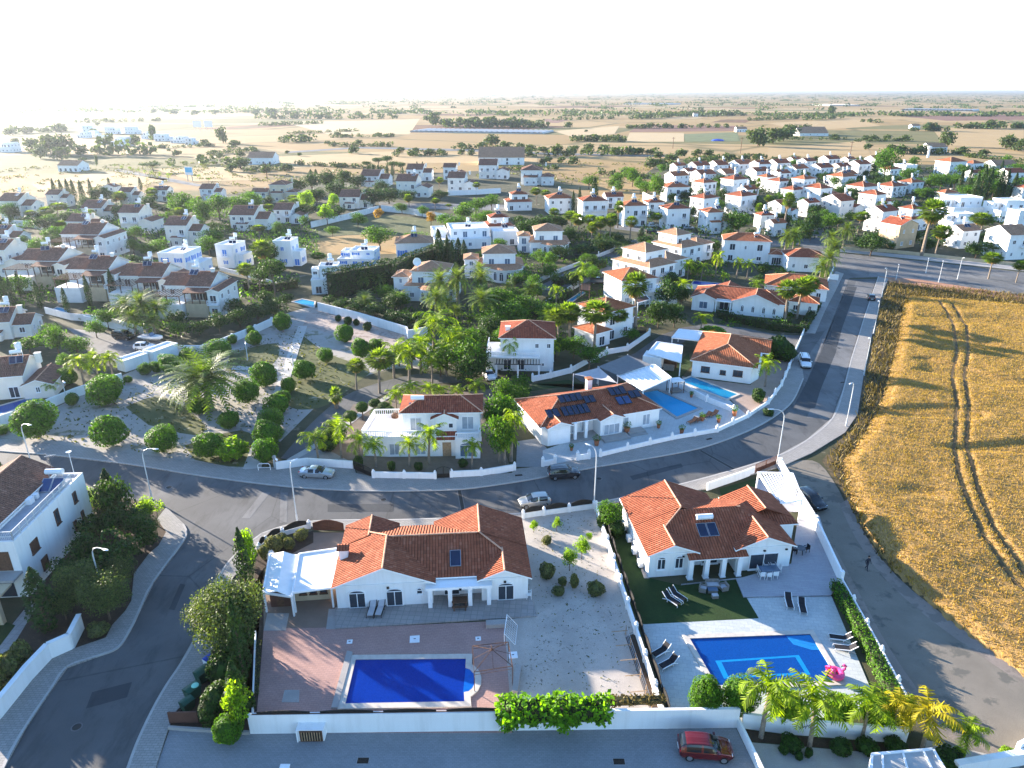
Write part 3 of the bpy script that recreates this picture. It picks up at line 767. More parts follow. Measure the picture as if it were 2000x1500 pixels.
def frond(rs,L,az,el,droop,nl,ll,lw,vee=0.5,hang=0.3):
 """one feather frond: a rachis that bends over with paired leaflets"""
 ca,sa=math.cos(az),math.sin(az)
 q=[]
 x,z,e=0.0,0.0,el
 step=L/nl
 side=np.array([-sa,ca,0.0])
 pts=[]
 for i in range(nl+1):
  pts.append((np.array([ca*x,sa*x,z]),e))
  x += math.cos(e)*step; z += math.sin(e)*step
  e -= droop/nl*(0.5+1.1*i/nl)
 for i in range(1,nl+1):
  p,e=pts[i]
  t=i/nl
  l=ll*(0.45+1.1*math.sin(math.pi*min(1,t*.85+.12)))*.75
  fw=np.array([ca*math.cos(e),sa*math.cos(e),math.sin(e)])
  up=np.array([-ca*math.sin(e),-sa*math.sin(e),math.cos(e)])
  for s in (-1,1):
   d=side*s*(0.8+0.1*rs.rand())+fw*0.55+up*(vee*(1-1.2*t))+np.array([0,0,-hang*rs.rand()])
   d=d/np.linalg.norm(d)
   tip=p+d*l*rs.uniform(.8,1.1)+np.array([0,0,-hang*l*.4])
   w=fw*lw
   q += [p-w*.5,p+w*.5,tip+w*.12,tip-w*.12]
 for (a,_),(b,_) in zip(pts,pts[1:]):
  w=side*0.03
  q += [a-w,a+w,b+w,b-w]
 return q
def palm_trunk(name,h,r,rs,lean=0.3,bulge=1.0):
 m=MB()
 n=9
 a=rs.rand()*6.28
 path=[(math.cos(a)*lean*(i/n) ** 2,math.sin(a)*lean*(i/n) ** 2,-0.1+(h+.1)*i/n) for i in range(n+1)]
 m.tube(path,r*bulge,8,0,r*.75)
 for i in range(int(h/0.35)):                         # leaf-scar rings
  t=i*0.35/h
  c=(math.cos(a)*lean*t ** 2,math.sin(a)*lean*t ** 2)
  rr=(r*bulge*(1-t)+r*.75*t)*1.12
  m.lathe([(rr*.85,h*t-.05),(rr,h*t),(rr*.85,h*t+.05)],8,c)
 return m.data(name,M["palmbark"],True),(math.cos(a)*lean,math.sin(a)*lean)
def make_feather(kind,h,L,nf,leaf,seed,droop=1.5,nl=14,ll=0.75,lw=0.13,r=0.16,emin=-0.5,emax=1.35,hang=0.5,shaft=None,lean=.3):
 rs=np.random.RandomState(seed)
 tm,(tx,ty)=palm_trunk(kind+"_trunk",h,r,rs,lean,1.25)
 q=[]
 for k in range(nf):
  el=emin+(emax-emin)*((k+.5)/nf)
  az=k*2.39996+rs.normal()*.15
  f=frond(rs,L*rs.uniform(.85,1.1),az,el,droop*rs.uniform(.75,1.25),nl,ll,lw,0.45,hang)
  q += [p+np.array([tx,ty,h]) for p in f]
 V=np.array(q)
 parts=[("fronds",quads_mesh(kind+"_fronds",V,leaf)),("trunk",tm)]
 if shaft:
  m=MB().lathe([(r*.9,h-.9),(r*1.15,h-.5),(r*.7,h+.1),(0,h+.3)],8,(tx,ty)); parts.append(("crown_shaft",m.data(kind+"_shaft",shaft,True)))
 V0=V[:,2].max()
 proto(kind,float(V0),2*L*.8,*parts)
def make_fan(kind,h,L,nf,leaf,seed,r=0.2,skirt=14,lean=.35):
 rs=np.random.RandomState(seed)
 tm,(tx,ty)=palm_trunk(kind+"_trunk",h,r,rs,lean,1.35)
 def fan(az,el,pet,fl,droop):
  q=[]
  ca,sa=math.cos(az),math.sin(az)
  d=np.array([ca*math.cos(el),sa*math.cos(el),math.sin(el)])
  c=np.array([tx,ty,h])+d*pet
  s=np.array([-sa,ca,0]); up=np.cross(d,s)*-1
  q += [np.array([tx,ty,h])-s*.03,np.array([tx,ty,h])+s*.03,c+s*.03,c-s*.03]
  for j in range(9):
   t=(j-4)/4*1.45
   dd=d*math.cos(t)+s*math.sin(t)+up*rs.normal()*.08
   tip=c+dd*fl*(1-.15*abs(t))+np.array([0,0,-droop*fl*(.4+.3*rs.rand())])
   mid=c+dd*fl*.55
   w=np.cross(dd,up); w=w/np.linalg.norm(w)*fl*.11
   q += [c,mid-w,tip,mid+w]
  return q
 q=[]
 for k in range(nf):
  el=-0.9+2.35*(k+.5)/nf
  q += fan(k*2.39996+rs.normal()*.1,el,L*.5*rs.uniform(.8,1.1),L*.62,.22 if el < .6 else .05)
 parts=[("fronds",quads_mesh(kind+"_fronds",np.array(q),leaf)),("trunk",tm)]
 V0=max(p[2] for p in q)
 if skirt:
  q=[]
  for k in range(skirt):
   q += fan(k*2.39996,-1.15-.25*rs.rand(),L*.35,L*.6,.5)
  parts.append(("dead_fronds",quads_mesh(kind+"_skirt",np.array(q),LF["skirt"])))
 proto(kind,float(V0),2*L*.85,*parts)
def make_cypress(kind,h,w,n,leaf,seed,size=0.3):
 rs=np.random.RandomState(seed)
 t=rs.rand(n) ** 0.8
 prof=np.sin(np.pi*np.clip(t*.93+.07,0,1)) ** .75*(1-.35*t)
 a=rs.uniform(0,2*np.pi,n)
 lob=1+.18*np.sin(a*3+t*9)+.12*np.sin(a*5-t*23)
 rr=w/2*prof*lob*rs.uniform(.72,1.05,n)
 P=np.stack([rr*np.cos(a),rr*np.sin(a),t*h*.98+.1],-1)
 Nn=np.stack([np.cos(a),np.sin(a),.4*np.ones(n)],-1)+rs.normal(size=(n,3))*.45
 V=leaf_quads(P,Nn,size*rs.uniform(.6,1.4,n),rs,.55)
 m=MB().tube([(0,0,-.1),(0,0,h*.6)],w*.06,6)
 proto(kind,h,w,("foliage",quads_mesh(kind+"_foliage",V,leaf)),("trunk",m.data(kind+"_trunk",M["bark"])))
for s in range(5): make_ball("ball",1.6,3200,(.17,.21,.15,.19,.18)[s],LF["clip"],20+s,(.85,.74,.92,.8,.7)[s],0.2,(.15,.24,.10,.2,.28)[s])
for s in range(2): make_ball("topiary",0.75,1500,0.11,LF["topi"],30+s,0.8,1.0,0.03)
for s in range(2): make_ball("lowbush",0.8,900,0.17,LF["weedy"],40+s,0.75,0.02,0.2)
for s in range(2): make_ball("darkbush",1.0,1000,0.2,LF["dark"],45+s,0.85,0.02,0.2)
for s in range(2): make_ball("limebush",1.0,1400,0.2,LF["lime"],48+s,0.9,0.02,0.18)
for s in range(3): make_tree("tree",6.0,5.5,1.5,22,95,0.34,LF["green"],50+s)
for s in range(3): make_tree("darktree",6.0,5.2,0.9,22,95,0.36,LF["dark"],60+s)
for s in range(2): make_tree("olive",4.5,4.5,0.8,34,260,0.15,LF["olive"],70+s)
for s in range(2): make_tree("limetree",4.0,3.4,0.9,16,100,0.26,LF["lime"],75+s)
for s in range(1): make_tree("ambertree",4.0,3.6,0.9,16,80,0.3,LF["amber"],78+s)
for s in range(2): make_tree("pine",7.0,7.0,3.6,20,80,0.36,LF["dark"],80+s,0.55,0.55)
for s in range(4): make_tree("fartree",6.0,6.5,0.1,18,34,0.85,LF["far"],90+s)
for s in range(3): make_cypress("cypress",8.0,2.2,1700,LF["cyp"],100+s)
for s in range(3): make_feather("queen",4.0,2.5,14,LF["queen"],110+s,2.0,13,0.62,0.17,0.14,-0.3,1.4,0.6,M["limeshaft"] if "limeshaft" in M else None)
for s in range(3): make_feather("date",5.5,3.4,44,LF["date"],120+s,1.25,12,0.6,0.2,0.3,-0.75,1.4,0.15)
for s in range(2): make_feather("datelow",3.6,4.6,44,LF["datel"],126+s,1.1,14,0.7,0.24,0.34,-0.45,1.15,0.12,lean=.3)
for s in range(3): make_fan("fan",7.0,2.0,38,LF["fan"],130+s)
for s in range(2): make_fan("fanshort",2.2,1.7,26,LF["fan"],136+s,.26,6,.1)
for s in range(2): make_feather("gold",3.0,2.4,13,LF["goldp"],140+s,2.2,14,0.55,0.16,0.13,-0.2,1.4,0.6)
KINDS={
 "gold": ("palm_tree","palm tree"),  # kind -> (object name, category)
 "ball": ("round_shrub","shrub"),"topiary": ("topiary_bush","shrub"),"lowbush": ("shrub","shrub"),"darkbush": ("shrub","shrub"),"limebush": ("shrub","shrub"),
 "tree": ("tree","tree"),"darktree": ("tree","tree"),"olive": ("olive_tree","tree"),"limetree": ("tree","tree"),"ambertree": ("tree","tree"),"pine": ("pine_tree","tree"),"fartree": ("tree","tree"),
 "cypress": ("cypress_tree","tree"),"queen": ("palm_tree","palm tree"),"date": ("palm_tree","palm tree"),"datelow": ("palm_tree","palm tree"),"fan": ("palm_tree","palm tree"),"fanshort": ("palm_tree","palm tree")}
_pc={}
TREES=[]
def plant(kind,px,py,top,label,wpx=None,group=None,z=0.0,var=None,loc=None,size=None,now=False):
 """one plant standing on the survey point (px, py); top = its top in the photograph"""
 p=PROTO[kind]
 k=_pc.get(kind,0) if var is None else var
 _pc[kind]=k+1
 h0,w0,parts=p[k % len(p)]
 loc=G(px,py) if loc is None else Vector(loc)
 h=size[0] if size else max(0.35,hgt(px,py,top))
 w=size[1] if size else ((wpx*Zd(py)/F) if wpx else w0*h/h0)
 if kind == "fartree": w=min(w,1.7*h)
 if KINDS[kind][0] == "tree" and not now:
  TREES.append((w*h/(loc.x ** 2+loc.y ** 2),kind,label,group,(loc.x,loc.y,0),(h,w),k)); return
 nm,cat=KINDS[kind]
 t=thing(nm,label,cat,loc+Vector((0,0,z)),(k*2.4) % 6.28,group)
 for n,me in parts:
  if n == "trunk" and kind in ("date","queen","gold","fan","fanshort","datelow"):
   place(me,n,(0,0,0),0,(h/h0,h/h0,h/h0),t)
  else:
   place(me,n,(0,0,0),0,(w/w0,w/w0,h/h0),t)
 return t
ORD=["first","second","third","fourth","fifth","sixth","seventh","eighth","ninth","tenth","eleventh","twelfth","thirteenth","fourteenth","fifteenth","sixteenth","seventeenth","eighteenth","nineteenth","twentieth","twenty-first","twenty-second","twenty-third","twenty-fourth","twenty-fifth","twenty-sixth","twenty-seventh","twenty-eighth"]
def row(kind,desc,where,group,lst):
 """a named group of plants, each told apart by its place counted from the left"""
 lst=sorted(lst,key=lambda q: q[0])
 for i,q in enumerate(lst):
  o="leftmost" if i == 0 else "rightmost" if i == len(lst)-1 else ORD[i]+" from left"
  plant(kind,q[0],q[1],q[2],f"{desc}, {o} {where}",q[3] if len(q) > 3 else None,group)
def hedge(name,label,pts,w,h,leaf,dens=26,size=0.2,seed=1,cat="hedge",group=None,lump=0.25,z=0.0,world=False):
 """clipped hedge along a path: leafy skin round a woody core"""
 rs=np.random.RandomState(seed)
 P=[Vector(p[:2]) if world else Vector((G(*p).x,G(*p).y)) for p in pts]
 t=thing(name,label,cat,(P[0].x,P[0].y,z),0,group)
 V=[]
 core=MB()
 for a,b in zip(P,P[1:]):
  d=b-a; L=d.length; d.normalize(); nn=Vector((-d.y,d.x))
  n=int(dens*L*(w+2*h))
  s=rs.uniform(-w*.3,L+w*.3,n)
  k=rs.uniform(0,w+2*h,n)
  wob=1+lump*(np.sin(s*1.7+seed)*.3+np.sin(s*4.1)*.2+rs.normal(size=n)*.25)
  off=np.where(k < h,-w/2*wob,np.where(k > h+w,w/2*wob,(k-h-w/2)))
  zz=np.where(k < h,k,np.where(k > h+w,k-h-w,h*(1+(wob-1)*.5)))
  nx=np.where(k < h,-1,np.where(k > h+w,1,0)); nz=np.where((k >= h) & (k <= h+w),1,.3)
  Q=np.stack([(a.x-P[0].x)+d.x*s+nn.x*off,(a.y-P[0].y)+d.y*s+nn.y*off,zz+.03],-1)
  Nr=np.stack([nn.x*nx,nn.y*nx,nz],-1)+rs.normal(size=(n,3))*.6
  V.append(leaf_quads(Q,Nr,size*rs.uniform(.6,1.5,n),rs,.7))
  q=[a-nn*w*.36-P[0],b-nn*w*.36-P[0],b+nn*w*.36-P[0],a+nn*w*.36-P[0]]
  core.prism([(v.x,v.y) for v in q],0,h*.86)
 link(bpy.data.objects.new("foliage",quads_mesh(name+"_leaves",np.concatenate(V),leaf)),t)
 core.build("branches",M["twig"],t)
 return t
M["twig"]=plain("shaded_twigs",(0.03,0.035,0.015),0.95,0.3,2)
def grow_trees(n=295):
 """the trees that show largest are objects; the many small far ones form one mass"""
 TREES.sort(key=lambda q:-q[0])
 for _,kind,label,group,loc,size,k in TREES[:n]:
  plant(kind,0,0,0,label,None,group,0,k,loc,size,True)
 rs=np.random.RandomState(3); V,mats,mi=[],[],[]
 for _,kind,label,group,loc,(h,w),k in TREES[n:]:
  h0,w0,parts=PROTO[kind][k % len(PROTO[kind])]
  me=parts[0][1]
  co=np.empty(len(me.vertices)*3,np.float32); me.vertices.foreach_get("co",co)
  q=co.reshape(-1,4,3)
  q=q[rs.rand(len(q)) < .45]
  c=q.mean(1,keepdims=True); q=c+(q-c)*1.5
  V.append((q*np.array([w/w0,w/w0,h/h0])+np.array(loc)).reshape(-1,3))
  if me.materials[0] not in mats: mats.append(me.materials[0])
  mi += [mats.index(me.materials[0])]*len(q)
 V=np.concatenate(V)
 o=link(bpy.data.objects.new("background_trees",np_mesh("background_trees",V,np.arange(len(V)).reshape(-1,4),mats,mi)))
 tag(o,"many small trees far off between the houses and fields","trees",kind="stuff")
# house parts
def gable(rf,wl,x0,x1,y0,y1,ze,rise,axis="y",ov=0.35,ove=0.35,th=0.16,ridge=None,ends=True,tri=(1,1)):
 """gable roof over the rectangle; ridge along `axis`. rf: tile mesh (0 tile, 1 white edge); wl: wall mesh for the end triangles"""
 def P(a,c,z): return (a,c,z) if axis == "y" else (c,a,z)
 a0,a1,c0,c1=(x0,x1,y0,y1) if axis == "y" else (y0,y1,x0,x1)
 am=(a0+a1)/2
 half=(a1-a0)/2
 sl=rise/half
 zt=ze+rise
 c0o,c1o=c0-(ove if tri[0] else 0),c1+(ove if tri[1] else 0)
 for sgn,ae in ((-1,a0-ov),(1,a1+ov)):
  zl=ze-ov*sl
  Ls=math.hypot(half+ov,zt-zl)
  top=[P(ae,c0o,zl+th),P(ae,c1o,zl+th),P(am,c1o,zt+th),P(am,c0o,zt+th)]
  uv=[(c0o,0),(c1o,0),(c1o,Ls),(c0o,Ls)]
  flip=(sgn == 1) == (axis == "y")
  if not flip: top,uv=top[::-1],uv[::-1]
  rf.face(top,0,uv)
  bot=[(p[0],p[1],p[2]-th) for p in top]
  rf.face(bot[::-1],1)
  for i in range(4):
   j=(i+1) % 4
   rf.face([bot[i],bot[j],top[j],top[i]],1 if (i != 1 or tri[1]) and (i != 3 or tri[0]) else 0)
 if wl is not None:
  for k,c in ((0,c0),(1,c1)):
   if tri[k]:
    q=[P(a0,c,ze),P(a1,c,ze),P(am,c,zt)]
    if (k == 1) == (axis == "y"): q=q[::-1]
    wl.face(q)
    e=0.02 if k else -0.02
 if ridge is not None:
  ridge.tube([P(am,c0o+.02,zt+th+.02),P(am,c1o-.02,zt+th+.02)],0.09,6)
def hip(rf,x0,x1,y0,y1,ze,rise,ov=0.4,th=0.16,ridge=None,flat_eave=True):
 x0,x1,y0,y1=x0-ov,x1+ov,y0-ov,y1+ov
 w,d=x1-x0,y1-y0
 m=min(w,d)/2
 zt=ze+th+rise
 z0=ze+th
 if w >= d: A,B=(x0+m,(y0+y1)/2,zt),(x1-m,(y0+y1)/2,zt)
 else: A,B=((x0+x1)/2,y0+m,zt),((x0+x1)/2,y1-m,zt)
 c=[(x0,y0,z0),(x1,y0,z0),(x1,y1,z0),(x0,y1,z0)]
 Ls=math.hypot(m,rise)
 if w >= d:
  fs=[([c[0],c[1],B,A],[(x0,0),(x1,0),(B[0],Ls),(A[0],Ls)]),([c[2],c[3],A,B],[(x1,0),(x0,0),(A[0],Ls),(B[0],Ls)]),
   ([c[1],c[2],B],[(y0,0),(y1,0),(B[1],Ls)]),([c[3],c[0],A],[(y1,0),(y0,0),(A[1],Ls)])]
  hips=[(c[0],A),(c[3],A),(c[1],B),(c[2],B)]
 else:
  fs=[([c[1],c[2],B,A],[(y0,0),(y1,0),(B[1],Ls),(A[1],Ls)]),([c[3],c[0],A,B],[(y1,0),(y0,0),(A[1],Ls),(B[1],Ls)]),
   ([c[0],c[1],A],[(x0,0),(x1,0),(A[0],Ls)]),([c[2],c[3],B],[(x1,0),(x0,0),(B[0],Ls)])]
  hips=[(c[0],A),(c[1],A),(c[2],B),(c[3],B)]
 for q,u in fs: rf.face(q,0,u)
 b=[(p[0],p[1],ze) for p in c]
 rf.face(b[::-1],1)
 for i in range(4): rf.face([b[i],b[(i+1) % 4],c[(i+1) % 4],c[i]],1)
 if ridge is not None:
  up=Vector((0,0,.03))
  for p,q in hips: ridge.tube([Vector(p)+up,Vector(q)+up],.085,6)
  if (Vector(A)-Vector(B)).length > .3: ridge.tube([Vector(A)+up,Vector(B)+up],.09,6)
def shed(rf,x0,x1,y0,y1,z0,z1,th=0.12,high="b"):
 """single-pitch tiled roof; z0 low edge, z1 high edge; high side f/b/l/r"""
 h={"f": (z1,z1,z0,z0),"b": (z0,z0,z1,z1),"l": (z1,z0,z0,z1),"r": (z0,z1,z1,z0)}[high]
 c=[(x0,y0,h[0]+th),(x1,y0,h[1]+th),(x1,y1,h[2]+th),(x0,y1,h[3]+th)]
 uv=[(p[0],p[1]) for p in c] if high in "fb" else [(p[1],p[0]) for p in c]
 rf.face(c,0,uv)
 b=[(p[0],p[1],p[2]-th) for p in c]
 rf.face(b[::-1],1)
 for i in range(4): rf.face([b[i],b[(i+1) % 4],c[(i+1) % 4],c[i]],1)
def parapet(mb,x0,x1,y0,y1,z,h=0.4,t=0.2,m=0):
 mb.box(x0,x1,y0,y0+t,z,z+h,m); mb.box(x0,x1,y1-t,y1,z,z+h,m)
 mb.box(x0,x0+t,y0+t,y1-t,z,z+h,m); mb.box(x1-t,x1,y0+t,y1-t,z,z+h,m)
_wc={}
def window(root,wall,at,u,z,w,h,arch=0.0,fm="trim",gm="glass",panes=2,name="window"):
 """window on a wall plane. wall f/b/l/r with its plane coordinate `at`; u along the wall = window centre; z sill"""
 key=(round(w,2),round(h,2),arch,fm,gm,panes)
 if key not in _wc:
  t,d=min(0.09,w*.12),0.10
  def outline(o):
   pts=[(-w/2+o,o),(w/2-o,o),(w/2-o,h-(0 if arch else o))]
   if arch:
    n=8
    for k in range(1,n):
     a=math.pi*k/n
     pts.append(((w/2-o)*math.cos(a),h+(arch-o)*math.sin(a)))
    pts.append((-w/2+o,h))
   else: pts.append((-w/2+o,h-o))
   return pts
  a,b=outline(0),outline(t)
  f=MB()
  n=len(a)
  for i in range(n):
   j=(i+1) % n
   f.face([(a[i][0],-d,a[i][1]),(a[j][0],-d,a[j][1]),(b[j][0],-d,b[j][1]),(b[i][0],-d,b[i][1])])
   f.face([(a[i][0],0,a[i][1]),(a[j][0],0,a[j][1]),(a[j][0],-d,a[j][1]),(a[i][0],-d,a[i][1])])
   f.face([(b[j][0],-.02,b[j][1]),(b[i][0],-.02,b[i][1]),(b[i][0],-d,b[i][1]),(b[j][0],-d,b[j][1])])
  for k in range(1,panes):
   x=-w/2+w*k/panes
   f.box(x-t*.4,x+t*.4,-d+.02,-.03,t,h-(0 if arch else t))
  if arch: f.box(-w/2+t,w/2-t,-d+.02,-.03,h-t*.4,h+t*.4)
  f.box(-w/2-.06,w/2+.06,-d-.06,0,-.09,0)                    # sill
  g=MB(); g.face([(x,-.025,y) for x,y in b])
  _wc[key]=(f.data("window_frame",M[fm]),g.data("window_pane",M[gm]))
 me,pm=_wc[key]
 loc,yaw={"f": ((u,at,z),0),"b": ((u,at,z),math.pi),"l": ((at,u,z),-math.pi/2),"r": ((at,u,z),math.pi/2)}[wall]
 o=place(me,name,loc,yaw,(1,1,1),root)
 place(pm,"pane",(0,0,0),0,(1,1,1),o)
 return o
def shutters(root,wall,at,u,z,w,h,mat="shut_b"):
 key=("sh",round(w,2),round(h,2),mat)
 if key not in _wc:
  s=MB()
  for sx in (-1,1):
   c=sx*(w/2+w*.25)
   s.box(c-w*.24,c+w*.24,-.06,-.005,0,h)
   for k in range(6): s.box(c-w*.2,c+w*.2,-.075,-.06,h*(k+.2)/6,h*(k+.75)/6)
  _wc[key]=s.data("shutters",M[mat])
 loc,yaw={"f": ((u,at,z),0),"b": ((u,at,z),math.pi),"l": ((at,u,z),-math.pi/2),"r": ((at,u,z),math.pi/2)}[wall]
 return place(_wc[key],"shutter",loc,yaw,(1,1,1),root)
def solar(root,x,y,z,pitch,w=1.9,d=1.3,n=2,tank=True,name="solar_heater",rot=0.0,face="f",pm="panel"):
 """flat collector laid on a slope (pitch rad) with its tank above; parts of the house"""
 o=bpy.data.objects.new("solar_panel",None); link(o,root)
 o.location=(x,y,z); o.rotation_euler=(0,0,{"f": 0,"l":-math.pi/2,"r": math.pi/2,"b": math.pi}[face]+rot)
 R=Matrix.Rotation(pitch,4,"X")
 a=MB()
 for k in range(n):
  c=(k-(n-1)/2)*w/n
  q=w/n/2-.03
  a.box(c-q,c-q+.05,-d/2,d/2,.06,.16); a.box(c+q-.05,c+q,-d/2,d/2,.06,.16)
  a.box(c-q+.05,c+q-.05,-d/2,-d/2+.05,.06,.16); a.box(c-q+.05,c+q-.05,d/2-.05,d/2,.06,.16)
 a.xf(R).build("panel_frame",M["metal" if tank or n < 2 else "iron"],o)
 a=MB()
 for k in range(n):
  c=(k-(n-1)/2)*w/n
  q=w/n/2-.08
  a.box(c-q,c+q,-d/2+.05,d/2-.05,.05,.13)
 a.xf(R).build("collector",M[pm],o)
 if tank:
  top=R @ Vector((0,d/2+.35,0))
  t=MB()
  t.tube([(-w*.4,top.y,top.z+.55),(-w*.38,top.y,top.z+.55),(w*.38,top.y,top.z+.55),(w*.4,top.y,top.z+.55)],.32,10)
  t.build("water_tank",M["tankw"],o,smooth=False)
  t=MB()
  for s in (-1,1): t.bar((s*w*.3,top.y,top.z-.2),(s*w*.3,top.y,top.z+.4),.06)
  t.build("tank_stand",M["metal"],o)
 return o
def balusters(mb,a,b,z,h=0.9,gap=0.3,solid=0.09):
 """balustrade from a to b (2-D) with bottom and top rails"""
 a,b=Vector(a),Vector(b)
 d=b-a; L=d.length; d.normalize()
 mb.bar((a.x,a.y,z+h-.06),(b.x,b.y,z+h-.06),.18,.12)
 mb.bar((a.x,a.y,z+.05),(b.x,b.y,z+.05),.16,.1)
 n=max(2,int(L/gap))
 for k in range(n+1):
  p=a+d*(L*k/n)
  mb.bar((p.x,p.y,z+.1),(p.x,p.y,z+h-.1),solid,solid)
def rail(mb,a,b,z,h=0.9,gap=1.2):
 a,b=Vector(a),Vector(b)
 L=(b-a).length
 n=max(1,int(L/gap))
 for k in range(n+1):
  p=a.lerp(b,k/n)
  mb.bar((p.x,p.y,z),(p.x,p.y,z+h),.08)
 for f in (.45,.98): mb.bar((a.x,a.y,z+h*f),(b.x,b.y,z+h*f),.07)
 m=int(L/.16)
 for k in range(m):
  p=a.lerp(b,(k+.5)/m)
  mb.bar((p.x,p.y,z+.08),(p.x,p.y,z+h*.98),.028)
def frame_at(p0,p1):
 a,b=G(*p0),G(*p1)
 return a,math.atan2(b.y-a.y,b.x-a.x),(b-a).length
def house(name,label,p0,p1=None,yaw=None,group=None,cat="house"):
 a=G(*p0)
 if yaw is None:
  b=G(*p1); yaw=math.atan2(b.y-a.y,b.x-a.x)
 return thing(name,label,cat,a,yaw,group)
def local(root,px,py,z=0.0):
 """survey point in the frame of a thing"""
 p=G(px,py,z)-Vector(root.location)
 c,s=math.cos(-root.rotation_euler.z),math.sin(-root.rotation_euler.z)
 return Vector((p.x*c-p.y*s,p.x*s+p.y*c,z))
# bungalow with the deep blue pool
def wu(root,px,py): return local(root,px,py).x
CT=plain
def cornice(mb,x0,x1,y,z,t=.12,h=.16): mb.box(x0,x1,y-t,y-.001,z-h,z)
r=house("bungalow","white bungalow with big red cross-gabled roof beside the deep blue pool",(660,1190),(1034,1170))
w=MB(); w.prism([(0,0),(9.3,0),(9.3,1.2),(14.1,1.2),(14.1,0),(18.7,0),(18.7,10),(9.6,10),(9.6,9.2),(5.2,9.2),(5.2,10),(0,10)],0,2.8)
rf,rg=MB(),MB()
hip(rf,0,18.7,.8,9.5,2.62,1.9,.35)
s_=1.9/4.7
gable(rf,w,0,9.3,0,5.2,2.8,4.65*s_,"y",.35,.4,.17,rg,tri=(1,0))
gable(rf,w,0,5.2,6.5,10,2.805,2.6*s_,"y",.35,.4,.175,rg,tri=(0,1))
gable(rf,w,9.6,18.7,5.0,10,2.81,4.55*s_,"y",.35,.4,.17,rg,tri=(0,1))
gable(rf,w,14.0,18.7,0,3.4,2.795,2.35*s_,"y",.35,.4,.165,rg,tri=(1,0))
rg.tube([(4.75,5.15,4.72),(14.1,5.15,4.72)],.09,6)
rg.tube([(14.1,5.1,4.78),(16.4,2.9,3.95)],.09,6)
rg.tube([(4.65,5.2,4.82),(2.6,7.1,4.05)],.09,6)
cornice(w,-.05,9.35,0,2.8); cornice(w,13.95,18.75,0,2.8)
w.build("wall",M["white"],r)
rf.build("roof",[M["tile"],M["trim"]],r); rg.build("ridge",M["ridge"],r)
for px in (700,772): window(r,"f",0,wu(r,px,1186),.06,1.65,1.75,.38)
window(r,"f",0,wu(r,821,1183),1.35,.6,.45,.3,panes=1)
window(r,"f",1.2,wu(r,881,1180)+.1,.1,1.6,1.9,.35)
window(r,"f",1.2,13.2,1.6,.6,.6,.2,panes=1)
window(r,"f",0,wu(r,988,1171),.06,1.65,1.75,.38)
for y in (2.2,6.2,8.4): window(r,"r",18.7,y,.9,1.2,1.1)
for y in (3.0,7.0): window(r,"l",0,y,.9,1.2,1.1)
pc=MB(); pc.box(8.75,15.0,-.75,1.15,2.3,2.5); pc.box(8.65,15.1,-.85,-.75,2.26,2.56); pc.box(8.65,8.75,-.75,1.15,2.26,2.56); pc.box(15.0,15.1,-.75,-.02,2.26,2.56)
pc.build("porch_roof",M["trim"],r)
for px in (841,880,919,956):
 u=wu(r,px,1190)
 c=MB(); c.box(u-.2,u+.2,-.72,-.32,0,2.3); c.box(u-.25,u+.25,-.77,-.27,2.1,2.3); c.build("column",M["trim"],r)
c=MB(); c.box(-.1,.75,3.9,4.8,2.3,4.1); c.build("chimney",M["white"],r)
c=MB(); gable(c,None,-.25,.9,3.8,4.9,4.15,.28,"x",.05,.05,.05); c.build("chimney_cap",[M["tile"],M["tile"]],r)
solar(r,11.6,2.35,3.56,math.atan(s_),1.15,1.85,1,False)
for x,y in ((5.0,-.15),(12.0,-.95),(16.4,-.15)):
 a=MB(); a.box(x-.12,x+.12,y,y+.14,2.2,2.4); a.build("wall_lamp",M["iron"],r)
sheet("yard_paving",[(505,1228),(720,1225),(990,1212),(1000,1240),(1014,1378),(1000,1432),(488,1432)],0.012,M["pave_red"])
sheet("yard_paving",[(612,1040),(675,1040),(668,1190),(650,1230),(505,1230),(500,1160),(560,1075)],0.010,plain("brown_yard_slabs",(0.24,0.175,0.135),0.9,0.2,0.8,fine=0.15))
sheet("terrace",[(655,1229),(1048,1205),(1036,1160),(900,1150),(655,1188)],0.13,M["terr"],z0=0)
sheet("terrace",[(637,1229),(655,1229),(658,1190),(642,1190)],0.05,M["conc"],z0=0)
sheet("concrete_pad",[(515,1232),(558,1232),(565,1198),(522,1198)],0.03,M["conc"],z0=0)
sheet("gravel_yard",[(1018,1012),(1160,994),(1310,1420),(1000,1425),(985,1212),(1048,1200),(1034,1165)],0.016,M["gravel"])
sheet("planting_bed",[(330,1420),(490,1430),(500,1080),(612,1036),(612,1060),(515,1110),(515,1230),(502,1390),(470,1395),(420,1270),(345,1392)],0.02,M["soil"])
sheet("forecourt",[(332,1422),(490,1433),(1436,1419),(1490,1530),(1510,1640),(300,1640),(305,1500)],0.004,M["pave_gr"])
sheet("inspection_cover",[(550,1372),(584,1372),(585,1348),(556,1348)],0.03,M["conc"],z0=0)
# pools
def waterm(name,tint,base,mixf=0.5):
 m,t,b=new_mat(name)
 p=pos(t)
 b.inputs["Base Color"].default_value=c4(base)
 b.inputs["Roughness"].default_value=0.03
 b.inputs["Specular IOR Level"].default_value=0.5
 bump(t,b,noise(t,p,1.6,4,0.6),0.12,0.08)
 tr=nd(t,"BsdfTransparent",Color=c4(tint))
 mx=nd(t,"MixShader",i0=mixf,i1=tr.outputs[0],i2=b.outputs[0])
 t.links.new(mx.outputs[0],t.nodes["Material Output"].inputs[0])
 return m
def mosaic(name,c1,c2,mortar,s=.12):
 return paving(name,c1,c2,mortar,s,s,.012,.1,.4,0.0,0.1)
M["w_deep"]=waterm("deep_blue_water",(.33,.6,1.0),(0.0,0.012,0.10),.28)
M["w_bright"]=waterm("bright_pool_water",(.3,.9,1.0),(0.0,0.07,0.2),.2)
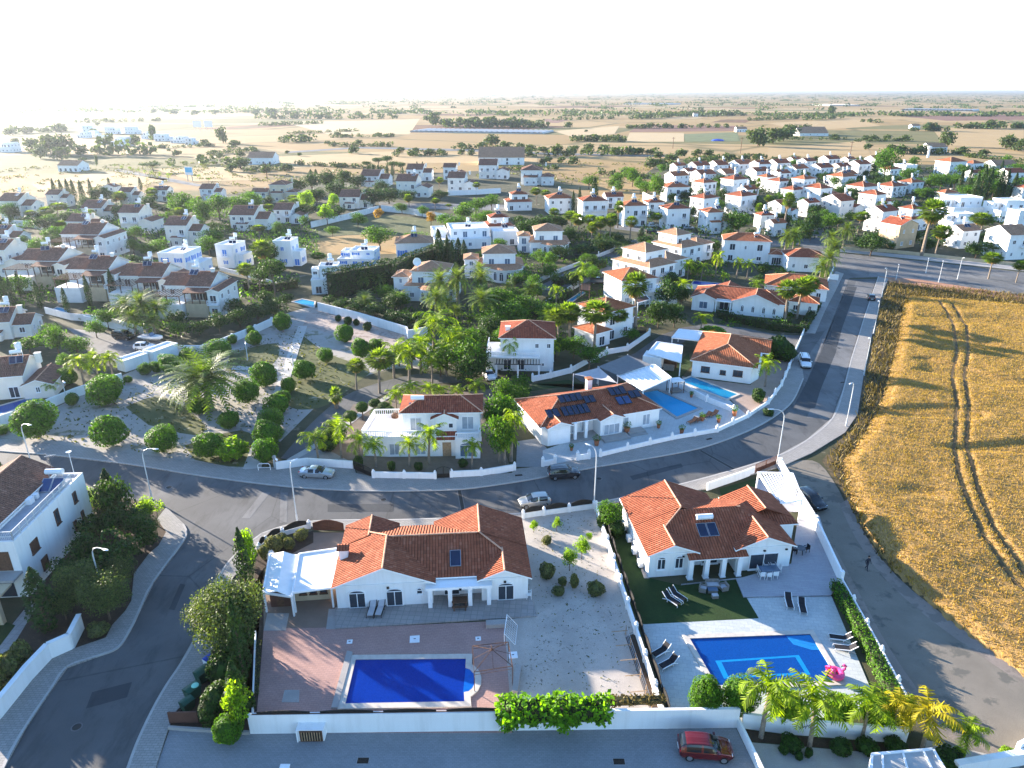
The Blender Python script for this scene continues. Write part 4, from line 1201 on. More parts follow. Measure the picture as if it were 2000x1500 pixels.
M["w_blue"]=waterm("clear_blue_water",(.42,.78,1.0),(0.0,0.03,0.12),.22)
M["w_turq"]=waterm("turquoise_water",(.4,.9,1.0),(0.0,0.09,0.14),.35)
M["b_deep"]=mosaic("cobalt_mosaic",(0.02,0.085,0.36),(0.03,0.12,0.45),(0.06,0.15,0.36))
M["b_blue"]=mosaic("blue_mosaic",(0.02,0.10,0.32),(0.03,0.14,0.42),(0.06,0.16,0.36))
M["b_cyan"]=plain("cyan_mosaic",(0.08,0.55,0.78),0.4,0.12,3)
M["b_light"]=mosaic("pool_tile_light",(0.10,0.42,0.68),(0.14,0.5,0.74),(0.2,0.5,0.7))
def pool(label,pts,cw,water,basin,group=None,extra=None,cop="copi",zc=.14):
 w=[G(*p) for p in pts]
 c=sum(w,Vector())/len(w)
 q=[Vector((p.x-c.x,p.y-c.y)) for p in w]
 a=sum(q[i].x*q[(i+1) % len(q)].y-q[(i+1) % len(q)].x*q[i].y for i in range(len(q)))
 if a < 0: q=q[::-1]
 t=thing("swimming_pool",label,"swimming pool",c,0,group)
 n=len(q)
 out=[]
 for i in range(n):
  p,a_,b_=q[i],q[i-1],q[(i+1) % n]
  d1,d2=(p-a_).normalized(),(b_-p).normalized()
  n1,n2=Vector((d1.y,-d1.x)),Vector((d2.y,-d2.x))
  k=(n1+n2); k=k/max(.3,k.length_squared/2)
  out.append(p+k*cw)
 m=MB()
 for i in range(n):
  j=(i+1) % n
  m.face([(out[i].x,out[i].y,zc),(out[j].x,out[j].y,zc),(q[j].x,q[j].y,zc),(q[i].x,q[i].y,zc)])
  m.face([(q[j].x,q[j].y,.02),(q[i].x,q[i].y,.02),(q[i].x,q[i].y,zc),(q[j].x,q[j].y,zc)])
  m.face([(out[i].x,out[i].y,0),(out[j].x,out[j].y,0),(out[j].x,out[j].y,zc),(out[i].x,out[i].y,zc)])
 m.build("coping",M[cop],t)
 m=MB(); m.face([(p.x,p.y,.035) for p in q]); m.build("basin",M[basin],t)
 m=MB(); m.face([(p.x,p.y,zc-.05) for p in q]); m.build("water",M[water],t)
 if extra: extra(t,c)
 return t
def steps_arc(t,c):
 s=[G(906,1354)-c,G(909,1306)-c]
 for k,f in enumerate((1.0,.7,.4)):
  m=MB()
  mid=(s[0]+s[1])/2; R_=(s[0]-s[1]).length/2
  pts=[(mid.x-.05,mid.y-R_*.98)]
  for i in range(13):
   a=-math.pi/2+math.pi*i/12
   pts.append((mid.x+math.cos(a)*.95*f,mid.y+math.sin(a)*R_*.98))
  m.prism(pts,.04,.055+.008*(2-k),bottom=False); m.build("step",M["b_cyan"],t)
def p1_extra(t,c):
 steps_arc(t,c)
 a=[G(*p)-c for p in ((647,1385),(660,1385),(689,1276),(678,1274))]
 m=MB(); m.prism([(p.x,p.y) for p in a],0,.2); m.build("overflow_channel",M["conc"],t)
arc=[(906,1354)]+[(908+20*math.cos(x),1330-24*math.sin(x)) for x in (-1.2,-.75,-.3,.15,.6,1.1)]+[(909,1306)]
pool("deep blue swimming pool with curved cyan steps in the red paved yard",[(675,1376),(907,1372)]+arc+[(910,1288),(695,1290)],.55,"w_deep","b_deep","swimming pools",p1_extra)
def p2_extra(t,c):
 o_=[G(*p)-c for p in ((1397,1291),(1560,1280),(1583,1318),(1414,1326))]
 i_=[G(*p)-c for p in ((1409,1294),(1553,1284),(1572,1314),(1422,1321))]
 m=MB()
 for k in range(4):
  j=(k+1) % 4
  m.face([(o_[k].x,o_[k].y,.04),(o_[j].x,o_[j].y,.04),(i_[j].x,i_[j].y,.04),(i_[k].x,i_[k].y,.04)])
 m.build("floor_band",M["b_cyan"],t)
 k0=G(1582,1240)-c
 for n_,s in enumerate((1.0,.72,.45)):
  m=MB(); m.prism([(k0.x-.1,k0.y-.1),(k0.x-2.3*s,k0.y-.25),(k0.x-2.0*s,k0.y-1.3*s),(k0.x-.6*s,k0.y-2.0*s),(k0.x+.25*s,k0.y-2.0*s)],.036,.05+.012*n_,bottom=False)
  m.build("step",M["b_light"],t)
pool("blue mosaic swimming pool with cyan rectangle on its floor and pink flamingo",[(1400,1341),(1637,1331),(1582,1240),(1347,1249)],.5,"w_blue","b_blue","swimming pools",p2_extra)
pool("bright blue pool with no float beside the white slatted pergola and solar bungalow",[(1252,768),(1322,815),(1364,798),(1284,763)],.5,"w_bright","b_light","swimming pools",None,"conc")
pool("narrow blue pool under the orange-roofed bungalow on the bend",[(1329,745),(1419,780),(1440,771),(1350,737)],.4,"w_turq","b_light","swimming pools")
pool("turquoise pool behind the white garden wall at the top of the park",[(572,590),(612,601),(614,590),(590,585)],.4,"w_turq","b_cyan","swimming pools")
pool("long dark blue pool at the left edge behind the white wall",[(-30,820),(78,784),(74,773),(-30,803)],.4,"w_blue","b_blue","swimming pools")
pool("dark blue strip pool below the two-storey red-roofed villa on the right",[(1352,555),(1420,563),(1424,556),(1356,549)],.3,"w_deep","b_deep","swimming pools")
pool("small green pool behind the red hipped villas in the middle",[(1110,588),(1118,589),(1142,572),(1136,570)],.3,"w_turq","b_light","swimming pools")
pool("small pale blue pool between brown-roofed terrace houses on the left",[(102,606),(128,612),(134,606),(112,601)],.3,"w_turq","b_light","swimming pools")
# bungalow with the lawn and the flamingo pool
r=house("bungalow","white bungalow with red tiled roof and four porch columns behind the lawn",(1265,1128),(1538,1108))
w=MB(); w.prism([(0,0),(4.9,0),(4.9,1.5),(9.4,1.5),(9.4,0),(15.4,0),(15.4,4),(17.6,4),(17.6,9.6),(13.6,9.6),(13.6,8.8),(9.7,8.8),(9.7,10.6),(0,10.6)],0,2.9)
rf,rg=MB(),MB()
s_=.40
hip(rf,0,15.4,.7,9.4,2.74,(8.7/2+.35)*s_,.35)
gable(rf,w,0,9.8,5.2,10.6,2.9,4.9*s_,"y",.35,.4,.17,rg,tri=(0,1))
gable(rf,w,0,4.9,0,3.4,2.905,2.45*s_,"y",.35,.4,.175,rg,tri=(1,0))
gable(rf,w,9.4,15.4,0,3.6,2.895,3.0*s_,"y",.35,.4,.17,rg,tri=(1,0))
gable(rf,w,11.6,17.6,5.0,9.6,2.89,3.0*s_,"y",.35,.4,.17,rg,tri=(0,1))
hip(rf,11.6,17.6,4.0,9.3,2.73,2.65*s_,.35)
shed(rf,3.9,10.3,-.95,1.1,2.35,3.1)
rg.tube([(4.9,5.1,4.66),(11.6,5.1,4.66)],.09,6); rg.tube([(4.9,5.2,5.0),(2.45,3.0,4.05)],.09,6)
cornice(w,-.05,4.9,0,2.9); cornice(w,9.4,15.45,0,2.9)
w.build("wall",M["white"],r); rf.build("roof",[M["tile"],M["trim"]],r); rg.build("ridge",M["ridge"],r)
for px,py in ((1288,1124),(1322,1121)): window(r,"f",0,wu(r,px,py),.9,.95,1.3,.3)
window(r,"f",0,wu(r,1487,1110),.1,3.2,1.95,0,"trim","glass",2)
window(r,"f",1.5,7.2,.1,1.8,1.9,0)
for y in (5.5,8.0): window(r,"l",0,y-3.2,.9,1.0,1.1)
for y in (1.6,): window(r,"r",15.4,y,.9,1.1,1.2)
for k,px in enumerate((1343,1375,1409,1441)):
 u=wu(r,px,1124)
 c=MB(); c.box(u-.24,u+.24,-.9,-.42,0,2.3); c.box(u-.29,u+.29,-.95,-.37,0,.15); c.build("column",M["trim"],r)
solar(r,7.0,2.5,3.62,math.atan(s_),2.2,1.7,2,True)
for x in (3.6,10.2,12.4,14.8):
 a=MB(); a.box(x-.12,x+.12,-.14,-.001,2.3,2.45); a.build("wall_lamp",M["iron"],r)
for k in range(4):
 a=MB(); a.box(-.55,-.08,1.4+k*2.3,2.2+k*2.3,.25,.85); a.build("air_conditioner",M["plast_w"],r)
sheet("deck",[(1330,1143),(1450,1130),(1545,1103),(1560,1000),(1600,1010),(1640,1140),(1622,1165),(1452,1168),(1437,1132),(1330,1143)],0.16,M["deck2"],z0=0)
sheet("deck_step",[(1452,1168),(1622,1165),(1628,1158),(1450,1160)],0.08,M["deck2"],z0=0)
sheet("terrace",[(1253,1219),(1480,1207),(1452,1168),(1624,1165),(1700,1345),(1680,1395),(1440,1418),(1310,1400)],0.03,M["terr2"],z0=0)
sheet("lawn",[(1168,1012),(1215,1000),(1262,1128),(1330,1144),(1437,1132),(1482,1208),(1253,1220),(1232,1185)],0.035,M["lawn"],z0=0)
sheet("lawn",[(1405,955),(1475,935),(1478,962),(1412,980)],0.03,M["lawn"],z0=0)
sheet("gravel_strip",[(1258,1130),(1268,1130),(1225,1010),(1214,1012)],0.05,M["gravel"],z0=0)
sheet("paved_yard",[(1475,940),(1535,915),(1590,1000),(1545,1000),(1490,985)],0.02,M["deck2"],z0=0)
# villa with palms (two storeys)
r=house("villa","two-storey white villa with roof terrace and palms behind the parked silver coupe",(735,893),(940,890))
w=MB(); w.prism([(-1.8,.5),(2,0),(11.0,0),(11.0,-.8),(14.4,-.8),(14.4,7.5),(-1,7.5)],0,3.05)
w.box(3.7,14.4,1.7,7.2,3.05,5.9)
rf,rg=MB(),MB()
hip(rf,3.7,14.4,1.7,7.2,5.9,1.25,.45,.14,rg)
gable(rf,w,7.9,11.2,.9,4.2,5.3,.75,"y",.3,.25,.12,rg,tri=(1,0))
w.box(7.9,11.2,.9,1.7,3.05,5.3)
shed(rf,8.4,11.2,-.5,.9,2.6,3.3,high="b")
w.build("wall",M["white"],r); rf.build("roof",[M["tile_dk"],M["trim"]],r); rg.build("ridge",M["ridge"],r)
b=MB(); balusters(b,(-1.8,.5),(2,.05),3.05); balusters(b,(2,.05),(8.2,.05),3.05); balusters(b,(-1.8,.5),(-1,7.4),3.05); balusters(b,(-1,7.4),(3.6,7.4),3.05)
b.build("balustrade",M["trim"],r)
b=MB(); b.box(-1.7,3.65,.7,7.3,3.05,3.08); b.build("terrace_floor",M["pink"],r)
b=MB(); balusters(b,(11.1,-.7),(14.3,-.7),3.05,gap=.22); balusters(b,(14.3,-.7),(14.3,1.6),3.05,gap=.22); b.build("balcony_railing",M["trim"],r)
window(r,"f",1.7,12.7,3.3,1.7,2.0,0,"trim","curtain"); window(r,"f",1.7,5.5,3.2,1.6,2.0,0,"trim","curtain")
for u in (8.7,10.4): window(r,"f",.9,u,3.9,.7,.8,0,panes=1,gm="glass")
for px in (772,822): window(r,"f",0,wu(r,px,892),.3,1.5,1.8,0,"trim","curtain")
window(r,"f",-.8,12.7,.3,2.2,1.8,.4,"trim","glass_b")
window(r,"r",14.4,3.5,.9,1.2,1.2); window(r,"r",14.4,4.5,3.9,1.2,1.2)
d=MB(); d.box(9.2,10.4,-.06,-.005,.05,2.15); d.build("door",M["wood_l"],r)
solar(r,5.7,2.55,6.35,math.atan(1.25/3.2),2.3,1.6,2,True,pm="panel_b")
c=MB(); c.lathe([(.02,3.05),(.5,3.06),(.55,3.5),(.3,3.75),(0,3.8)],10,(2.0,6.4)); c.build("terrace_planter",M["wood"],r)
sheet("front_yard",[(700,930),(1000,922),(985,880),(960,760),(690,790),(640,880),(690,905)],0.02,plain("brown_pebble_bed",(0.19,0.15,0.115),0.95,0.3,1.0,fine=0.25))
sheet("driveway",[(545,912),(690,905),(640,878),(600,880)],0.03,M["pave_gr"])
# bungalow with the solar arrays
r=house("bungalow","white bungalow with bright red roof covered in black solar arrays",(1062,873),(1285,835))
w=MB(); w.prism([(0,1.0),(.6,0),(4.1,0),(4.1,2.2),(8.8,2.2),(8.8,-.2),(12.4,-.2),(12.4,.6),(19.0,.6),(19.0,11),(0,11)],0,2.85)
rf,rg=MB(),MB()
s_=.38
hip(rf,0,19.0,.9,11,2.7,(5.05+.4)*s_,.4,.16,rg)
gable(rf,w,.6,4.1,0,4.5,2.85,1.75*s_,"y",.3,.4,.16,rg,tri=(1,0))
gable(rf,w,8.8,12.4,-.2,5.0,2.86,1.8*s_,"y",.3,.4,.16,rg,tri=(1,0))
cornice(w,.55,4.15,0,2.85); cornice(w,8.75,12.45,-.2,2.86)
w.build("wall",M["white"],r); rf.build("roof",[M["tile"],M["trim"]],r); rg.build("ridge",M["ridge"],r)
c=MB(); c.box(10.8,11.6,8.6,9.4,3.2,5.5); c.build("chimney",M["white"],r)
c=MB(); c.box(10.7,11.7,8.5,9.5,5.5,5.75); c.build("chimney_cap",M["terra"],r)
def array(x,y,n,k,pm="panel"):
 z=2.86+(y-.5)*s_
 solar(r,x,y,z+.06,math.atan(s_),n,k,max(1,round(n/.95)),False,pm=pm)
array(6.2,5.0,3.8,1.6); array(6.0,2.6,4.3,1.9); array(14.0,5.0,2.8,1.7); array(16.4,3.9,1.9,1.6); array(14.1,3.0,2.3,1.7,"panel_b"); array(9.0,4.2,1.8,1.5)
array(2.4,2.6,2.0,1.7)
d=MB(); d.box(1.0,3.8,-.05,-.004,.05,2.3); d.build("garage_door",M["trim"],r)
window(r,"f",-.2,10.6,.35,2.6,1.7,0,"trim","curtain",3)
window(r,"f",2.2,5.3,.3,1.2,1.9,0,"trim","curtain"); window(r,"f",2.2,7.4,.3,1.2,1.9,0,"trim","curtain")
window(r,"f",.6,13.4,.5,.9,1.8,0,"trim","curtain",1); window(r,"f",.6,16.8,.5,1.3,1.8,0,"trim","curtain")
for u in (5.0,6.7):
 c=MB(); c.box(u-.2,u+.2,.1,.5,.25,2.85); c.build("column",M["trim"],r)
c=MB(); c.box(4.1,8.8,-.4,2.2,0,.25); c.box(8.7,12.9,-2.0,-.25,0,.35); c.box(13.2,16.0,-.9,.6,0,.35); c.box(13.2,16.0,-1.5,-.9,0,.18)
c.build("porch_steps",M["conc"],r)
sheet("terrace",[(1060,912),(1180,893),(1312,858),(1400,842),(1460,812),(1420,778),(1330,742),(1245,745),(1225,820),(1060,880)],0.02,paving("pale_blue_slabs",(0.42,0.44,0.44),(0.46,0.48,0.48),(0.34,0.35,0.35),.6,.6,.015,.35,.8,0.0),z0=0)
sheet("driveway",[(1008,912),(1060,912),(1072,880),(1050,856),(1010,862)],0.015,M["pave_gr"])
sheet("back_yard",[(1000,862),(1060,850),(1040,790),(1140,755),(1120,735),(1010,760)],0.012,M["garden"])
sheet("lawn",[(1030,765),(1140,750),(1180,765),(1110,742),(1040,750)],0.03,M["lawn"],z0=0)
sheet("lawn",[(1290,735),(1345,690),(1350,715),(1320,750)],0.03,M["lawn"],z0=0)
# orange bungalow on the bend
r=house("bungalow","white bungalow with bright orange hipped roof beside the white pickup",(1350,735),(1465,750))
w=MB(); w.prism([(0,0),(10,0),(11.2,3),(11.2,17),(1.5,17),(0,12)],0,3.0)
rf,rg=MB(),MB()
hip(rf,0,10.5,0,16.5,3.0,1.9,.45,.16,rg)
gable(rf,w,4.5,12.2,9.0,15.5,2.98,1.35,"x",.4,.4,.17,rg,tri=(0,1))
w.build("wall",M["white"],r); rf.build("roof",[M["tile_o"],M["trim"]],r); rg.build("ridge",M["ridge"],r)
for u,ww in ((2.3,1.5),(5.3,1.0),(7.8,1.6)): window(r,"f",0,u,1.1,ww,1.1 if ww > 1.1 else .8,0,"shut_br","glass")
solar(r,5.4,3.0,4.0,math.atan(1.9/5.7),2.3,1.6,2,False)
window(r,"r",11.2,6.5,1.0,1.2,1.2)
sheet("yard_paving",[(1330,735),(1350,738),(1466,752),(1500,700),(1545,705),(1520,755),(1490,792),(1455,812),(1425,778),(1340,745)],0.014,plain("pink_yard_slabs",(0.36,0.27,0.22),0.9,0.2,0.8,fine=0.15))
sheet("garden_bed",[(1500,700),(1520,650),(1560,690),(1545,706)],0.02,M["garden"])
# long red bungalow farther up
r=house("bungalow","long white bungalow with red roof, two front gables and arched windows behind dark hedge",(1350,605),(1515,633))
r.rotation_euler.z=math.radians(-22)
w=MB(); w.prism([(0,0),(5,0),(5,2),(9,2),(9,0),(20,0),(20,10),(0,10)],0,3.1)
rf,rg=MB(),MB()
hip(rf,0,20,1.0,10,2.95,1.9,.4,.16,rg)
gable(rf,w,0,5,0,5,3.1,1.0,"y",.4,.4,.17,rg,tri=(1,0)); gable(rf,w,9,18.5,0,5.4,3.105,1.85,"y",.4,.4,.17,rg,tri=(1,0))
gable(rf,w,3,11,6,11,3.1,1.6,"y",.4,.4,.17,rg,tri=(0,1))
w.build("wall",M["white"],r); rf.build("roof",[M["tile"],M["trim"]],r); rg.build("ridge",M["ridge"],r)
window(r,"f",0,2.6,.6,1.9,1.7,0,"trim","glass_b")
for u in (11.2,13.5,15.8,18.0): window(r,"f",0,u,.8,.7,1.3,.25)
window(r,"f",2,7,.2,2.0,2.0)
c=MB(); c.box(5,9,-.2,2,2.6,2.8); c.build("porch_roof",M["trim"],r)
for u in (5.4,8.6):
 c=MB(); c.box(u-.15,u+.15,-.15,.15,0,2.6); c.build("column",M["trim"],r)
solar(r,8.2,3.6,4.05,math.atan(.36),2.2,1.6,2,False)
# tall white house cropped by the left edge
a,b=G(60,1165),G(178,1027)
yaw=math.atan2(b.y-a.y,b.x-a.x)-math.pi/2
r=thing("house","tall white two-storey house with brown roof and railed terrace at left edge","house",(a.x,a.y,0),yaw)
Lw=(b-a).length+1.0
w=MB(); w.prism([(-9.5,0),(0,0),(0,Lw),(-9.5,Lw)],0,6.3)
rf,rg=MB(),MB()
w.box(-9.5,-3.0,1.2,Lw-.2,6.3,7.0)
gable(rf,w,-9.5,-3.0,1.2,Lw-.2,7.0,1.7,"y",.35,.4,.16,rg)
parapet(w,-3.0,0,-.0,Lw,6.3,.25,.22)
w.build("wall",M["white"],r); rf.build("roof",[M["tile_br"],M["trim"]],r); rg.build("ridge",M["ridge"],r)
m=MB(); m.box(-2.95,-.25,.25,Lw-.25,6.3,6.33); m.build("terrace_floor",plain("blue_grey_screed",(.34,.36,.4),.8,.12),r)
m=MB(); rail(m,(-.12,.2),(-.12,Lw-2.2),6.55,1.0); rail(m,(-2.8,.15),(-.12,.2),6.55,1.0); m.build("railing",M["lampgrey"],r)
for u,z,ww,hh in ((2.6,3.6,1.3,1.3),(3.4,1.0,1.1,1.3),(7.2,3.9,.8,1.7),(11.0,4.2,.7,1.3),(11.6,1.7,.55,1.0),(9.9,1.3,.55,1.2)):
 window(r,"r",0,u,z,ww,hh,0,"shut_br","shut_br" if ww > 1 else "glass",1)
solar(r,-1.7,Lw-3.2,6.75,math.radians(32),2.3,1.7,2,True,pm="panel_b",face="f")
m=MB(); m.box(-2.8,-2.2,Lw-6.6,Lw-5.8,6.35,7.0); m.box(-2.8,-2.2,Lw-5.4,Lw-4.9,6.35,6.9); m.build("air_conditioner",M["plast_w"],r)
m=MB(); m.bar((-.6,Lw-.6,6.4),(-.6,Lw-.6,9.4),.05); m.lathe([(0,9.35),(.28,9.5),(.3,9.55),(0,9.5)],10,(-.6,Lw-.6)); m.build("satellite_dish",M["plast_w"],r)
m=MB(); m.bar((-3.0,Lw-.4,6.9),(-3.0,Lw-.4,9.0),.04); m.bar((-3.5,Lw-.4,8.9),(-2.3,Lw-.2,9.0),.03)
for k in range(5): m.bar((-3.3+k*.22,Lw-.65,8.95),(-3.3+k*.22,Lw-.1,8.95),.02)
m.build("aerial",M["metal"],r)
m=MB(); m.box(-4.5,0,-1.6,0,2.9,3.15); m.build("balcony",M["conc"],r)
m=MB(); m.prism([(-3.6,-4.2),(-.2,-4.2),(-.2,-1.65),(-3.6,-1.65)],2.7,2.9); m.box(-.5,-.2,-4.2,-3.7,0,2.7); m.box(-3.6,-3.2,-4.2,-3.7,0,2.7)
for k in range(6):
 a0=math.pi*k/6
 m.box(-1.9-1.4*math.cos(a0)-.12,-1.9-1.4*math.cos(a0)+.5,-4.2,-3.75,1.3+1.3*math.sin(a0),2.7)
m.build("arched_porch",M["sand"],r)
m=MB(); m.box(-3.5,-1.2,-.03,-.002,.1,2.4); m.build("door",M["glass"],r)
m=MB(); m.box(-4.0,-.8,-.03,-.002,3.2,5.4); m.build("balcony_door",M["wood"],r)
sheet("driveway",[(-150,1300),(0,1250),(60,1175),(75,1180),(20,1270),(-80,1420)],0.03,M["terr"],z0=0)
sheet("garden_bed",[(-50,1330),(60,1165),(178,1027),(200,960),(305,992),(307,1015),(325,1040),(310,1067),(292,1082),(262,1122),(257,1175),(220,1222),(207,1247),(140,1270),(100,1287),(0,1402),(-60,1460)],0.02,M["soil"])
sheet("lawn",[(-40,1250),(10,1215),(30,1222),(-10,1275)],0.05,M["lawn"],z0=0)
# walls and fences
def wall(label,pts,h=1.0,w=0.2,mat="white",pillars=None,ph=0.35,caps=True,iron=None,name="garden_wall",cat="wall",group=None,cope=False,z=0.0,ironw=None):
 """wall along survey points; pillars/iron panels between the points are its parts"""
 P=[Vector((G(*p).x,G(*p).y)) for p in pts]
 o=P[0]
 t=thing(name,label,cat,(o.x,o.y,z),0,group)
 m=MB()
 for a,b in zip(P,P[1:]):
  a,b=a-o,b-o
  d=(b-a).normalized(); n=Vector((-d.y,d.x))*w/2
  m.prism([(a-n)[:],(b-n)[:],(b+n)[:],(a+n)[:]],-.05,h)
  if cope:
   n2=n*1.5
   m.prism([(a-n2)[:],(b-n2)[:],(b+n2)[:],(a+n2)[:]],h+.001,h+.07)
 m.build("wall",M[mat],t)
 if iron:
  for a,b in zip(P,P[1:]):
   a,b=a-o,b-o
   L=(b-a).length
   k=max(1,round(L/(ironw or 3.2)))
   for i in range(k):
    p,q=a.lerp(b,(i+.08)/k),a.lerp(b,(i+.92)/k)
    f=MB(); n=8
    top=[]
    for j in range(n+1):
     s=j/n
     c=p.lerp(q,s)
     top.append((c.x,c.y,h+iron*(.55+.45*math.sin(math.pi*s))))
    for u,v in zip(top,top[1:]):
     f.face([(u[0],u[1],h+.03),(v[0],v[1],h+.03),v,u]); f.bar(u,v,.06)
    f.bar((p.x,p.y,h+.04),(q.x,q.y,h+.04),.05)
    f.build("iron_panel",M["iron"],t)
 if pillars:
  for a,b in zip(P,P[1:]):
   a,b=a-o,b-o
   k=max(1,round((b-a).length/pillars))
   for i in range(k+1):
    if i == k and b != P[-1]-o: continue
    c=a.lerp(b,i/k)
    q=MB(); s=w*.5+.09
    q.box(c.x-s,c.x+s,c.y-s,c.y+s,-.05,h+ph)
    if caps: q.lathe([(.1,h+ph),(.15,h+ph+.1),(.1,h+ph+.24),(0,h+ph+.27)],8,(c.x,c.y))
    q.build("pillar",M[mat],t)
 return t
wall("long white retaining wall in front of the deep blue pool",[(490,1431),(1440,1419)],1.95,.25,"white",cope=False,iron=None,name="retaining_wall")
wall("low rusty iron fence of arched panels on top of the white retaining wall",[(498,1432),(985,1424)],.03,.08,"rust",iron=.30,ironw=4.6,name="iron_fence",cat="fence",z=1.96)
wall("white party wall with dark panels between gravel yard and green lawn",[(1164,998),(1300,1420)],.95,.18,"white",pillars=3.4,ph=.25,iron=None)
wall("white party wall of low height behind the louvre box",[(1440,1419),(1488,1520),(1510,1640)],.9,.2,"white",name="garden_wall")
wall("white front wall with arched iron panels right of the silver hatchback",[(1022,1012),(1062,1006),(1160,993)],.7,.2,"white",pillars=3.3,ph=.25,iron=.75)
wall("curved white fence with iron arches behind the round water tank",[(507,1076),(520,1063),(552,1046),(604,1031)],.55,.2,"white",pillars=2.6,ph=.3,iron=.8)
wall("plain white front wall by the lawn of the right-hand bungalow",[(1380,958),(1450,934),(1472,925)],1.1,.2,"white")
wall("white side wall along the dirt track behind the black car",[(1522,915),(1545,955),(1590,1030),(1640,1140)],1.5,.22,"white",pillars=8,ph=.1,caps=False)
wall("thin white fence wall beside the hedge and dirt track",[(1640,1142),(1690,1232),(1750,1345),(1772,1385)],1.0,.14,"white",pillars=4.5,ph=.2)
wall("white wall behind the row of golden palms at the bottom right",[(1448,1420),(1540,1432),(1768,1450)],1.5,.22,"white",name="retaining_wall")
wall("bright white wall beside the parked silver coupe",[(540,918),(600,910),(690,916)],1.2,.22,"white")
wall("white front wall left of the iron gate below the palm villa",[(730,934),(850,936)],.95,.22,"white",pillars=4,ph=.12,caps=True)
wall("white front wall right of the iron gate below the palm villa",[(882,933),(940,930),(1005,919)],.95,.22,"white",pillars=4,ph=.12)
wall("white boundary wall curving past the solar bungalow terrace",[(1172,893),(1225,880),(1312,860),(1400,845),(1460,817),(1500,790),(1526,755),(1547,705)],.75,.2,"white",pillars=5,ph=.35)
wall("short white gate wall in front of the solar bungalow garage",[(1060,912),(1084,908)],.9,.25,"white",pillars=2.2,ph=.45)
wall("small white wall between the two gate openings of the solar bungalow",[(1128,900),(1150,897)],.9,.25,"white",pillars=1.8,ph=.45)
wall("white wall stepping down between the two blue pools",[(1335,760),(1380,785),(1432,805)],.9,.22,"white",pillars=4,ph=.2)
wall("white wall along the far side lane below the red hipped villas",[(1040,745),(1075,738),(1115,728),(1150,708),(1185,692),(1225,685),(1268,655)],1.0,.22,"white",pillars=9,ph=.35)
wall("tall white wall of the park beside the pink rubble slope",[(622,606),(700,626),(795,655),(798,662),(835,655)],1.9,.25,"white")
wall("white wall at the left side of the park by the blue pool",[(-60,855),(0,832),(90,800),(150,775),(240,745)],1.6,.22,"white")
wall("scalloped white garden wall above the round shrubs of the park",[(330,690),(400,690),(455,668),(500,650),(532,635)],1.6,.22,"white",pillars=6,ph=.2,caps=False)
wall("white wall along the cul-de-sac below the cropped tall house",[(-30,1430),(0,1405),(60,1330),(100,1287),(142,1268),(162,1228)],1.7,.3,"white",cope=True)
wall("white roadside wall of the upper bungalows beside the avenue",[(1547,700),(1560,672),(1590,600),(1612,560),(1628,525)],.8,.2,"white")
wall("low beige wall along the cross road by the sandstone house",[(1645,487),(1730,493),(1800,500),(1905,512),(1990,520)],1.0,.25,"sand")
wall("low white kerb wall around the forecourt planting bed",[(330,1424),(420,1430),(488,1434)],.3,.2,"conc",name="planter_wall")
wall("white wall behind the lit hedge of the far side lane",[(1065,600),(1105,575),(1135,556)],1.5,.2,"white2")
wall("white wall of the far lane with stone gate piers",[(1037,560),(1085,535),(1135,517),(1200,490)],1.1,.2,"white2",pillars=12,ph=.6)
wall("white wall below the pools of the upper right villas",[(1330,562),(1420,572)],1.2,.2,"white2")
wall("long white wall round the green meadow in the distance",[(608,445),(680,428),(740,412)],2.2,.25,"white2")
wall("pale grey wall at the back of the green meadow",[(745,412),(800,418),(880,432)],2.4,.25,"white2")
wall("white estate wall along the lane in the far distance",[(875,382),(930,380),(978,377)],2.4,.3,"white")
wall("white wall between the brown-roofed terrace gardens on the left",[(90,612),(140,625),(205,630),(280,652)],1.5,.25,"white2")
wall("white wall with a ramp below the black van in the parking court",[(165,628),(215,640),(262,655)],1.4,.25,"white2")
wall("long white wall far left below the red roofs",[(0,440),(60,443),(105,455)],2.2,.3,"white2")
wall("white garden wall in front of the white house with blue shutters",[(430,528),(500,545),(545,560)],1.0,.25,"white2")
wall("bright sunlit white wall standing alone among far palms",[(1255,392),(1290,412)],4.0,.3,"pink")
def gate(label,p,q,h=1.4,arch=.35,mat="iron",group=None,solid=False):
 a,b=G(*p),G(*q)
 L=(b-a).length
 t=thing("gate",label,"gate",a,math.atan2(b.y-a.y,b.x-a.x),group)
 for s in (0,1):
  f=MB()
  x0,x1=L*s/2+.03,L*(s+1)/2-.03
  n=max(5,int((x1-x0)/.14))
  def top(x): return h+arch*math.sin(math.pi*x/L)
  for k in range(n+1):
   x=x0+(x1-x0)*k/n
   f.bar((x,0,.08),(x,0,top(x)),.035 if 0 < k < n else .07)
  for k in range(n):
   xa,xb=x0+(x1-x0)*k/n,x0+(x1-x0)*(k+1)/n
   f.bar((xa,0,top(xa)),(xb,0,top(xb)),.06); f.bar((xa,0,.1),(xb,0,.1),.05); f.bar((xa,0,h*.5),(xb,0,h*.5),.05)
  f.face([(x0,.02,.1),(x1,.02,.1),(x1,.02,h*.5),(x0,.02,h*.5)])
  if solid:
   for k in range(n):
    xa,xb=x0+(x1-x0)*k/n,x0+(x1-x0)*(k+1)/n
    f.face([(xa,.02,h*.5),(xb,.02,h*.5),(xb,.02,top(xb)),(xa,.02,top(xa))])
  f.build("gate_leaf",M[mat],t)
 return t
gate("black ornamental double gate in the front wall of the palm villa",(852,935),(881,934))
gate("dark sliding gate at the driveway of the palm villa by the silver coupe",(692,917),(729,933),1.2,.1)
gate("wide arched iron gate of the yard left of the red roof",(612,1036),(672,1037),1.0,.45,"brownp",None,True)
gate("brown solid gate panel beside the white slatted car pergola",(1474,925),(1515,908),1.4,.02,"brownp")
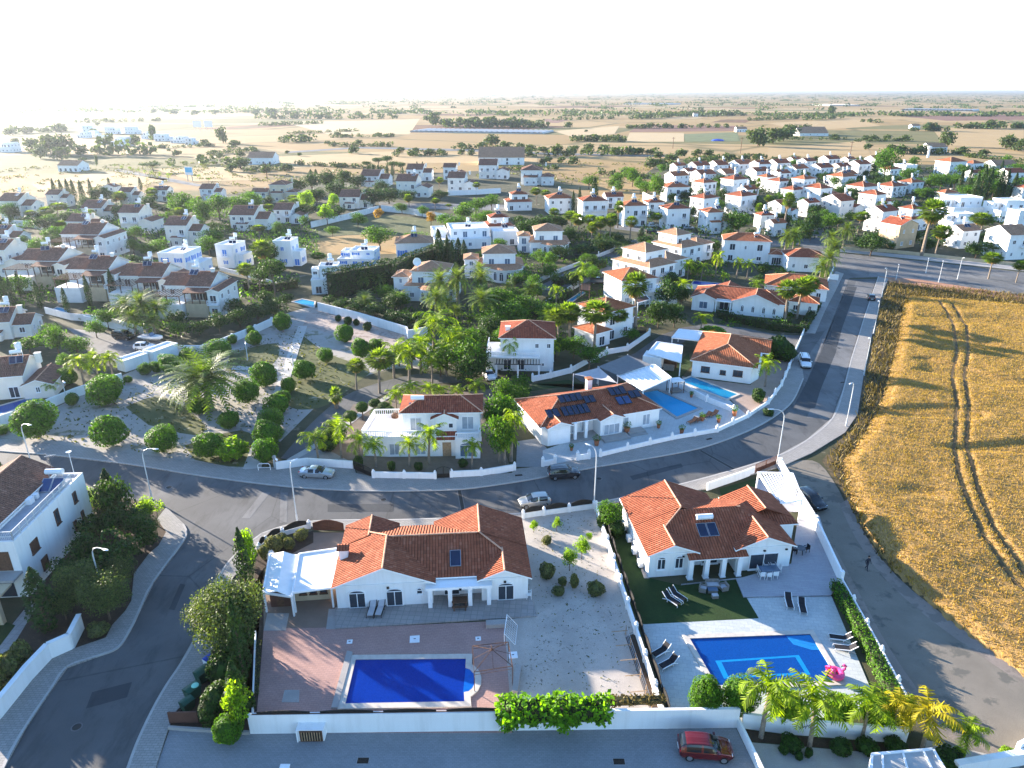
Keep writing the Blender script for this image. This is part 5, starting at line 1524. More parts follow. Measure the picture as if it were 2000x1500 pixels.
gate("small iron gate in the wall below the two-storey villa with terrace",(1055,742),(1066,740),1.2,.1)
gate("iron gate of the red hipped villa by the lane",(1222,652),(1262,650),1.1,.3)
P0,P1=G(1168,1002),G(1302,1412)
t=thing("privacy_screen","dark screen panels bolted along the lawn side of the party wall","screen",P0+Vector((.18,0,0)),math.atan2((P1-P0).y,(P1-P0).x))
L=(P1-P0).length
for k in range(10):
 f=MB()
 x0,x1=L*k/10+.1,L*(k+1)/10-.1
 n=6
 for j in range(n):
  xa,xb=x0+(x1-x0)*j/n,x0+(x1-x0)*(j+1)/n
  za,zb=.9+.55*math.sin(math.pi*j/n),.9+.55*math.sin(math.pi*(j+1)/n)
  f.prism([(xa,.14),(xb,.14),(xb,.19),(xa,.19)],.3,(za+zb)/2)
 f.build("panel",M["iron"],t)
A,B=G(1222,1240),G(1272,1390)
t=thing("wire_fence","thin wire and timber fence leaning beside the gravel yard wall","fence",A,math.atan2((B-A).y,(B-A).x))
L=(B-A).length
f=MB()
for k in range(6): f.bar((L*k/5,0,0),(L*k/5,0,1.1),.06)
f.build("post",M["wood_l"],t)
f=MB()
for z in (.1,.55,1.05): f.bar((0,0,z),(L,0,z),.03)
for k in range(40): f.bar((L*k/40,0,.1),(L*k/40,0,1.05),.012)
f.build("wire_mesh",M["metal"],t)
f=MB()
for k in range(5): f.bar((L*(k+.3)/5,0,1.0),(L*(k+.3)/5,-1.5,.95),.05)
f.build("brace",M["wood_l"],t)
sheet("planting_bed",[(1222,1245),(1246,1235),(1300,1390),(1272,1392)],0.05,M["soil"],z0=0)
M["zinc"]=plain("weathered_zinc_sheet",(0.42,0.42,0.41),.6,.2,.8)
wall("white roof parapet cropped by the bottom right corner",[(1862,1512),(2060,1478)],1.2,.5,"white",name="parapet_wall")
wall("white wall end standing at the right edge by the dirt track",[(1980,1482),(2060,1440)],1.6,.3,"white")
# canopies, pergolas, sheds
def canopy(label,corners,h,mat,ridge=0.0,posts=True,name="canopy",th=.08,beams=0,pm="trim",group=None,slope=0.0,cat="canopy"):
 """flat or ridged roof on posts over four survey corners at height h"""
 w=[G(p[0],p[1],h) for p in corners]
 c=sum(w,Vector())/4; c.z=0
 t=thing(name,label,cat,c,0,group)
 q=[p-c for p in w]
 zz=[h,h,h+slope,h+slope]
 f=MB()
 if ridge:
  a,b=(q[0]+q[1])/2,(q[3]+q[2])/2
  top=[(q[0].x,q[0].y,h),(q[3].x,q[3].y,h),(b.x,b.y,h+ridge),(a.x,a.y,h+ridge)]
  top2=[(q[1].x,q[1].y,h),(q[2].x,q[2].y,h),(b.x,b.y,h+ridge),(a.x,a.y,h+ridge)]
  for tt in (top[::-1],top2):
   f.face(tt); f.face([(x,y,z-th) for x,y,z in tt][::-1])
   for i in range(4):
    j=(i+1) % 4
    f.face([(tt[i][0],tt[i][1],tt[i][2]-th),(tt[j][0],tt[j][1],tt[j][2]-th),tt[j],tt[i]])
 else:
  tt=[(p.x,p.y,z) for p,z in zip(q,zz)]
  f.face(tt); f.face([(x,y,z-th) for x,y,z in tt][::-1])
  for i in range(4):
   j=(i+1) % 4
   f.face([(tt[i][0],tt[i][1],tt[i][2]-th),(tt[j][0],tt[j][1],tt[j][2]-th),tt[j],tt[i]])
 if beams !=-1: f.build("roof_cover",M[mat],t)
 if beams:
  g=MB()
  n=abs(beams) if beams > 0 else 12
  for k in range(n):
   s=(k+.5)/n
   a,b=q[0].lerp(q[1],s),q[3].lerp(q[2],s)
   g.bar((a.x,a.y,h+.05),(b.x,b.y,h+slope+.05),.12,.1)
  g.build("slats",M[pm],t)
 fr=MB()
 for i in range(4):
  j=(i+1) % 4
  fr.bar((q[i].x,q[i].y,zz[i]+.02),(q[j].x,q[j].y,zz[j]+.02),.16,.2)
 fr.build("frame",M[pm],t)
 if posts:
  for p,z in zip(q,zz):
   v=Vector((p.x,p.y))*.97
   g=MB(); g.box(v.x-.08,v.x+.08,v.y-.08,v.y+.08,0,z-.1); g.build("post",M[pm],t)
 return t
canopy("white ridged canvas canopy at the far left of the red-paved yard",[(514,1158),(570,1166),(584,1086),(527,1082)],2.35,"canvas",.45)
canopy("white flat canvas canopy attached to the red-roofed bungalow",[(571,1158),(648,1148),(660,1073),(584,1084)],2.4,"canvas",0,pm="trim",slope=.1)
canopy("white slatted car pergola behind the right-hand bungalow",[(1520,985),(1568,976),(1548,925),(1480,923)],2.9,"trim",0,True,"pergola",.02,-1)
canopy("large white slatted pergola over the terrace behind the solar bungalow",[(1256,763),(1311,738),(1278,712),(1205,733)],2.8,"trim",0,True,"pergola",.06,9)
canopy("white flat-roofed pool house with dark open bar",[(1264,690),(1330,708),(1333,675),(1283,668)],2.7,"trim",0,True,"pool_house",.12)
canopy("white garden pavilion beside the orange roof and red shrub",[(1312,660),(1368,666),(1375,648),(1326,643)],2.6,"trim",0,True,"pavilion",.12)
canopy("dark tiled pergola on white columns beside the red hipped villa",[(1246,592),(1270,585),(1262,577),(1236,583)],2.7,"shut_br",0,True,"pergola",.1,0,"trim")
canopy("pale metal carport roof cropped by the bottom edge on the right",[(1700,1530),(1860,1530),(1822,1464),(1703,1474)],2.4,"zinc",0,True,"carport",.06,3)
canopy("dark parking shelter with black van under it in the middle",[(1152,552),(1180,552),(1182,543),(1154,543)],2.4,"iron",0,True,"carport",.06,0,"iron")
canopy("open timber shelter by the small green pool in the middle",[(1135,566),(1152,568),(1152,555),(1136,554)],2.5,"wood",0,True,"shelter",.06,4,"wood")
M["canvas2"]=plain("pale_grey_cloth",(0.42,0.41,0.42),.9,.08)
def sail(label,pts,mat="sail"):
 w=[G(x,y,z) for x,y,z in pts]
 c=sum(w,Vector())/len(w); c.z=0
 t=thing("shade_sail",label,"shade sail",c,0,"shade sails")
 q=[p-c for p in w]
 n=6
 f=MB()
 if len(q) == 3: q=[q[0],q[1],q[2],q[2]]
 def S(u,v):
  p=(q[0]*(1-u)+q[1]*u)*(1-v)+(q[3]*(1-u)+q[2]*u)*v
  return p+Vector((0,0,-.5*math.sin(math.pi*u)*math.sin(math.pi*v)))
 for i in range(n):
  for j in range(n):
   f.face([S(i/n,j/n),S((i+1)/n,j/n),S((i+1)/n,(j+1)/n),S(i/n,(j+1)/n)])
 f.build("cloth",M[mat],t,True)
 for p in (w if len(w) == 3 else w):
  g=MB(); g.bar((p.x-c.x,p.y-c.y,0),(p.x-c.x,p.y-c.y,p.z+.1),.1); g.build("mast",M["trim"],t)
sail("dark grey shade sail stretched between lane and white pergola",[(1168,716,3.2),(1207,733,3.0),(1272,712,3.0),(1226,693,3.4)])
sail("pale pointed shade sail above the solar bungalow lawn",[(1120,731,3.2),(1205,748,3.0),(1170,718,3.3)],"canvas2")
r=house("pool_house_bar","open white bar cabin with dark counter under flat roof",(1290,725),(1312,728))
m=MB(); m.box(-3.4,0,0,3.2,0,2.5); m.build("wall",M["white"],r)
m=MB(); m.box(0,2.4,2.6,2.9,0,2.4); m.build("back_panel",M["wood"],r)
m=MB(); m.box(.3,2.2,.8,1.4,0,1.05); m.build("counter",M["rattan"],r)
r=house("garden_room","low sandy garden room with three dark windows under the white canopy",(560,1182),(648,1176))
m=MB(); m.box(.2,4.2,.5,2.4,0,2.2); m.build("wall",M["sand"],r)
for u in (1.6,2.6,3.6): window(r,"f",.5,u,.8,.7,1.0,0,"wood","glass",1)
r=house("garden_shed","small brown-red timber shed under the ridged white canopy",(530,1186),(568,1184))
m=MB(); m.box(0,1.9,0,1.4,0,1.7); m.build("wall",M["brownp"],r)
f=MB(); gable(f,None,0,1.9,0,1.4,1.7,.3,"x",.1,.1,.05); f.build("roof",[M["wood"],M["wood"]],r)
m=MB(); m.box(.6,1.3,-.03,-.002,.05,1.5); m.build("door",M["wood"],r)
for lab,p,q,d,h in (("white box-shaped wall building right of the parking court path",(303,712),(350,694),2.6,2.3),("white box-shaped wall building left of the parking court path",(246,727),(293,711),2.4,2.0)):
 r=house("utility_building",lab,p,q,group="white utility buildings")
 L=frame_at(p,q)[2]
 m=MB(); m.box(0,L,0,d,0,h); parapet(m,-.1,L+.1,-.1,d+.1,h,.2,.25); m.build("wall",M["white"],r)
 m=MB(); m.box(L*.75,L*.95,-.03,-.002,.1,1.9); m.build("door",M["trim"],r)
A,B,C_,D_=G(927,1352),G(1001,1340),G(993,1292,0),G(924,1300)
c=(A+B+C_+D_)/4
t=thing("gazebo_frame","bare rusty gazebo frame without its cover beside the deep blue pool","gazebo",c)
f=MB()
hh=2.2
Q=[p-c for p in (A,B,C_,D_)]
for p in Q: f.bar((p.x,p.y,0),(p.x,p.y,hh),.06)
for i in range(4):
 a,b=Q[i],Q[(i+1) % 4]
 f.bar((a.x,a.y,hh),(b.x,b.y,hh),.05); f.bar((a.x,a.y,hh-.3),(b.x,b.y,hh-.3),.03)
 f.bar((a.x,a.y,hh),(0,0,hh+.75),.045)
 m_=(a+b)/2; f.bar((m_.x,m_.y,hh),(0,0,hh+.75),.03)
f.build("frame",M["rust"],t)
f=MB(); f.tube([(0,0,hh+.6),(0,0,hh+1.0)],.05); f.build("finial",M["rust"],t)
t=thing("wall_lettering","small dark cursive lettering on the white wall between the bottom right palms","lettering",G(1556,1434)+Vector((0,-.16,.85)),-.06)
f=MB(); f.tube([(k*.055,0,.02*k+.16*(math.sin(k*1.9)*(1.6 if k in (2,9,15) else .55))) for k in range(19)],.022,5); f.build("letters",M["iron"],t)
t=thing("goal_frame","small white football goal frame behind the gazebo frame","goal",G(985,1258),math.radians(85))
f=MB(); f.bar((0,0,0),(0,0,1.2),.06); f.bar((2.6,0,0),(2.6,0,1.2),.06); f.bar((0,0,1.2),(2.6,0,1.2),.06); f.bar((0,0,1.2),(0,-1,0),.04); f.bar((2.6,0,1.2),(2.6,-1,0),.04); f.bar((0,-1,0),(2.6,-1,0),.04)
f.build("frame",M["trim"],t)
f=MB()
for k in range(10): f.bar((2.6*k/9,0,1.2),(2.6*k/9,-1,0),.012)
for k in range(5): f.bar((0,-k/5,1.2-1.2*k/5),(2.6,-k/5,1.2-1.2*k/5),.012)
f.build("net",M["plast_w"],t)
t=thing("pump_box","white utility box with brown louvred door against the retaining wall","utility box",G(583,1450),0.01)
m=MB(); m.box(0,2.0,.12,1.2,0,1.15); m.box(-.1,0,.0,1.2,0,1.2); m.build("housing",M["white"],t)
m=MB(); m.box(.15,1.9,.02,.11,.05,.1); m.box(.15,1.9,.02,.11,1.0,1.08); m.box(.15,.22,.02,.11,.1,1.0); m.box(1.83,1.9,.02,.11,.1,1.0); m.build("door_frame",M["wood"],t)
m=MB()
for k in range(8): x=.3+k*.2; m.bar((x,.05,.1),(x,.05,1.0),.07,.04)
m.build("slats",M["wood_l"],t)
m=MB(); m.box(.22,1.83,.1,.118,.1,1.0); m.build("opening",M["iron"],t)
t=thing("gate_post","short white post at the bottom edge of the forecourt","post",G(558,1520),0)
m=MB(); m.box(-.3,.3,-.3,.3,0,.95); m.box(-.35,.35,-.35,.35,.95,1.05); m.build("post",M["white"],t)
def bin_(label,px,py,mat,lid,h=1.05,w=.95,d=.8,yaw=1.0,name="wheelie_bin",group="bins by the pavement"):
 t=thing(name,label,"bin",G(px,py),yaw,group)
 m=MB()
 q0,q1=[(-w*.4,-d*.4),(w*.4,-d*.4),(w*.4,d*.4),(-w*.4,d*.4)],[(-w/2,-d/2),(w/2,-d/2),(w/2,d/2),(-w/2,d/2)]
 for i in range(4):
  j=(i+1) % 4
  m.face([(*q0[i],.08),(*q0[j],.08),(*q1[j],h),(*q1[i],h)])
 m.face([(*p,.08) for p in q0[::-1]])
 m.box(-w/2-.03,w/2+.03,-d/2-.03,-d/2+.03,h-.08,h)
 m.build("body",M[mat],t)
 m=MB()
 n=6
 for k in range(n):
  a,b=k/n,(k+1)/n
  za,zb=h+.02+.14*math.sin(math.pi*a),h+.02+.14*math.sin(math.pi*b)
  m.face([(-w/2,-d/2+d*a,za),(w/2,-d/2+d*a,za),(w/2,-d/2+d*b,zb),(-w/2,-d/2+d*b,zb)])
 m.face([(-w/2,-d/2,h+.0),(-w/2,d/2,h),(w/2,d/2,h),(w/2,-d/2,h)][::-1])
 m.build("lid",M[lid],t)
 for s in (-1,1):
  m=MB(); m.tube([(s*w*.4,d*.42,.1),(s*w*.4+s*.06,d*.42,.1)],.1,8); m.build("wheel",M["rubber"],t)
bin_("large green bin in the middle of the row of bins",398,1328,"bingreen","bingreen",1.1,1.2,.9)
bin_("green bin with round pale green lid cap near the brown panel",378,1362,"bingreen","bingreen",1.1,1.2,.9)
bin_("dark green bin with blue label next to the brown panel",368,1385,"bingreen","bingreen",.95,1.0,.8)
bin_("small white bin with bright blue lid at the far end of the bin row",410,1302,"plast_w","binblue",1.0,.8,.7)
t=thing("lid_disc","pale mint green round lid lying on the green bin","lid",G(386,1362)+Vector((0,0,1.28)),0,None)
m=MB(); m.lathe([(0,0),(.3,0),(.3,.06),(.1,.1),(0,.1)],12); m.build("lid",M["mint"],t)
t=thing("screen_panel","brown solid panel fence at the foot of the bin row","panel",G(332,1414),.03)
m=MB(); m.box(0,2.3,-.05,.05,.1,1.25); m.build("panel",M["brownp"],t)
for x in (.1,2.2):
 m=MB(); m.box(x-.05,x+.05,.05,.13,0,1.2); m.build("post",M["iron"],t)
t=thing("water_tank","round white water tank in the planted strip by the curved fence","tank",G(528,1090))
m=MB(); m.lathe([(0,0),(.42,0),(.44,.1),(.44,.75),(.36,.9),(.12,.98),(.12,1.04),(0,1.04)],14); m.build("tank",M["plast_w"],t,True)
for k,(px,py,s) in enumerate(((810,1249,.45),(934,1248,.25),(683,1254,.25),(1002,1280,.4))):
 t=thing("skimmer_lid",["white square pump lid with black handle on the red paving above the pool","small white lid on the red paving near the goal frame","small white lid on the red paving left of the pool","white lid at the corner of gazebo frame and gravel"][k],"lid",G(px,py)+Vector((0,0,.015)),.1,"white lids on the paving")
 m=MB(); m.box(-s,s,-s,s,0,.05); m.build("lid",M["plast_w"],t)
 m=MB(); m.bar((-.1,0,.08),(.1,0,.08),.04); m.build("handle",M["iron"],t)
t=thing("stone_bench","pale stone slab lying between gazebo frame and gravel yard","slab",G(1009,1330),1.45)
m=MB(); m.box(-1.5,1.5,-.25,.25,0,.4); m.build("slab",M["conc"],t)
t=thing("concrete_step","grey concrete block at the corner of the tiled terrace","block",G(970,1222),.08)
m=MB(); m.box(-1.0,1.0,-.35,.35,0,.45); m.build("slab",M["conc"],t)
# furniture
_lc=None
def lounger(label,px,py,yaw,back=.55,frame="plast_w",cloth="black",z=0.04,group="black and white sun loungers"):
 """foot end at -x, head at +x"""
 t=thing("sun_lounger",label,"sun lounger",G(px,py)+Vector((0,0,z)),yaw,group)
 for s in (-1,1):
  f=MB(); y=s*.33
  f.bar((-.95,y,.3),(.35,y,.32),.07); f.bar((.35,y,.32),(.95,y,.32+back),.06); f.bar((.3,y,.3),(.85,y,.05),.05)
  f.tube([(-.95,y,.3),(-1.02,y,.2),(-.95,y,.02)],.035,6); f.bar((.25,y,.0),(.25,y,.3),.06)
  f.build("frame",M[frame],t)
 for x in (-.8,.28):
  f=MB(); f.bar((x,-.33,.27),(x,.33,.27),.05); f.build("crossbar",M[frame],t)
 f=MB(); f.box(-.92,.36,-.29,.29,.31,.35); f.build("seat",M[cloth],t)
 f=MB(); f.prism([(0,-.29),(.68,-.29),(.68,.29),(0,.29)],0,.04)
 f.xf(Matrix.Translation((.36,0,.33)) @ Matrix.Rotation(-math.atan2(back,.6),4,"Y")); f.build("backrest",M[cloth],t)
 return t
lounger("black lounger at the left of the pair lying on the lawn",1311,1176,math.radians(130))
lounger("black lounger at the right of the pair lying on the lawn",1323,1168,math.radians(128))
lounger("black lounger, left of the pair above the flamingo pool",1540,1180,math.radians(80),.4)
lounger("black lounger, right of the pair above the flamingo pool",1566,1190,math.radians(78),.4)
lounger("black lounger, upper of the pair left of the flamingo pool",1290,1277,math.radians(35))
lounger("black lounger, lower of the pair left of the flamingo pool",1305,1300,math.radians(32))
lounger("black lounger, upper of the pair beside the hedge",1640,1251,math.radians(-12))
lounger("black lounger, lower of the pair beside the hedge",1650,1271,math.radians(-10))
lounger("grey lounger with dark footrest, left one on the tiled terrace",727,1197,math.radians(88),.5,"iron","grey_c",.14,"grey loungers on the terrace")
lounger("grey lounger, right one on the tiled terrace",743,1196,math.radians(86),.5,"iron","grey_c",.14,"grey loungers on the terrace")
def chair(label,px,py,yaw,frame="plast_w",seat="plast_w",z=0.17,group=None,name="garden_chair",arm=True):
 t=thing(name,label,"chair",G(px,py)+Vector((0,0,z)),yaw,group)
 for x in (-.2,.2):
  for y in (-.2,.2):
   f=MB(); f.bar((x*1.15,y*1.15,0),(x,y,.43),.045); f.build("leg",M[frame],t)
 f=MB(); f.box(-.24,.24,-.24,.24,.42,.47); f.build("seat",M[seat],t)
 f=MB(); f.prism([(-.24,.2),(.24,.2),(.24,.25),(-.24,.25)],.47,.9); f.build("backrest",M[seat],t)
 if arm:
  for s in (-1,1):
   f=MB(); f.bar((s*.25,-.2,.65),(s*.25,.22,.67),.05); f.bar((s*.25,-.18,.47),(s*.25,-.18,.65),.04); f.build("armrest",M[frame],t)
 return t
def round_table(label,px,py,r,h=.74,top="trim",leg="plast_w",z=.17):
 t=thing("table",label,"table",G(px,py)+Vector((0,0,z)))
 f=MB(); f.lathe([(0,h-.04),(r,h-.04),(r,h),(0,h)],18); f.build("table_top",M[top],t)
 for k in range(4):
  a=k*math.pi/2+.4
  f=MB(); f.bar((math.cos(a)*r*.75,math.sin(a)*r*.75,0),(math.cos(a)*r*.6,math.sin(a)*r*.6,h-.04),.06); f.build("leg",M[leg],t)
 return t
t=thing("dining_table","long pale blue dining table on the terrace of the right bungalow","table",G(1500,1124)+Vector((0,0,.17)),.1)
f=MB(); f.box(-1.0,1.0,-.5,.5,.7,.75); f.build("table_top",M["glass_b"],t)
for x in (-.9,.9):
 for y in (-.4,.4):
  f=MB(); f.box(x-.04,x+.04,y-.04,y+.04,0,.7); f.build("leg",M["plast_w"],t)
for k,(px,py,a,lab) in enumerate(((1487,1132,180,"white chair in front of the pale dining table, left one"),(1500,1133,180,"white chair in front of the pale dining table, middle one"),(1512,1131,180,"white chair in front of the pale dining table, right one"),(1482,1122,90,"white chair at the left end of the pale dining table"),(1519,1119,-90,"white chair at the right end of the pale dining table"),(1495,1113,0,"white chair behind the pale dining table, left one"),(1508,1112,0,"white chair behind the pale dining table, right one"))):
 chair(lab,px,py,math.radians(a),group="white chairs round the dining table")
round_table("round dark glass table at the side of the right bungalow",1561,1083,.55,.72,"glass","iron")
chair("dark chair left of the round glass table by the side wall",1549,1083,math.radians(90),"iron","black",group="dark chairs at the round glass table")
chair("dark chair right of the round glass table by the side wall",1574,1080,math.radians(-70),"iron","black",group="dark chairs at the round glass table")
chair("white plastic chair at the right corner of the central bungalow",1033,1170,math.radians(-90),z=.14)
def armchair(label,px,py,yaw,w=.75,name="armchair",cat="armchair"):
 t=thing(name,label,cat,G(px,py)+Vector((0,0,.04)),yaw,"grey rattan lounge set on the lawn")
 f=MB(); f.box(-w/2,w/2,-.35,.35,.05,.32); f.build("base",M["rattan"],t)
 f=MB(); f.box(-w/2,w/2,.25,.38,.32,.75); f.build("backrest",M["rattan"],t)
 for s in (-1,1):
  f=MB(); f.box(s*w/2-.06,s*w/2+.06,-.35,.25,.32,.56); f.build("armrest",M["rattan"],t)
 f=MB(); f.box(-w/2+.07,w/2-.07,-.34,.24,.33,.43); f.build("cushion",M["grey_c"],t)
armchair("grey rattan armchair at the left of the lawn seating group",1372,1155,math.radians(70))
armchair("grey rattan armchair at the right of the lawn seating group",1413,1152,math.radians(-75))
armchair("grey rattan sofa at the back of the lawn seating group",1391,1147,0,1.4,"sofa","sofa")
t=thing("coffee_table","low grey rattan table in the lawn seating group","table",G(1391,1157)+Vector((0,0,.04)))
f=MB(); f.box(-.5,.5,-.28,.28,.34,.4); f.build("table_top",M["glass_b"],t)
f=MB(); f.box(-.46,.46,-.24,.24,.02,.34); f.build("base",M["rattan"],t)
t=thing("footstool","small grey rattan footstool in front of the lawn seating group","stool",G(1396,1168)+Vector((0,0,.04)),.1)
f=MB(); f.box(-.32,.32,-.22,.22,.02,.32); f.build("base",M["rattan"],t)
f=MB(); f.box(-.3,.3,-.2,.2,.32,.4); f.build("cushion",M["grey_c"],t)
t=thing("picnic_table","brown timber table under the white porch of the central bungalow","table",G(898,1185)+Vector((0,0,.13)),.08)
f=MB(); f.box(-.75,.75,-.45,.45,.68,.74); f.build("table_top",M["wood"],t)
for x in (-.6,.6):
 f=MB(); f.box(x-.05,x+.05,-.4,.4,0,.68); f.build("leg",M["wood"],t)
for s in (-1,1):
 f=MB(); f.box(-.75,.75,s*.7-.15,s*.7+.15,.4,.45); f.box(-.6,-.5,s*.7-.1,s*.7+.1,0,.4); f.box(.5,.6,s*.7-.1,s*.7+.1,0,.4); f.build("bench",M["wood"],t)
def pot(label,px,py,h=.5,leaf="green",z=.03):
 t=thing("plant_pot",label,"plant pot",G(px,py)+Vector((0,0,z)),rnd.random()*6,"terracotta pots with plants")
 f=MB(); f.lathe([(0,0),(h*.35,0),(h*.5,h),(h*.42,h),(h*.4,h*.9),(0,h*.9)],12); f.build("pot",M["terra"],t)
 rs=np.random.RandomState(int(px))
 V=clump_cloud([(0,0,h*1.5)],[h*.8],160,.16,rs)
 link(bpy.data.objects.new("plant",quads_mesh("pot_plant",V,LF[leaf])),t)
for a in (("terracotta pot left of the porch steps, nearest the gate",1116,880,.5),("big planted pot beside the porch steps of the solar bungalow",1165,870,.8),("planted pot at the front steps corner of the solar bungalow",1224,846,.9),("planted pot at the right corner of the solar bungalow",1286,836,.6),("planted pot on the terrace edge above the boundary wall",1331,847,.7),("planted pot right of the brown sun beds",1403,825,.6),("planted pot between the brown sun beds",1371,822,.7),("pot with pale plant at the end of the dividing wall",1434,812,.8),("pot on the wall between the two pools",1350,776,.5)): pot(*a)
for k,(px,py,lab) in enumerate(((1352,826,"brown folding sun bed, leftmost of the row by the bright pool"),(1366,822,"brown folding sun bed, second from left by the bright pool"),(1380,815,"brown folding sun bed, third from left by the bright pool"),(1393,812,"brown folding sun bed, rightmost of the row by the bright pool"))):
 lounger(lab,px,py,math.radians(40),.4,"wood","terra",.03,"brown sun beds by the bright pool")
t=thing("day_bed","four-post dark day bed with pale top beside the bright pool","day bed",G(1318,765),.3)
for x in (-1.1,1.1):
 for y in (-.9,.9):
  f=MB(); f.box(x-.05,x+.05,y-.05,y+.05,0,2.1); f.build("post",M["wood"],t)
f=MB(); f.box(-1.15,1.15,-.95,.95,2.1,2.18); f.build("roof",M["canvas"],t)
f=MB(); f.box(-1.0,1.0,-.8,.8,.25,.45); f.build("mattress",M["rattan"],t)
t=thing("inflatable_flamingo","bright pink inflatable flamingo ring on the corner of the mosaic pool","pool float",G(1630,1322)+Vector((0,0,.16)),0.2)
f=MB()
n,k=20,10
for i in range(n):
 for j in range(k):
  def T(i,j):
   a,b=2*math.pi*i/n,2*math.pi*j/k
   r0=.27+.02*math.cos(4*a)
   return ((.52+r0*math.cos(b))*math.cos(a),(.52+r0*math.cos(b))*math.sin(a),.25+r0*.9*math.sin(b))
  f.face([T(i,j),T(i+1,j),T(i+1,j+1),T(i,j+1)])
f.build("ring",M["pinkv"],t,True)
f=MB(); f.tube([(.6,0,.4),(.88,0,.6),(.92,0,.82),(.78,0,.98),(.72,0,1.0)],.12,8,0,.09); f.lathe([(0,.85),(.12,.92),(.14,1.0),(.1,1.08),(0,1.12)],8,(.7,0)); f.build("neck",M["pinkv"],t,True)
f=MB(); f.tube([(.6,0,.98),(.48,0,.93),(.45,0,.84)],.06,6,0,.03); f.build("beak",M["black"],t)
for s in (-1,1):
 f=MB(); f.tube([(-.55,s*.35,.45),(-.75,s*.3,.8),(-.6,s*.2,1.0),(-.45,s*.25,.85),(-.4,s*.35,.5)],.13,7); f.build("wing",M["pinkv"],t,True)
f=MB(); f.tube([(-.7,0,.35),(-.98,0,.62),(-.9,0,.85)],.12,7,0,.05); f.build("tail",M["pinkv"],t,True)
# cars
def paint(name,c,rough=0.25,metal=0.3):
 m,t,b=new_mat(name)
 f=noise(t,pos(t),1.2,3)
 t.links.new(mixc(t,f,tuple(x*.9 for x in c),c),b.inputs["Base Color"])
 b.inputs["Roughness"].default_value=rough; b.inputs["Metallic"].default_value=metal
 b.inputs["Coat Weight"].default_value=0.8; b.inputs["Coat Roughness"].default_value=0.06
 return m
M["p_red"]=paint("dark_red_paint",(0.13,0.006,0.006)); M["p_sil"]=paint("silver_paint",(0.42,0.45,0.47),.3,.6); M["p_dk"]=paint("dark_grey_paint",(0.035,0.035,0.04))
M["p_blk"]=paint("black_paint",(0.008,0.008,0.01)); M["p_wht"]=paint("white_paint",(0.72,0.74,0.76),.3,0.0); M["p_gld"]=paint("champagne_paint",(0.42,0.41,0.38),.3,.5); M["p_blu"]=paint("pale_blue_paint",(0.3,0.4,0.5),.3,.3)
SHAPES={  # stations rear..front: x, half width, z sill, z belt, roof half width, z top; then cabin marks: rear glass x0 x1, side x0 x1, windscreen x0 x1
 "hatch": ([(-1.95,.62,.45,.66,.50,.70),(-1.90,.74,.34,.84,.60,.98),(-1.72,.81,.25,.90,.60,1.28),(-1.35,.83,.2,.92,.60,1.43),(-.6,.84,.19,.93,.61,1.48),(0,.84,.19,.93,.61,1.46),(.35,.84,.19,.93,.61,1.38),(.75,.84,.19,.93,.66,1.17),(1.05,.83,.2,.92,.70,.98),(1.5,.80,.22,.84,.66,.89),(1.8,.74,.27,.72,.58,.77),(1.95,.60,.35,.58,.46,.62)],(-1.88,-1.5,-1.5,.62,.32,.98)),
 "coupe": ([(-2.3,.64,.45,.7,.55,.74),(-2.2,.78,.34,.86,.66,.92),(-1.8,.85,.25,.92,.70,.99),(-1.35,.87,.2,.94,.64,1.14),(-.8,.88,.19,.94,.60,1.34),(-.3,.88,.19,.94,.60,1.39),(.15,.88,.19,.94,.61,1.35),(.6,.88,.19,.93,.67,1.15),(.98,.87,.2,.91,.72,.95),(1.6,.84,.22,.82,.68,.86),(2.1,.76,.27,.7,.6,.74),(2.28,.6,.35,.56,.48,.6)],(-1.5,-.85,-.95,.6,.18,.95)),
 "suv": ([(-2.1,.68,.5,.8,.56,.84),(-2.05,.8,.4,.96,.66,1.15),(-1.9,.86,.3,1.02,.66,1.46),(-1.5,.89,.25,1.05,.67,1.62),(-.6,.9,.24,1.06,.68,1.67),(.05,.9,.24,1.06,.68,1.64),(.45,.9,.24,1.06,.68,1.54),(.85,.89,.24,1.05,.72,1.28),(1.1,.88,.25,1.03,.75,1.09),(1.6,.85,.28,.95,.7,1.0),(1.95,.78,.34,.82,.62,.88),(2.12,.64,.42,.66,.5,.7)],(-2.04,-1.66,-1.7,.72,.42,1.02)),
 "van": ([(-2.35,.74,.5,.9,.62,.95),(-2.3,.86,.38,1.05,.72,1.4),(-2.15,.9,.3,1.1,.72,1.7),(-1.6,.92,.26,1.12,.74,1.84),(-.6,.92,.26,1.12,.74,1.87),(.3,.92,.26,1.12,.74,1.82),(.7,.92,.26,1.12,.74,1.66),(1.15,.91,.26,1.1,.77,1.36),(1.45,.9,.27,1.07,.78,1.12),(1.85,.86,.3,.96,.72,1.02),(2.2,.78,.36,.8,.62,.86),(2.35,.64,.44,.64,.5,.68)],(-2.28,-1.95,-1.9,.95,.65,1.38)),
 "pickup": ([(-2.6,.8,.6,.9,.66,.95),(-2.56,.88,.5,1.0,.72,1.3),(-2.45,.91,.42,1.03,.72,1.66),(-1.6,.92,.38,1.04,.74,1.72),(-.6,.92,.36,1.05,.74,1.76),(.2,.92,.36,1.06,.74,1.74),(.6,.92,.36,1.06,.74,1.6),(1.05,.91,.36,1.05,.77,1.3),(1.35,.9,.36,1.04,.78,1.1),(2.0,.88,.38,.98,.74,1.03),(2.4,.8,.44,.84,.64,.9),(2.55,.66,.5,.68,.52,.72)],(-2.54,-2.3,-2.1,.9,.58,1.28)),
}
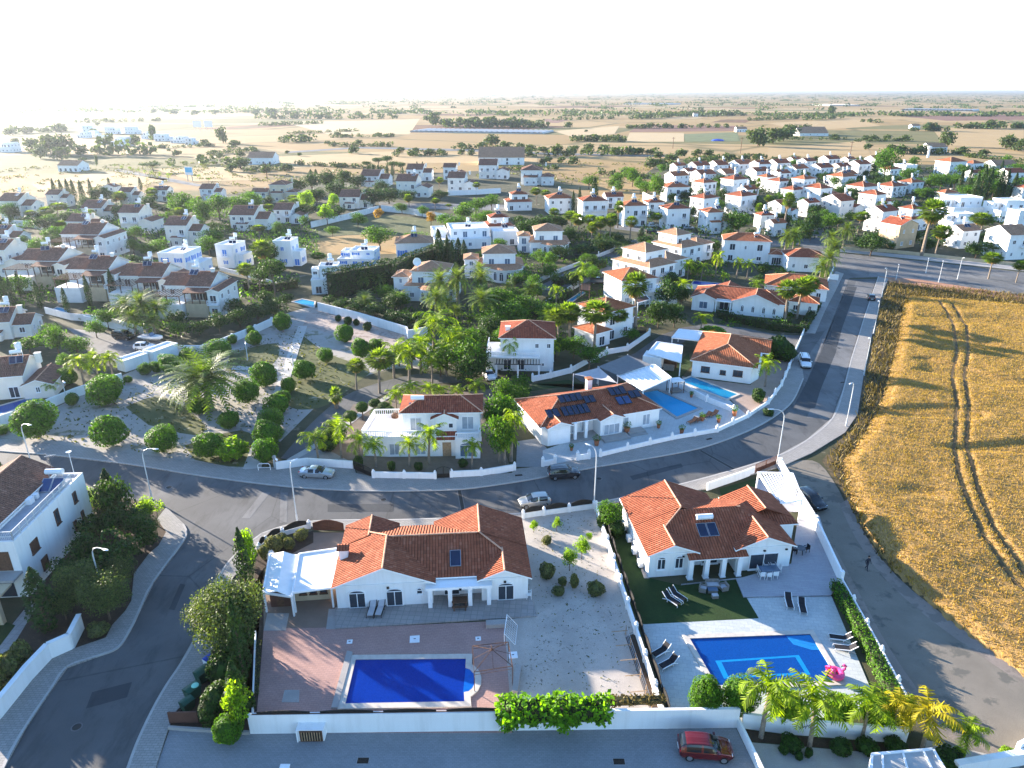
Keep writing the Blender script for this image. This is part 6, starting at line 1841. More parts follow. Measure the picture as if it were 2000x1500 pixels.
def cr(P,n):
 out=[]
 for i in range(len(P)-1):
  p0,p1,p2,p3=P[max(i-1,0)],P[i],P[i+1],P[min(i+2,len(P)-1)]
  for k in range(n):
   t=k/n
   out.append(.5*(2*p1+(p2-p0)*t+(2*p0-5*p1+4*p2-p3)*t*t+(3*p1-p0-3*p2+p3)*t ** 3))
 return out+[P[-1]]
_cc={}
def car(label,px,py,heading,kind,mat,group=None,z=0.0,name="parked_car",cat="car"):
 t=thing(name,label,cat,G(px,py)+Vector((0,0,z)),heading,group)
 st,(r0,r1,s0,s1,w0,w1)=SHAPES[kind]
 Lc=st[-1][0]-st[0][0]
 if (kind,mat) not in _cc:
  b,g=MB(),{}
  S=cr([np.array(q,float) for q in st],4)
  rings=[]
  for x,hw,zb,ze,tw,zt in S:
   half=cr([np.array(q,float) for q in ((hw*.86,zb),(hw,zb+.16),(hw*1.0,ze-.14),(hw*.97,ze-.01),(tw,zt-.05),(tw*.6,zt),(0,zt+.02))],3)
   rings.append([(x,-y,z_) for y,z_ in half]+[(x,y,z_) for y,z_ in half[-2::-1]])
  n=len(rings[0])
  for a,c in zip(rings,rings[1:]):
   xm=(a[0][0]+c[0][0])/2
   for k in range(n-1):
    kk=min(k,n-2-k)                     # 0-2 sill, 3-5 door, 6-8 shoulder, 9-11 glass, 12+ roof
    side=9 <= kk <= 11 and s0 < xm < s1 and not abs(xm-(s0+s1)/2-.1) < .06
    top=kk >= 12 and (r0 < xm < r1 or w0 < xm < w1)
    key=("side_window",k < n/2,xm < (s0+s1)/2+.1) if side else ("rear_window" if xm < 0 else "windscreen",) if top else None
    (g.setdefault(key,MB()) if key else b).face([a[k],a[k+1],c[k+1],c[k]][::-1])
   b.face([a[0],c[0],c[-1],a[-1]][::-1])
  b.face(rings[0]); b.face(rings[-1][::-1])
  wheel=MB(); wheel.tube([(0,-.1,0),(0,-.085,0),(0,.085,0),(0,.1,0)],.32,16)
  rim=MB(); rim.tube([(0,-.115,0),(0,.115,0)],.2,12)
  f,r=st[-2],st[1]
  hl,tl,mi=[],[],[]
  for s in (-1,1):
   q=MB(); q.box(f[0]-.22,f[0]+.02,s*f[1]*.8-.14,s*f[1]*.8+.14,f[3]-.1,f[3]+.02); hl.append(("headlight",q.data("headlight",M["headlight"])))
   q=MB(); q.box(r[0]-.035,r[0]+.16,s*r[1]*.84-.1,s*r[1]*.84+.1,r[3]-.1,r[3]+.1); tl.append(("tail_light",q.data("tail_light",M["redlight"])))
   q=MB(); q.box(w1-.35,w1-.2,s*(st[5][1]+.08)-.09,s*(st[5][1]+.08)+.09,st[5][3],st[5][3]+.14); mi.append(("mirror",q.data("mirror",M[mat])))
  ex=MB(); ex.box(st[0][0]-.03,st[0][0]+.05,-.26,.26,.55,.66)
  ud=MB(); ud.box(st[0][0]+.25,st[-1][0]-.25,-st[5][1]*.8,st[5][1]*.8,.16,.3)
  _cc[(kind,mat)]=[("body",b.data("car_body",M[mat],True))]+[(q[0],v.data(q[0],M["carglass"],True)) for q,v in g.items()]+hl+tl+mi+[("number_plate",ex.data("plate",M["trim"])),("underbody",ud.data("underbody",M["rubber"])),(wheel.data("tyre",M["rubber"]),rim.data("rim",M["rim"]),st)]
 parts=_cc[(kind,mat)]
 for n,me in parts[:-1]: place(me,n,parent=t)
 wm,rm,st=parts[-1]
 for x in (Lc*-.31,Lc*.31):
  for s in (-1,1):
   w_=place(wm,"wheel",(x,s*(st[5][1]-.1),.32),parent=t); place(rm,"rim",parent=w_)
 return t
R_=math.radians
car("dark red compact car parked in the grey forecourt",1376,1471,R_(-5),"hatch","p_red").scale=(1.05,1.04,1.04)
car("silver coupe parked on the paving by the bright white wall",620,930,R_(-5),"coupe","p_sil")
car("dark grey estate car parked at the far kerb outside the solar bungalow",1101,931,R_(8),"suv","p_dk")
car("silver-white hatchback parked at the near kerb behind the central bungalow",1044,986,R_(191),"hatch","p_gld")
car("black car parked on the dirt track by the slatted pergola",1582,985,R_(-70),"suv","p_blk")
t=car("white pickup with canopy parked by the bend at the orange bungalow",1571,713,R_(-104),"pickup","p_wht")
m=MB(); m.box(-2.2,.2,-.55,-.5,1.76,1.82); m.box(-2.2,.2,.5,.55,1.76,1.82); m.build("roof_rails",M["iron"],t)
car("dark car driving away up the avenue beside the wheat field",1701,585,R_(70),"hatch","p_dk")
car("white small car parked beside the two-storey terrace villa",955,738,R_(-72),"hatch","p_wht")
car("black van in the parking court on the left",243,662,R_(-18),"van","p_blk")
car("white hatchback half hidden by the white utility building",283,682,R_(5),"hatch","p_wht")
car("white car in the far lane among palms at the centre",1275,443,R_(10),"hatch","p_wht","far parked cars")
car("dark car in the far lane among palms at the centre",1272,455,R_(10),"suv","p_dk","far parked cars")
car("silver car parked behind the hedge near the far villas",1345,448,R_(0),"hatch","p_sil","far parked cars")
car("dark car under the parking shelter by the red hipped villa",1168,553,R_(5),"suv","p_blu","far parked cars")
t=thing("motor_boat","white motor boat on a trailer in the parking court","boat",G(298,668),R_(-15))
f=MB()
sec=[(-2.6,.95,.55,1.25),(-1.2,1.05,.5,1.3),(.6,1.0,.5,1.35),(1.8,.65,.6,1.45),(2.7,.05,1.1,1.55)]
rg_=[[(x,-w_,z1),(x,-w_*.85,(z0+z1)/2),(x,0,z0),(x,w_*.85,(z0+z1)/2),(x,w_,z1)] for x,w_,z0,z1 in sec]
for a,b in zip(rg_,rg_[1:]):
 for k in range(4): f.face([a[k],a[k+1],b[k+1],b[k]])
 f.face([a[4],a[0],b[0],b[4]])
f.face(rg_[0]); f.build("hull",M["plast_w"],t)
f=MB(); f.box(-1.8,.3,-.6,.6,1.34,1.42); f.build("cockpit",M["grey_c"],t)
f=MB(); f.face([(.4,-.7,1.36),(.4,.7,1.36),(-.1,.6,1.95),(-.1,-.6,1.95)]); f.build("windscreen",M["glass_b"],t)
f=MB(); f.box(-2.95,-2.6,-.2,.2,.5,1.6); f.build("engine",M["black"],t)
f=MB()
for x in (-1.6,-.2):
 for s in (-1,1): f.bar((x,s*.9,1.3),(x,s*.85,2.9),.05)
f.bar((-1.6,-.85,2.9),(-1.6,.85,2.9),.05); f.bar((-.2,-.85,2.9),(-.2,.85,2.9),.05); f.bar((-1.6,.85,2.9),(-.2,.85,2.9),.05); f.bar((-1.6,-.85,2.9),(-.2,-.85,2.9),.05); f.build("top_frame",M["metal"],t)
f=MB(); f.bar((-2.2,0,.35),(3.4,0,.35),.12); f.bar((-.8,-.9,.35),(-.8,.9,.35),.1); f.build("trailer",M["metal"],t)
for s in (-1,1):
 f=MB(); f.tube([(-.8,s*.95-.08,.3),(-.8,s*.95+.08,.3)],.3,12); f.build("wheel",M["rubber"],t)
# street lamps and poles
def lamp(label,px,py,hx,hy,h=8.0,group="curved street lamps",name="street_lamp"):
 b=G(px,py)
 hd=G(hx,hy,h)-b; hd.z=0
 if hd.length > 2.6: hd=hd.normalized()*2.6
 t=thing(name,label,"street lamp",b,0,group)
 f=MB(); f.lathe([(.2,0),(.2,.05),(.12,.06),(.11,1.2),(.08,1.3)],8); f.build("base",M["lampgrey"],t)
 d=hd.normalized() if hd.length > .1 else Vector((0,-1,0))
 path=[(0,0,1.2),(0,0,h*.8)]+[(d.x*e*hd.length,d.y*e*hd.length,h*.8+h*.2*g) for e,g in ((.03,.35),(.14,.66),(.38,.88),(.7,.97))]
 f=MB(); f.tube(path,.07,8,0,.045); f.build("pole",M["lampgrey"],t,True)
 e=Vector((d.x,d.y,.06)); s=Vector((-d.y,d.x,0))
 p=Vector((d.x*hd.length*.66,d.y*hd.length*.66,h*.8+h*.2*.96))
 f=MB()
 rings=[]
 for k,(l,w_,zz) in enumerate(((0,.05,.05),(.2,.13,.08),(.55,.16,.09),(.85,.08,.05))):
  c=p+e*l
  rings.append([c-s*w_,c+Vector((0,0,zz)),c+s*w_,c-Vector((0,0,zz*.6))])
 for a,b_ in zip(rings,rings[1:]):
  for k in range(4): f.face([a[k],a[(k+1) % 4],b_[(k+1) % 4],b_[k]])
 f.face(rings[0]); f.face(rings[-1])
 f.build("lamp_head",M["plast_w"],t)
 return t
lamp("curved street lamp behind the tall white house at the left edge",64,915,86,838,7.0)
lamp("curved street lamp at the corner above the lime shrub",297,976,324,879,7.4)
lamp("curved street lamp standing in the dark bushes of the cul-de-sac",205,1174,241,1086,6.8)
lamp("straight-looking street lamp seen behind its arm by the yard fence",581,1023,570,900,8.2)
lamp("curved street lamp beside the gravel yard and silver hatchback",1160,993,1150,868,8.4)
lamp("curved street lamp at the junction with the dirt track",1518,904,1500,799,8.2)
lamp("thin street lamp on the outer kerb of the bend, nearest one",1652,833,1660,750,7.6)
lamp("thin street lamp on the outer kerb, second along the avenue",1687,733,1696,663,7.6)
lamp("thin street lamp on the outer kerb, third along the avenue",1706,652,1711,594,7.6)
lamp("thin street lamp on the outer kerb, farthest along the avenue",1722,580,1722,530,7.6)
lamp("lamp post at the cross road left of the sandstone wall",1833,552,1841,514,6.2)
lamp("lamp post at the cross road beside the date palm",1870,545,1890,512,6.2)
lamp("lamp post on the red gravel at the avenue corner",1808,533,1811,514,4.5)
lamp("dark lamp post at the field corner of the avenue",1750,546,1751,530,4.5)
lamp("small park lamp standing in the grass right of the path",573,712,577,689,4.0,"park lamps")
lamp("small park lamp standing in the grass left of the path",484,703,480,672,4.0,"park lamps")
lamp("white park lamp at the wall above the round shrubs",133,790,130,752,4.5,"park lamps")
lamp("small white lamp post at the end of the park path",537,915,541,899,2.2,"park lamps")
def power_pole(label,px,py,top):
 h=hgt(px,py,top)
 t=thing("utility_pole",label,"pole",G(px,py),0,"far utility poles")
 f=MB(); f.bar((0,0,0),(0,0,h),.35); f.build("pole",M["wood"],t)
 f=MB(); f.bar((-1.5,0,h-.8),(1.5,0,h-.8),.25); f.build("crossarm",M["wood"],t)
for a in (("tall pole standing in the wheat beyond the right-hand village",1660,305,276),("tall pole left of the round dark tree beyond the village",1446,300,268),("tall pole in the field left of the brown plough land",1314,290,268),("pole beside the far dry meadow road",522,350,318)): power_pole(*a)
t=thing("notice_sign","white board sign on posts beside the upper end of the avenue","sign",G(1627,552),-.4)
f=MB(); f.box(-1.1,1.1,-.05,.05,.8,2.2); f.build("board",M["trim"],t)
for x in (-.9,.9):
 f=MB(); f.box(x-.05,x+.05,.05,.13,0,2.2); f.build("post",M["metal"],t)
t=thing("road_sign","small grey road sign at the end of the white wall by the coupe","sign",G(539,918),.2)
f=MB(); f.bar((0,0,0),(0,0,2.2),.06); f.build("post",M["metal"],t)
f=MB(); f.lathe([(0,-.02),(.28,-.02),(.28,.02),(0,.02)],12); f.xf(Matrix.Translation((0,-.06,2.0)) @ Matrix.Rotation(math.pi/2,4,"X")); f.build("disc",M["metal"],t)
t=thing("barrier_gate","white tubular barrier at the street end of the park path","barrier",G(505,920),.05)
f=MB(); f.tube([(0,0,0),(0,0,.9),(.2,0,1.1),(1.4,0,1.1),(1.6,0,.9),(1.6,0,0)],.05,8); f.bar((0,0,.5),(1.6,0,.5),.05); f.build("rail",M["trim"],t)
def billboard(label,px,py,top,w,mats,name="billboard"):
 h=hgt(px,py,top)
 t=thing(name,label,"billboard",G(px,py),-.2,"far billboards")
 f=MB(); f.box(-w/2,w/2,-.2,.2,h*.45,h); f.build("board",M[mats[0]],t)
 f=MB(); f.box(-w/2+.2,w/2-.2,-.26,-.21,h*.62,h-.3); f.build("poster",M[mats[1]],t)
 for x in (-w*.3,w*.3):
  f=MB(); f.bar((x,0,0),(x,0,h*.45),.3); f.build("post",M["metal"],t)
M["cyanp"]=plain("cyan_poster",(0.1,0.45,0.68),.6,.1,.3)
billboard("blue and white billboard beside the palm-lined road far left",372,354,326,4.6,("trim","cyanp"))
billboard("white billboard far left, left one of the pair",387,258,236,11,("trim","plast_w"))
billboard("white billboard far left, right one of the pair",409,258,236,11,("trim","plast_w"))
# the walker on the dirt track
def person(label,px,py,yaw):
 t=thing("person",label,"person",G(px,py),yaw)
 pts={"pelvis": (0,0,.93,.135),"waist": (0,0,1.08,.125),"chest": (0,-.01,1.28,.15),"neck": (0,0,1.47,.06),"head": (0,-.02,1.60,.095),"crown": (0,-.01,1.72,.085),
  "lh": (-.09,0,.86,.10),"lk": (-.1,-.16,.48,.065),"la": (-.1,-.2,.09,.045),"lt": (-.1,-.36,.04,.04),"rh": (.09,0,.86,.10),"rk": (.1,.03,.47,.065),"ra": (.1,.28,.12,.045),"rt": (.1,.16,.04,.04),
  "ls": (-.19,0,1.40,.065),"le": (-.25,.1,1.12,.048),"lw": (-.24,.02,.88,.035),"lf": (-.24,-.02,.78,.03),"rs": (.19,0,1.40,.065),"re": (.25,-.06,1.12,.048),"rw": (.23,-.2,.92,.035),"rf": (.22,-.24,.82,.03)}
 names=list(pts)
 ed=[("pelvis","waist"),("waist","chest"),("chest","neck"),("neck","head"),("head","crown"),("pelvis","lh"),("lh","lk"),("lk","la"),("la","lt"),("pelvis","rh"),("rh","rk"),("rk","ra"),("ra","rt"),("chest","ls"),("ls","le"),("le","lw"),("lw","lf"),("chest","rs"),("rs","re"),("re","rw"),("rw","rf")]
 me=bpy.data.meshes.new("person_body")
 me.from_pydata([pts[n][:3] for n in names],[(names.index(a),names.index(b)) for a,b in ed],[])
 o=link(bpy.data.objects.new("body",me),t)
 me.materials.append(M["jeans"])
 o.modifiers.new("skin","SKIN")
 for i,n in enumerate(names): me.skin_vertices[0].data[i].radius=(pts[n][3],pts[n][3])
 me.skin_vertices[0].data[0].use_root=True
 s=o.modifiers.new("sub","SUBSURF"); s.levels=1; s.render_levels=2
 f=MB(); f.lathe([(.088,1.60),(.108,1.66),(.1,1.75),(.05,1.80),(0,1.81)],10,(0,.01)); f.build("hair",M["hairc"],t,True)
 f=MB(); f.lathe([(0,1.52),(.06,1.53),(.09,1.58),(.097,1.63),(.09,1.67)],10,(0,-.025)); f.tube([(0,-.1,1.62),(0,-.135,1.59)],.016,5); f.build("face",M["skin"],t,True)
person("person in dark clothes walking along the dirt track",1692,1113,R_(20))
# villas further away
SL=.38
FOOT=[]
def villa(name,label,origin,yaw,blocks,wm="white",tm="tile",win="glass",shut=None,tank=None,group=None,cat="house",chim=None,wins=None,seed=0,rails=None,ridge="ridge"):
 """blocks: (x0,x1,y0,y1,z0,z1,roof); roof hip/gx/gy/flat/none. Windows laid out on the walls that face out."""
 t=thing(name,label,cat,origin,yaw,group)
 rs=random.Random(seed+int(abs(origin[0])*7+abs(origin[1])*3))
 w,rf,rg=MB(),MB(),MB()
 X0,X1,Y0,Y1=min(b[0] for b in blocks),max(b[1] for b in blocks),min(b[2] for b in blocks),max(b[3] for b in blocks)
 ca,sa=math.cos(yaw),math.sin(yaw); mx,my=(X0+X1)/2,(Y0+Y1)/2
 FOOT.append((origin[0]+mx*ca-my*sa,origin[1]+mx*sa+my*ca,max(X1-X0,Y1-Y0)*.62))
 for i,(x0,x1,y0,y1,z0,z1,rt) in enumerate(blocks):
  w.box(x0,x1,y0,y1,z0,z1)
  z1e=z1+.004*i
  if rt == "hip": hip(rf,x0,x1,y0,y1,z1e,(min(x1-x0,y1-y0)/2+.4)*SL,.4,.15,rg)
  elif rt == "gx": gable(rf,w,x0,x1,y0,y1,z1e,(y1-y0)/2*.45,"x",.3,.3,.14,rg)
  elif rt == "gy": gable(rf,w,x0,x1,y0,y1,z1e,(x1-x0)/2*SL,"y",.3,.3,.14,rg)
  elif rt == "flat": parapet(w,x0-.06,x1+.06,y0-.06,y1+.06,z1,.35,.22)
  elif rt == "shedb": shed(rf,x0-.3,x1+.3,y0-.3,y1+.3,z1e,z1e+(y1-y0)*.3,.12,"b")
 w.build("wall",M[wm],t)
 if rf.f: rf.build("roof",[M[tm],M["trim"]],t)
 if rg.f: rg.build("ridge",M[ridge],t)
 def blocked(bi,x,y,z):
  return any(k != bi and b[0]-.1 < x < b[1]+.1 and b[2]-.1 < y < b[3]+.1 and b[4] <= z < b[5] for k,b in enumerate(blocks))
 if wins is None:
  for bi,(x0,x1,y0,y1,z0,z1,rt) in enumerate(blocks):
   ns=max(1,round((z1-z0)/3.0)); sh=(z1-z0)/ns
   for s in range(ns):
    zb=z0+s*sh
    for wl,L,at in (("f",x1-x0,y0),("r",y1-y0,x1),("l",y1-y0,x0)):
     n=max(1,min(4,int(L/2.9)))
     for k in range(n):
      u=(x0 if wl == "f" else y0)+L*(k+.5)/n
      px_,py_=(u,at) if wl == "f" else (at,u)
      ox,oy={"f": (0,-.4),"r": (.4,0),"l": (-.4,0)}[wl]
      if blocked(bi,px_+ox,py_+oy,zb+1.2): continue
      q=rs.random()
      if wl == "f" and q < .45: ww,hh,zz=1.5,1.95,.15
      elif q < .8: ww,hh,zz=1.1,1.2,.95
      else: ww,hh,zz=.7,1.1,1.1
      window(t,wl,at,u,zb+zz,ww,min(hh,sh-zz-.3),0,"trim" if not shut else "trim",win,2)
      if shut and rs.random() < .6: shutters(t,wl,at,u,zb+zz,ww,min(hh,sh-zz-.3),shut)
      if wl == "f" and s > 0 and q < .3 and rails != 0:
       m=MB(); m.box(u-1.2,u+1.2,at-.9,at-.005,zb-.05,zb+.1); rail(m,(u-1.2,at-.85),(u+1.2,at-.85),zb+.1,.85,.8); m.build("balcony",M["trim"],t)
 else:
  for q in wins: window(t,*q)
 if tank:
  x,y,z=tank
  solar(t,x,y,z,math.radians(35),2.0,1.5,2,True,rot=rs.uniform(-.5,.5))
  m=MB(); m.lathe([(0,z+1.5),(.5,z+1.5),(.5,z+2.5),(0,z+2.65)],10,(x+.2,y+1.5))
  for q in (-.35,.35): m.bar((x+.2+q,y+1.5,z-.3),(x+.2+q,y+1.5,z+1.5),.08)
  m.build("cold_water_tank",M["tankw"],t)
 if chim:
  x,y,z=chim
  m=MB(); m.box(x-.4,x+.4,y-.3,y+.3,z-1.6,z); m.box(x-.5,x+.5,y-.4,y+.4,z,z+.12); m.build("chimney",M[wm],t)
 return t
def fh(label,cx,by,W,Hp,kind="hip",yaw=25,wm="white",tm="tile",tank=True,group=None,shut=None,win="glass",dr=.85,cat="house",seed=0):
 """house from its survey: centre-bottom of the near walls, projected width and wall height in photo units"""
 a=math.radians(yaw)
 b=G(cx,by)
 pw=W*Zd(by)/F
 view=math.atan2(b.x,b.y)                      # bearing from the survey point
 e=a+view                                     # angle between facade and line of sight
 wd=pw/(abs(math.cos(e))+dr*abs(math.sin(e)))
 d=wd*dr
 h=max(2.9,min(7.4,hgt(cx,by,by-Hp)))
 away=Vector((math.sin(view),math.cos(view),0))
 c=b+away*(wd*abs(math.sin(e))+d*abs(math.cos(e)))/2
 R2=Matrix.Rotation(a,3,"Z")
 o=c-R2 @ Vector((wd/2,d/2,0))
 def T(x0,x1,y0,y1,z0,z1,r): return (x0*wd,x1*wd,y0*d,y1*d,z0,z1,r)
 zt=h+min(wd,d)/2*.42
 tk=(wd*.5,d*.35,h+min(wd,d)*.2) if tank else None
 if kind in ("hip","gx","gy","flat"): bl=[T(0,1,0,1,0,h,kind)]
 elif kind == "two": bl=[T(0,1,0,1,0,h*.55,"hip"),T(.2,.85,.2,.9,h*.55,h,"hip")]
 elif kind == "ell": bl=[T(0,.6,.1,1,0,h,"gx"),T(.6,1,0,.8,0,h*.6,"gy")]
 elif kind == "wing": bl=[T(0,.62,.12,1,0,h,"hip"),T(.62,1,0,.7,0,h*.58,"hip"),T(.1,.5,-.1,.12,0,h*.55,"shedb")]
 elif kind == "step": bl=[T(0,1,0,1,0,h*.52,"flat"),T(.3,1,.25,1,h*.52,h,"flat"),T(0,.25,.5,1,h*.52,h*.85,"flat")]; tk=(wd*.65,d*.6,h+.1) if tank else None
 elif kind == "cube": bl=[T(0,.7,0,1,0,h,"flat"),T(.7,1,.15,.9,0,h*.55,"flat")]; tk=(wd*.4,d*.6,h+.1) if tank else None
 elif kind == "pergola": bl=[T(0,.45,.3,1,0,h*.93,"gx"),T(.45,.82,.1,.9,0,h,"gx"),T(.82,1,-.05,.8,0,h*.9,"gy")]
 if kind == "gx" and tm == "tile_br" and W > 44: bl=[T(0,.66,0,1,0,h,"gx"),T(.66,1,.12,.85,0,h*.72,"gx"),T(.2,.5,-.14,0,0,h*.45,"shedb")]
 nm={"step": "modern_house","cube": "house"}.get(kind,"house")
 ch=(wd*.75,d*.5,zt+.4) if wm in ("pink","cream") or tm == "tile_br" else None
 t=villa(nm,label,o,a,bl,wm,tm,win,shut,tk,group,cat,ch,None,seed)
 if kind == "pergola":                            # timber roof terrace at the front left corner
  m=MB()
  z=h*.8
  for k in range(9): m.bar((wd*(.0+.44*k/8),-.2*d,z),(wd*(.0+.44*k/8),d*.3,z),.12)
  m.bar((0,-.2*d,z-.1),(wd*.44,-.2*d,z-.1),.16)
  for x in (0.02,.22,.42): m.bar((wd*x,-.18*d,h*.5),(wd*x,-.18*d,z),.16)
  m.build("pergola",M["wood"],t)
  m=MB(); m.box(0,wd*.44,-.2*d,d*.3-.003,0,h*.5); m.build("terrace_block",M[wm],t)
  m=MB(); m.box(wd*.46,wd*.81,-.08*d,.1*d-.003,0,h*.48); rail(m,(wd*.47,-.07*d),(wd*.8,-.07*d),h*.48,.9,1.0); m.build("balcony",M["sand"],t)
  m=MB(); shed(m,wd*.45,wd*.82,-.12*d,.12*d,h*.86,h*.97); m.build("balcony_roof",[M["tile_br"],M["wood"]],t)
  for x in (.47,.58,.7,.8):
   m=MB(); m.bar((wd*x,-.08*d,h*.48),(wd*x,-.08*d,h*.88),.16); m.build("balcony_post",M["wood"],t)
  m=MB(); m.box(wd*.5,wd*.78,.1*d-.05,.1*d-.004,h*.52,h*.8); m.build("balcony_door",M["glass"],t)
 return t
# middle villas, one by one
o=G(978,724)
t=villa("villa","two-storey white villa with balustraded terrace and red pyramid roof by the lane",o,math.radians(-2),[(0,9.5,0,9,0,6.2,"hip"),(-2.6,0,.5,7,0,3.1,"none")],"white","tile_dk","glass",None,None,None,"villa",(1.2,2.5,7.6),[("f",0,1.2,.2,1.4,2.0),("f",0,3.6,.2,1.4,2.0),("f",0,7.6,1.0,.5,.6),("f",0,8.6,4.4,.7,.9),("f",0,6.5,4.4,.7,.9),("r",9.5,3.0,1.0,1.1,1.2),("r",9.5,6.0,4.2,1.1,1.2),("l",0,4.5,3.8,1.1,1.9)])
m=MB(); m.box(-2.6,7.0,-1.3,-.003,2.9,3.1); balusters(m,(-2.6,-1.2),(7.0,-1.2),3.1,.95,.34,.1); balusters(m,(-2.5,-1.2),(-2.5,7),3.1,.95,.34,.1); m.build("terrace",M["trim"],t)
m=MB()
for k in range(16): m.bar((-.6+k*.5,-3.5,2.62),(-.6+k*.5,-1.32,2.72),.14,.12)
m.bar((-.9,-3.3,2.5),(7.2,-3.3,2.5),.12); m.build("pergola",M["iron"],t)
for x in (-.6,3.2,6.9):
 m=MB(); m.box(x-.15,x+.15,-3.45,-3.15,0,2.45); m.build("column",M["trim"],t)
m=MB(); m.box(-6.5,-2.7,1,6,2.5,2.62); m.box(-6.4,-6.2,1.1,1.3,0,2.5); m.box(-6.4,-6.2,5.7,5.9,0,2.5); m.build("carport",M["tile_dk"],t)
o=G(1186,652)
t=villa("villa","white two-storey villa with steep red pyramid roof, corner toward the lane",G(1180,668),math.radians(38),[(0,8,0,8,0,6.0,"hip"),(-4.5,0,-1.5,4,0,2.9,"hip"),(8,10.5,1,4,0,2.9,"gy")],"white","tile_o","glass")
t=villa("villa","white villa with orange roof and solar panel behind the tall fan palm",G(1212,600),math.radians(20),[(0,9,0,9,0,6.2,"hip"),(9,14,-2,5,0,3.0,"flat")],"white","tile_o","curtain")
solar(t,3.5,1.6,6.95,math.atan(SL),2.2,1.6,2,False)
villa("mansion","broad white mansion with stepped pale tan roofs behind the red villas",G(1266,563),math.radians(38),[(0,10,0,13,0,5.2,"hip"),(1.5,9,3,11,5.2,8.4,"hip"),(10,18,3,12,0,4.8,"hip")],"white","tile_tan","glass",None,None,None,"house",ridge="ridge_tan")
villa("mansion","white mansion with two-level pale tan roof left of the red two-storey villa",G(1328,522),math.radians(36),[(0,9,0,11,0,5.4,"hip"),(1,7,3,10,5.4,8.4,"hip"),(9,16,2,9,0,4.8,"hip")],"white","tile_tan","glass",None,None,None,"house",ridge="ridge_tan")
def round_villa(label,p,yaw,tm="tile_tan",s=1.0,dish=False):
 """villa with a rounded two-storey front bay under curved roofs"""
 t=villa("villa",label,G(*p),yaw,[(0,12*s,2*s,12*s,0,3.6*s,"hip"),(1.5*s,10*s,3*s,11*s,3.6*s,6.9*s,"hip"),(-3.5*s,0,5*s,11*s,0,5.0*s,"hip")],"white",tm,"glass_b",None,None,None,"villa",ridge="ridge_tan",rails=0)
 f,g=MB(),MB()
 cx,cy,r=7.5*s,3.0*s,4.2*s
 n=14
 P_=[(cx+r*math.cos(math.pi+math.pi*k/n),cy+r*math.sin(math.pi+math.pi*k/n)) for k in range(n+1)]
 f.prism(P_,0,3.5*s); f.build("round_bay",M["white"],t)
 e=r+.5
 Q=[(cx+e*math.cos(math.pi+math.pi*k/n),cy+e*math.sin(math.pi+math.pi*k/n)) for k in range(n+1)]
 I=[(cx+r*.72*math.cos(math.pi+math.pi*k/n),cy+r*.72*math.sin(math.pi+math.pi*k/n)) for k in range(n+1)]
 for k in range(n):
  g.face([(*Q[k],3.5*s),(*Q[k+1],3.5*s),(*I[k+1],4.3*s),(*I[k],4.3*s)],0,[(k*.9,0),(k*.9+.9,0),(k*.9+.9,1.5),(k*.9,1.5)])
  g.face([(*Q[k],3.36*s),(*Q[k+1],3.36*s),(*Q[k+1],3.5*s),(*Q[k],3.5*s)],1)
 g.build("curved_roof",[M[tm],M["trim"]],t)
 for k in (3,5,7,9,11):
  a=math.pi+math.pi*(k+.5)/n
  o_=window(t,"f",0,0,0.5,1.2*s,1.9*s,.45,"trim","glass")
  o_.location=(cx+r*math.cos(a)*1.0,cy+r*math.sin(a)*1.0,.5); o_.rotation_euler.z=a+math.pi/2
 if dish:
  f=MB(); f.bar((3*s,3.2*s,7.0*s),(3*s,3.2*s,9.0*s),.1); f.lathe([(0,0),(.7,.1),(1.0,.35),(.98,.38),(0,.1)],14)
  f.v[24:]=[tuple(Matrix.Translation((3*s,3.0*s,9.3*s)) @ Matrix.Rotation(math.radians(75),4,"X") @ Vector(p)) for p in f.v[24:]]
  f.build("satellite_dish",M["plast_w"],t)
 return t
round_villa("white villa with rounded bay and big satellite dish behind the date palms",(790,592),math.radians(-4),dish=True)
round_villa("white villa with curved tan roof and arched windows above the palm garden",(934,552),math.radians(3))
round_villa("white villa with rounded bay farthest back beside the cypress hedge",(1036,500),math.radians(2))
villa("villa","two-storey white villa with red roof and green balconies near the avenue",G(1410,512),math.radians(-12),[(0,13,0,8,0,6.4,"hip"),(13,17,-1,5,0,3.0,"hip")],"white","tile_o","glass",None,(9.5,2.0,7.2),None,"villa",None,[("f",0,2.5,3.7,1.6,1.9),("f",0,6.2,4.0,.6,1.1),("f",0,10.2,3.7,1.6,1.9),("f",0,2.2,.5,1.4,1.8),("f",0,10.2,.9,1.3,1.2),("f",-1,15,.2,2.6,2.1,0,"trim","glass",4)])
villa("bungalow","orange-roofed bungalow behind the fan palms near the notice sign",G(1492,580),math.radians(-20),[(0,14,0,10,0,3.0,"hip"),(3,9,-2,5,0,3.0,"gy")],"white","tile_o","glass")
villa("guest_house","small white house with red hipped roof under the date palms",G(1536,530),math.radians(-8),[(0,10,0,8,0,4.0,"hip")],"white","tile","glass")
villa("annex","low red-roofed annex with dark window under the fan palms",G(1538,612),math.radians(-22),[(0,6,0,5,0,2.8,"hip")],"white","tile","glass")
fh("white house with blue shutters and pergola terrace, left of the palm-topped pair",371,545,100,46,"cube",-6,"white","tile_tan",True,"blue-shuttered white houses","shut_b","shut_b")
fh("white house with blue shutters and flat roof beside the palm trunk",464,526,70,44,"cube",-12,"white","tile_tan",True,"blue-shuttered white houses","shut_b","shut_b")
fh("cube-shaped white house with blue shutters before the dry yellow meadow",571,522,62,48,"cube",-5,"white","tile_tan",True,"blue-shuttered white houses","shut_b","shut_b")
fh("single-storey white house with blue windows below the dry meadow tree",703,524,84,28,"step",-4,"white","tile_tan",True,"blue-shuttered white houses","shut_b","shut_b")
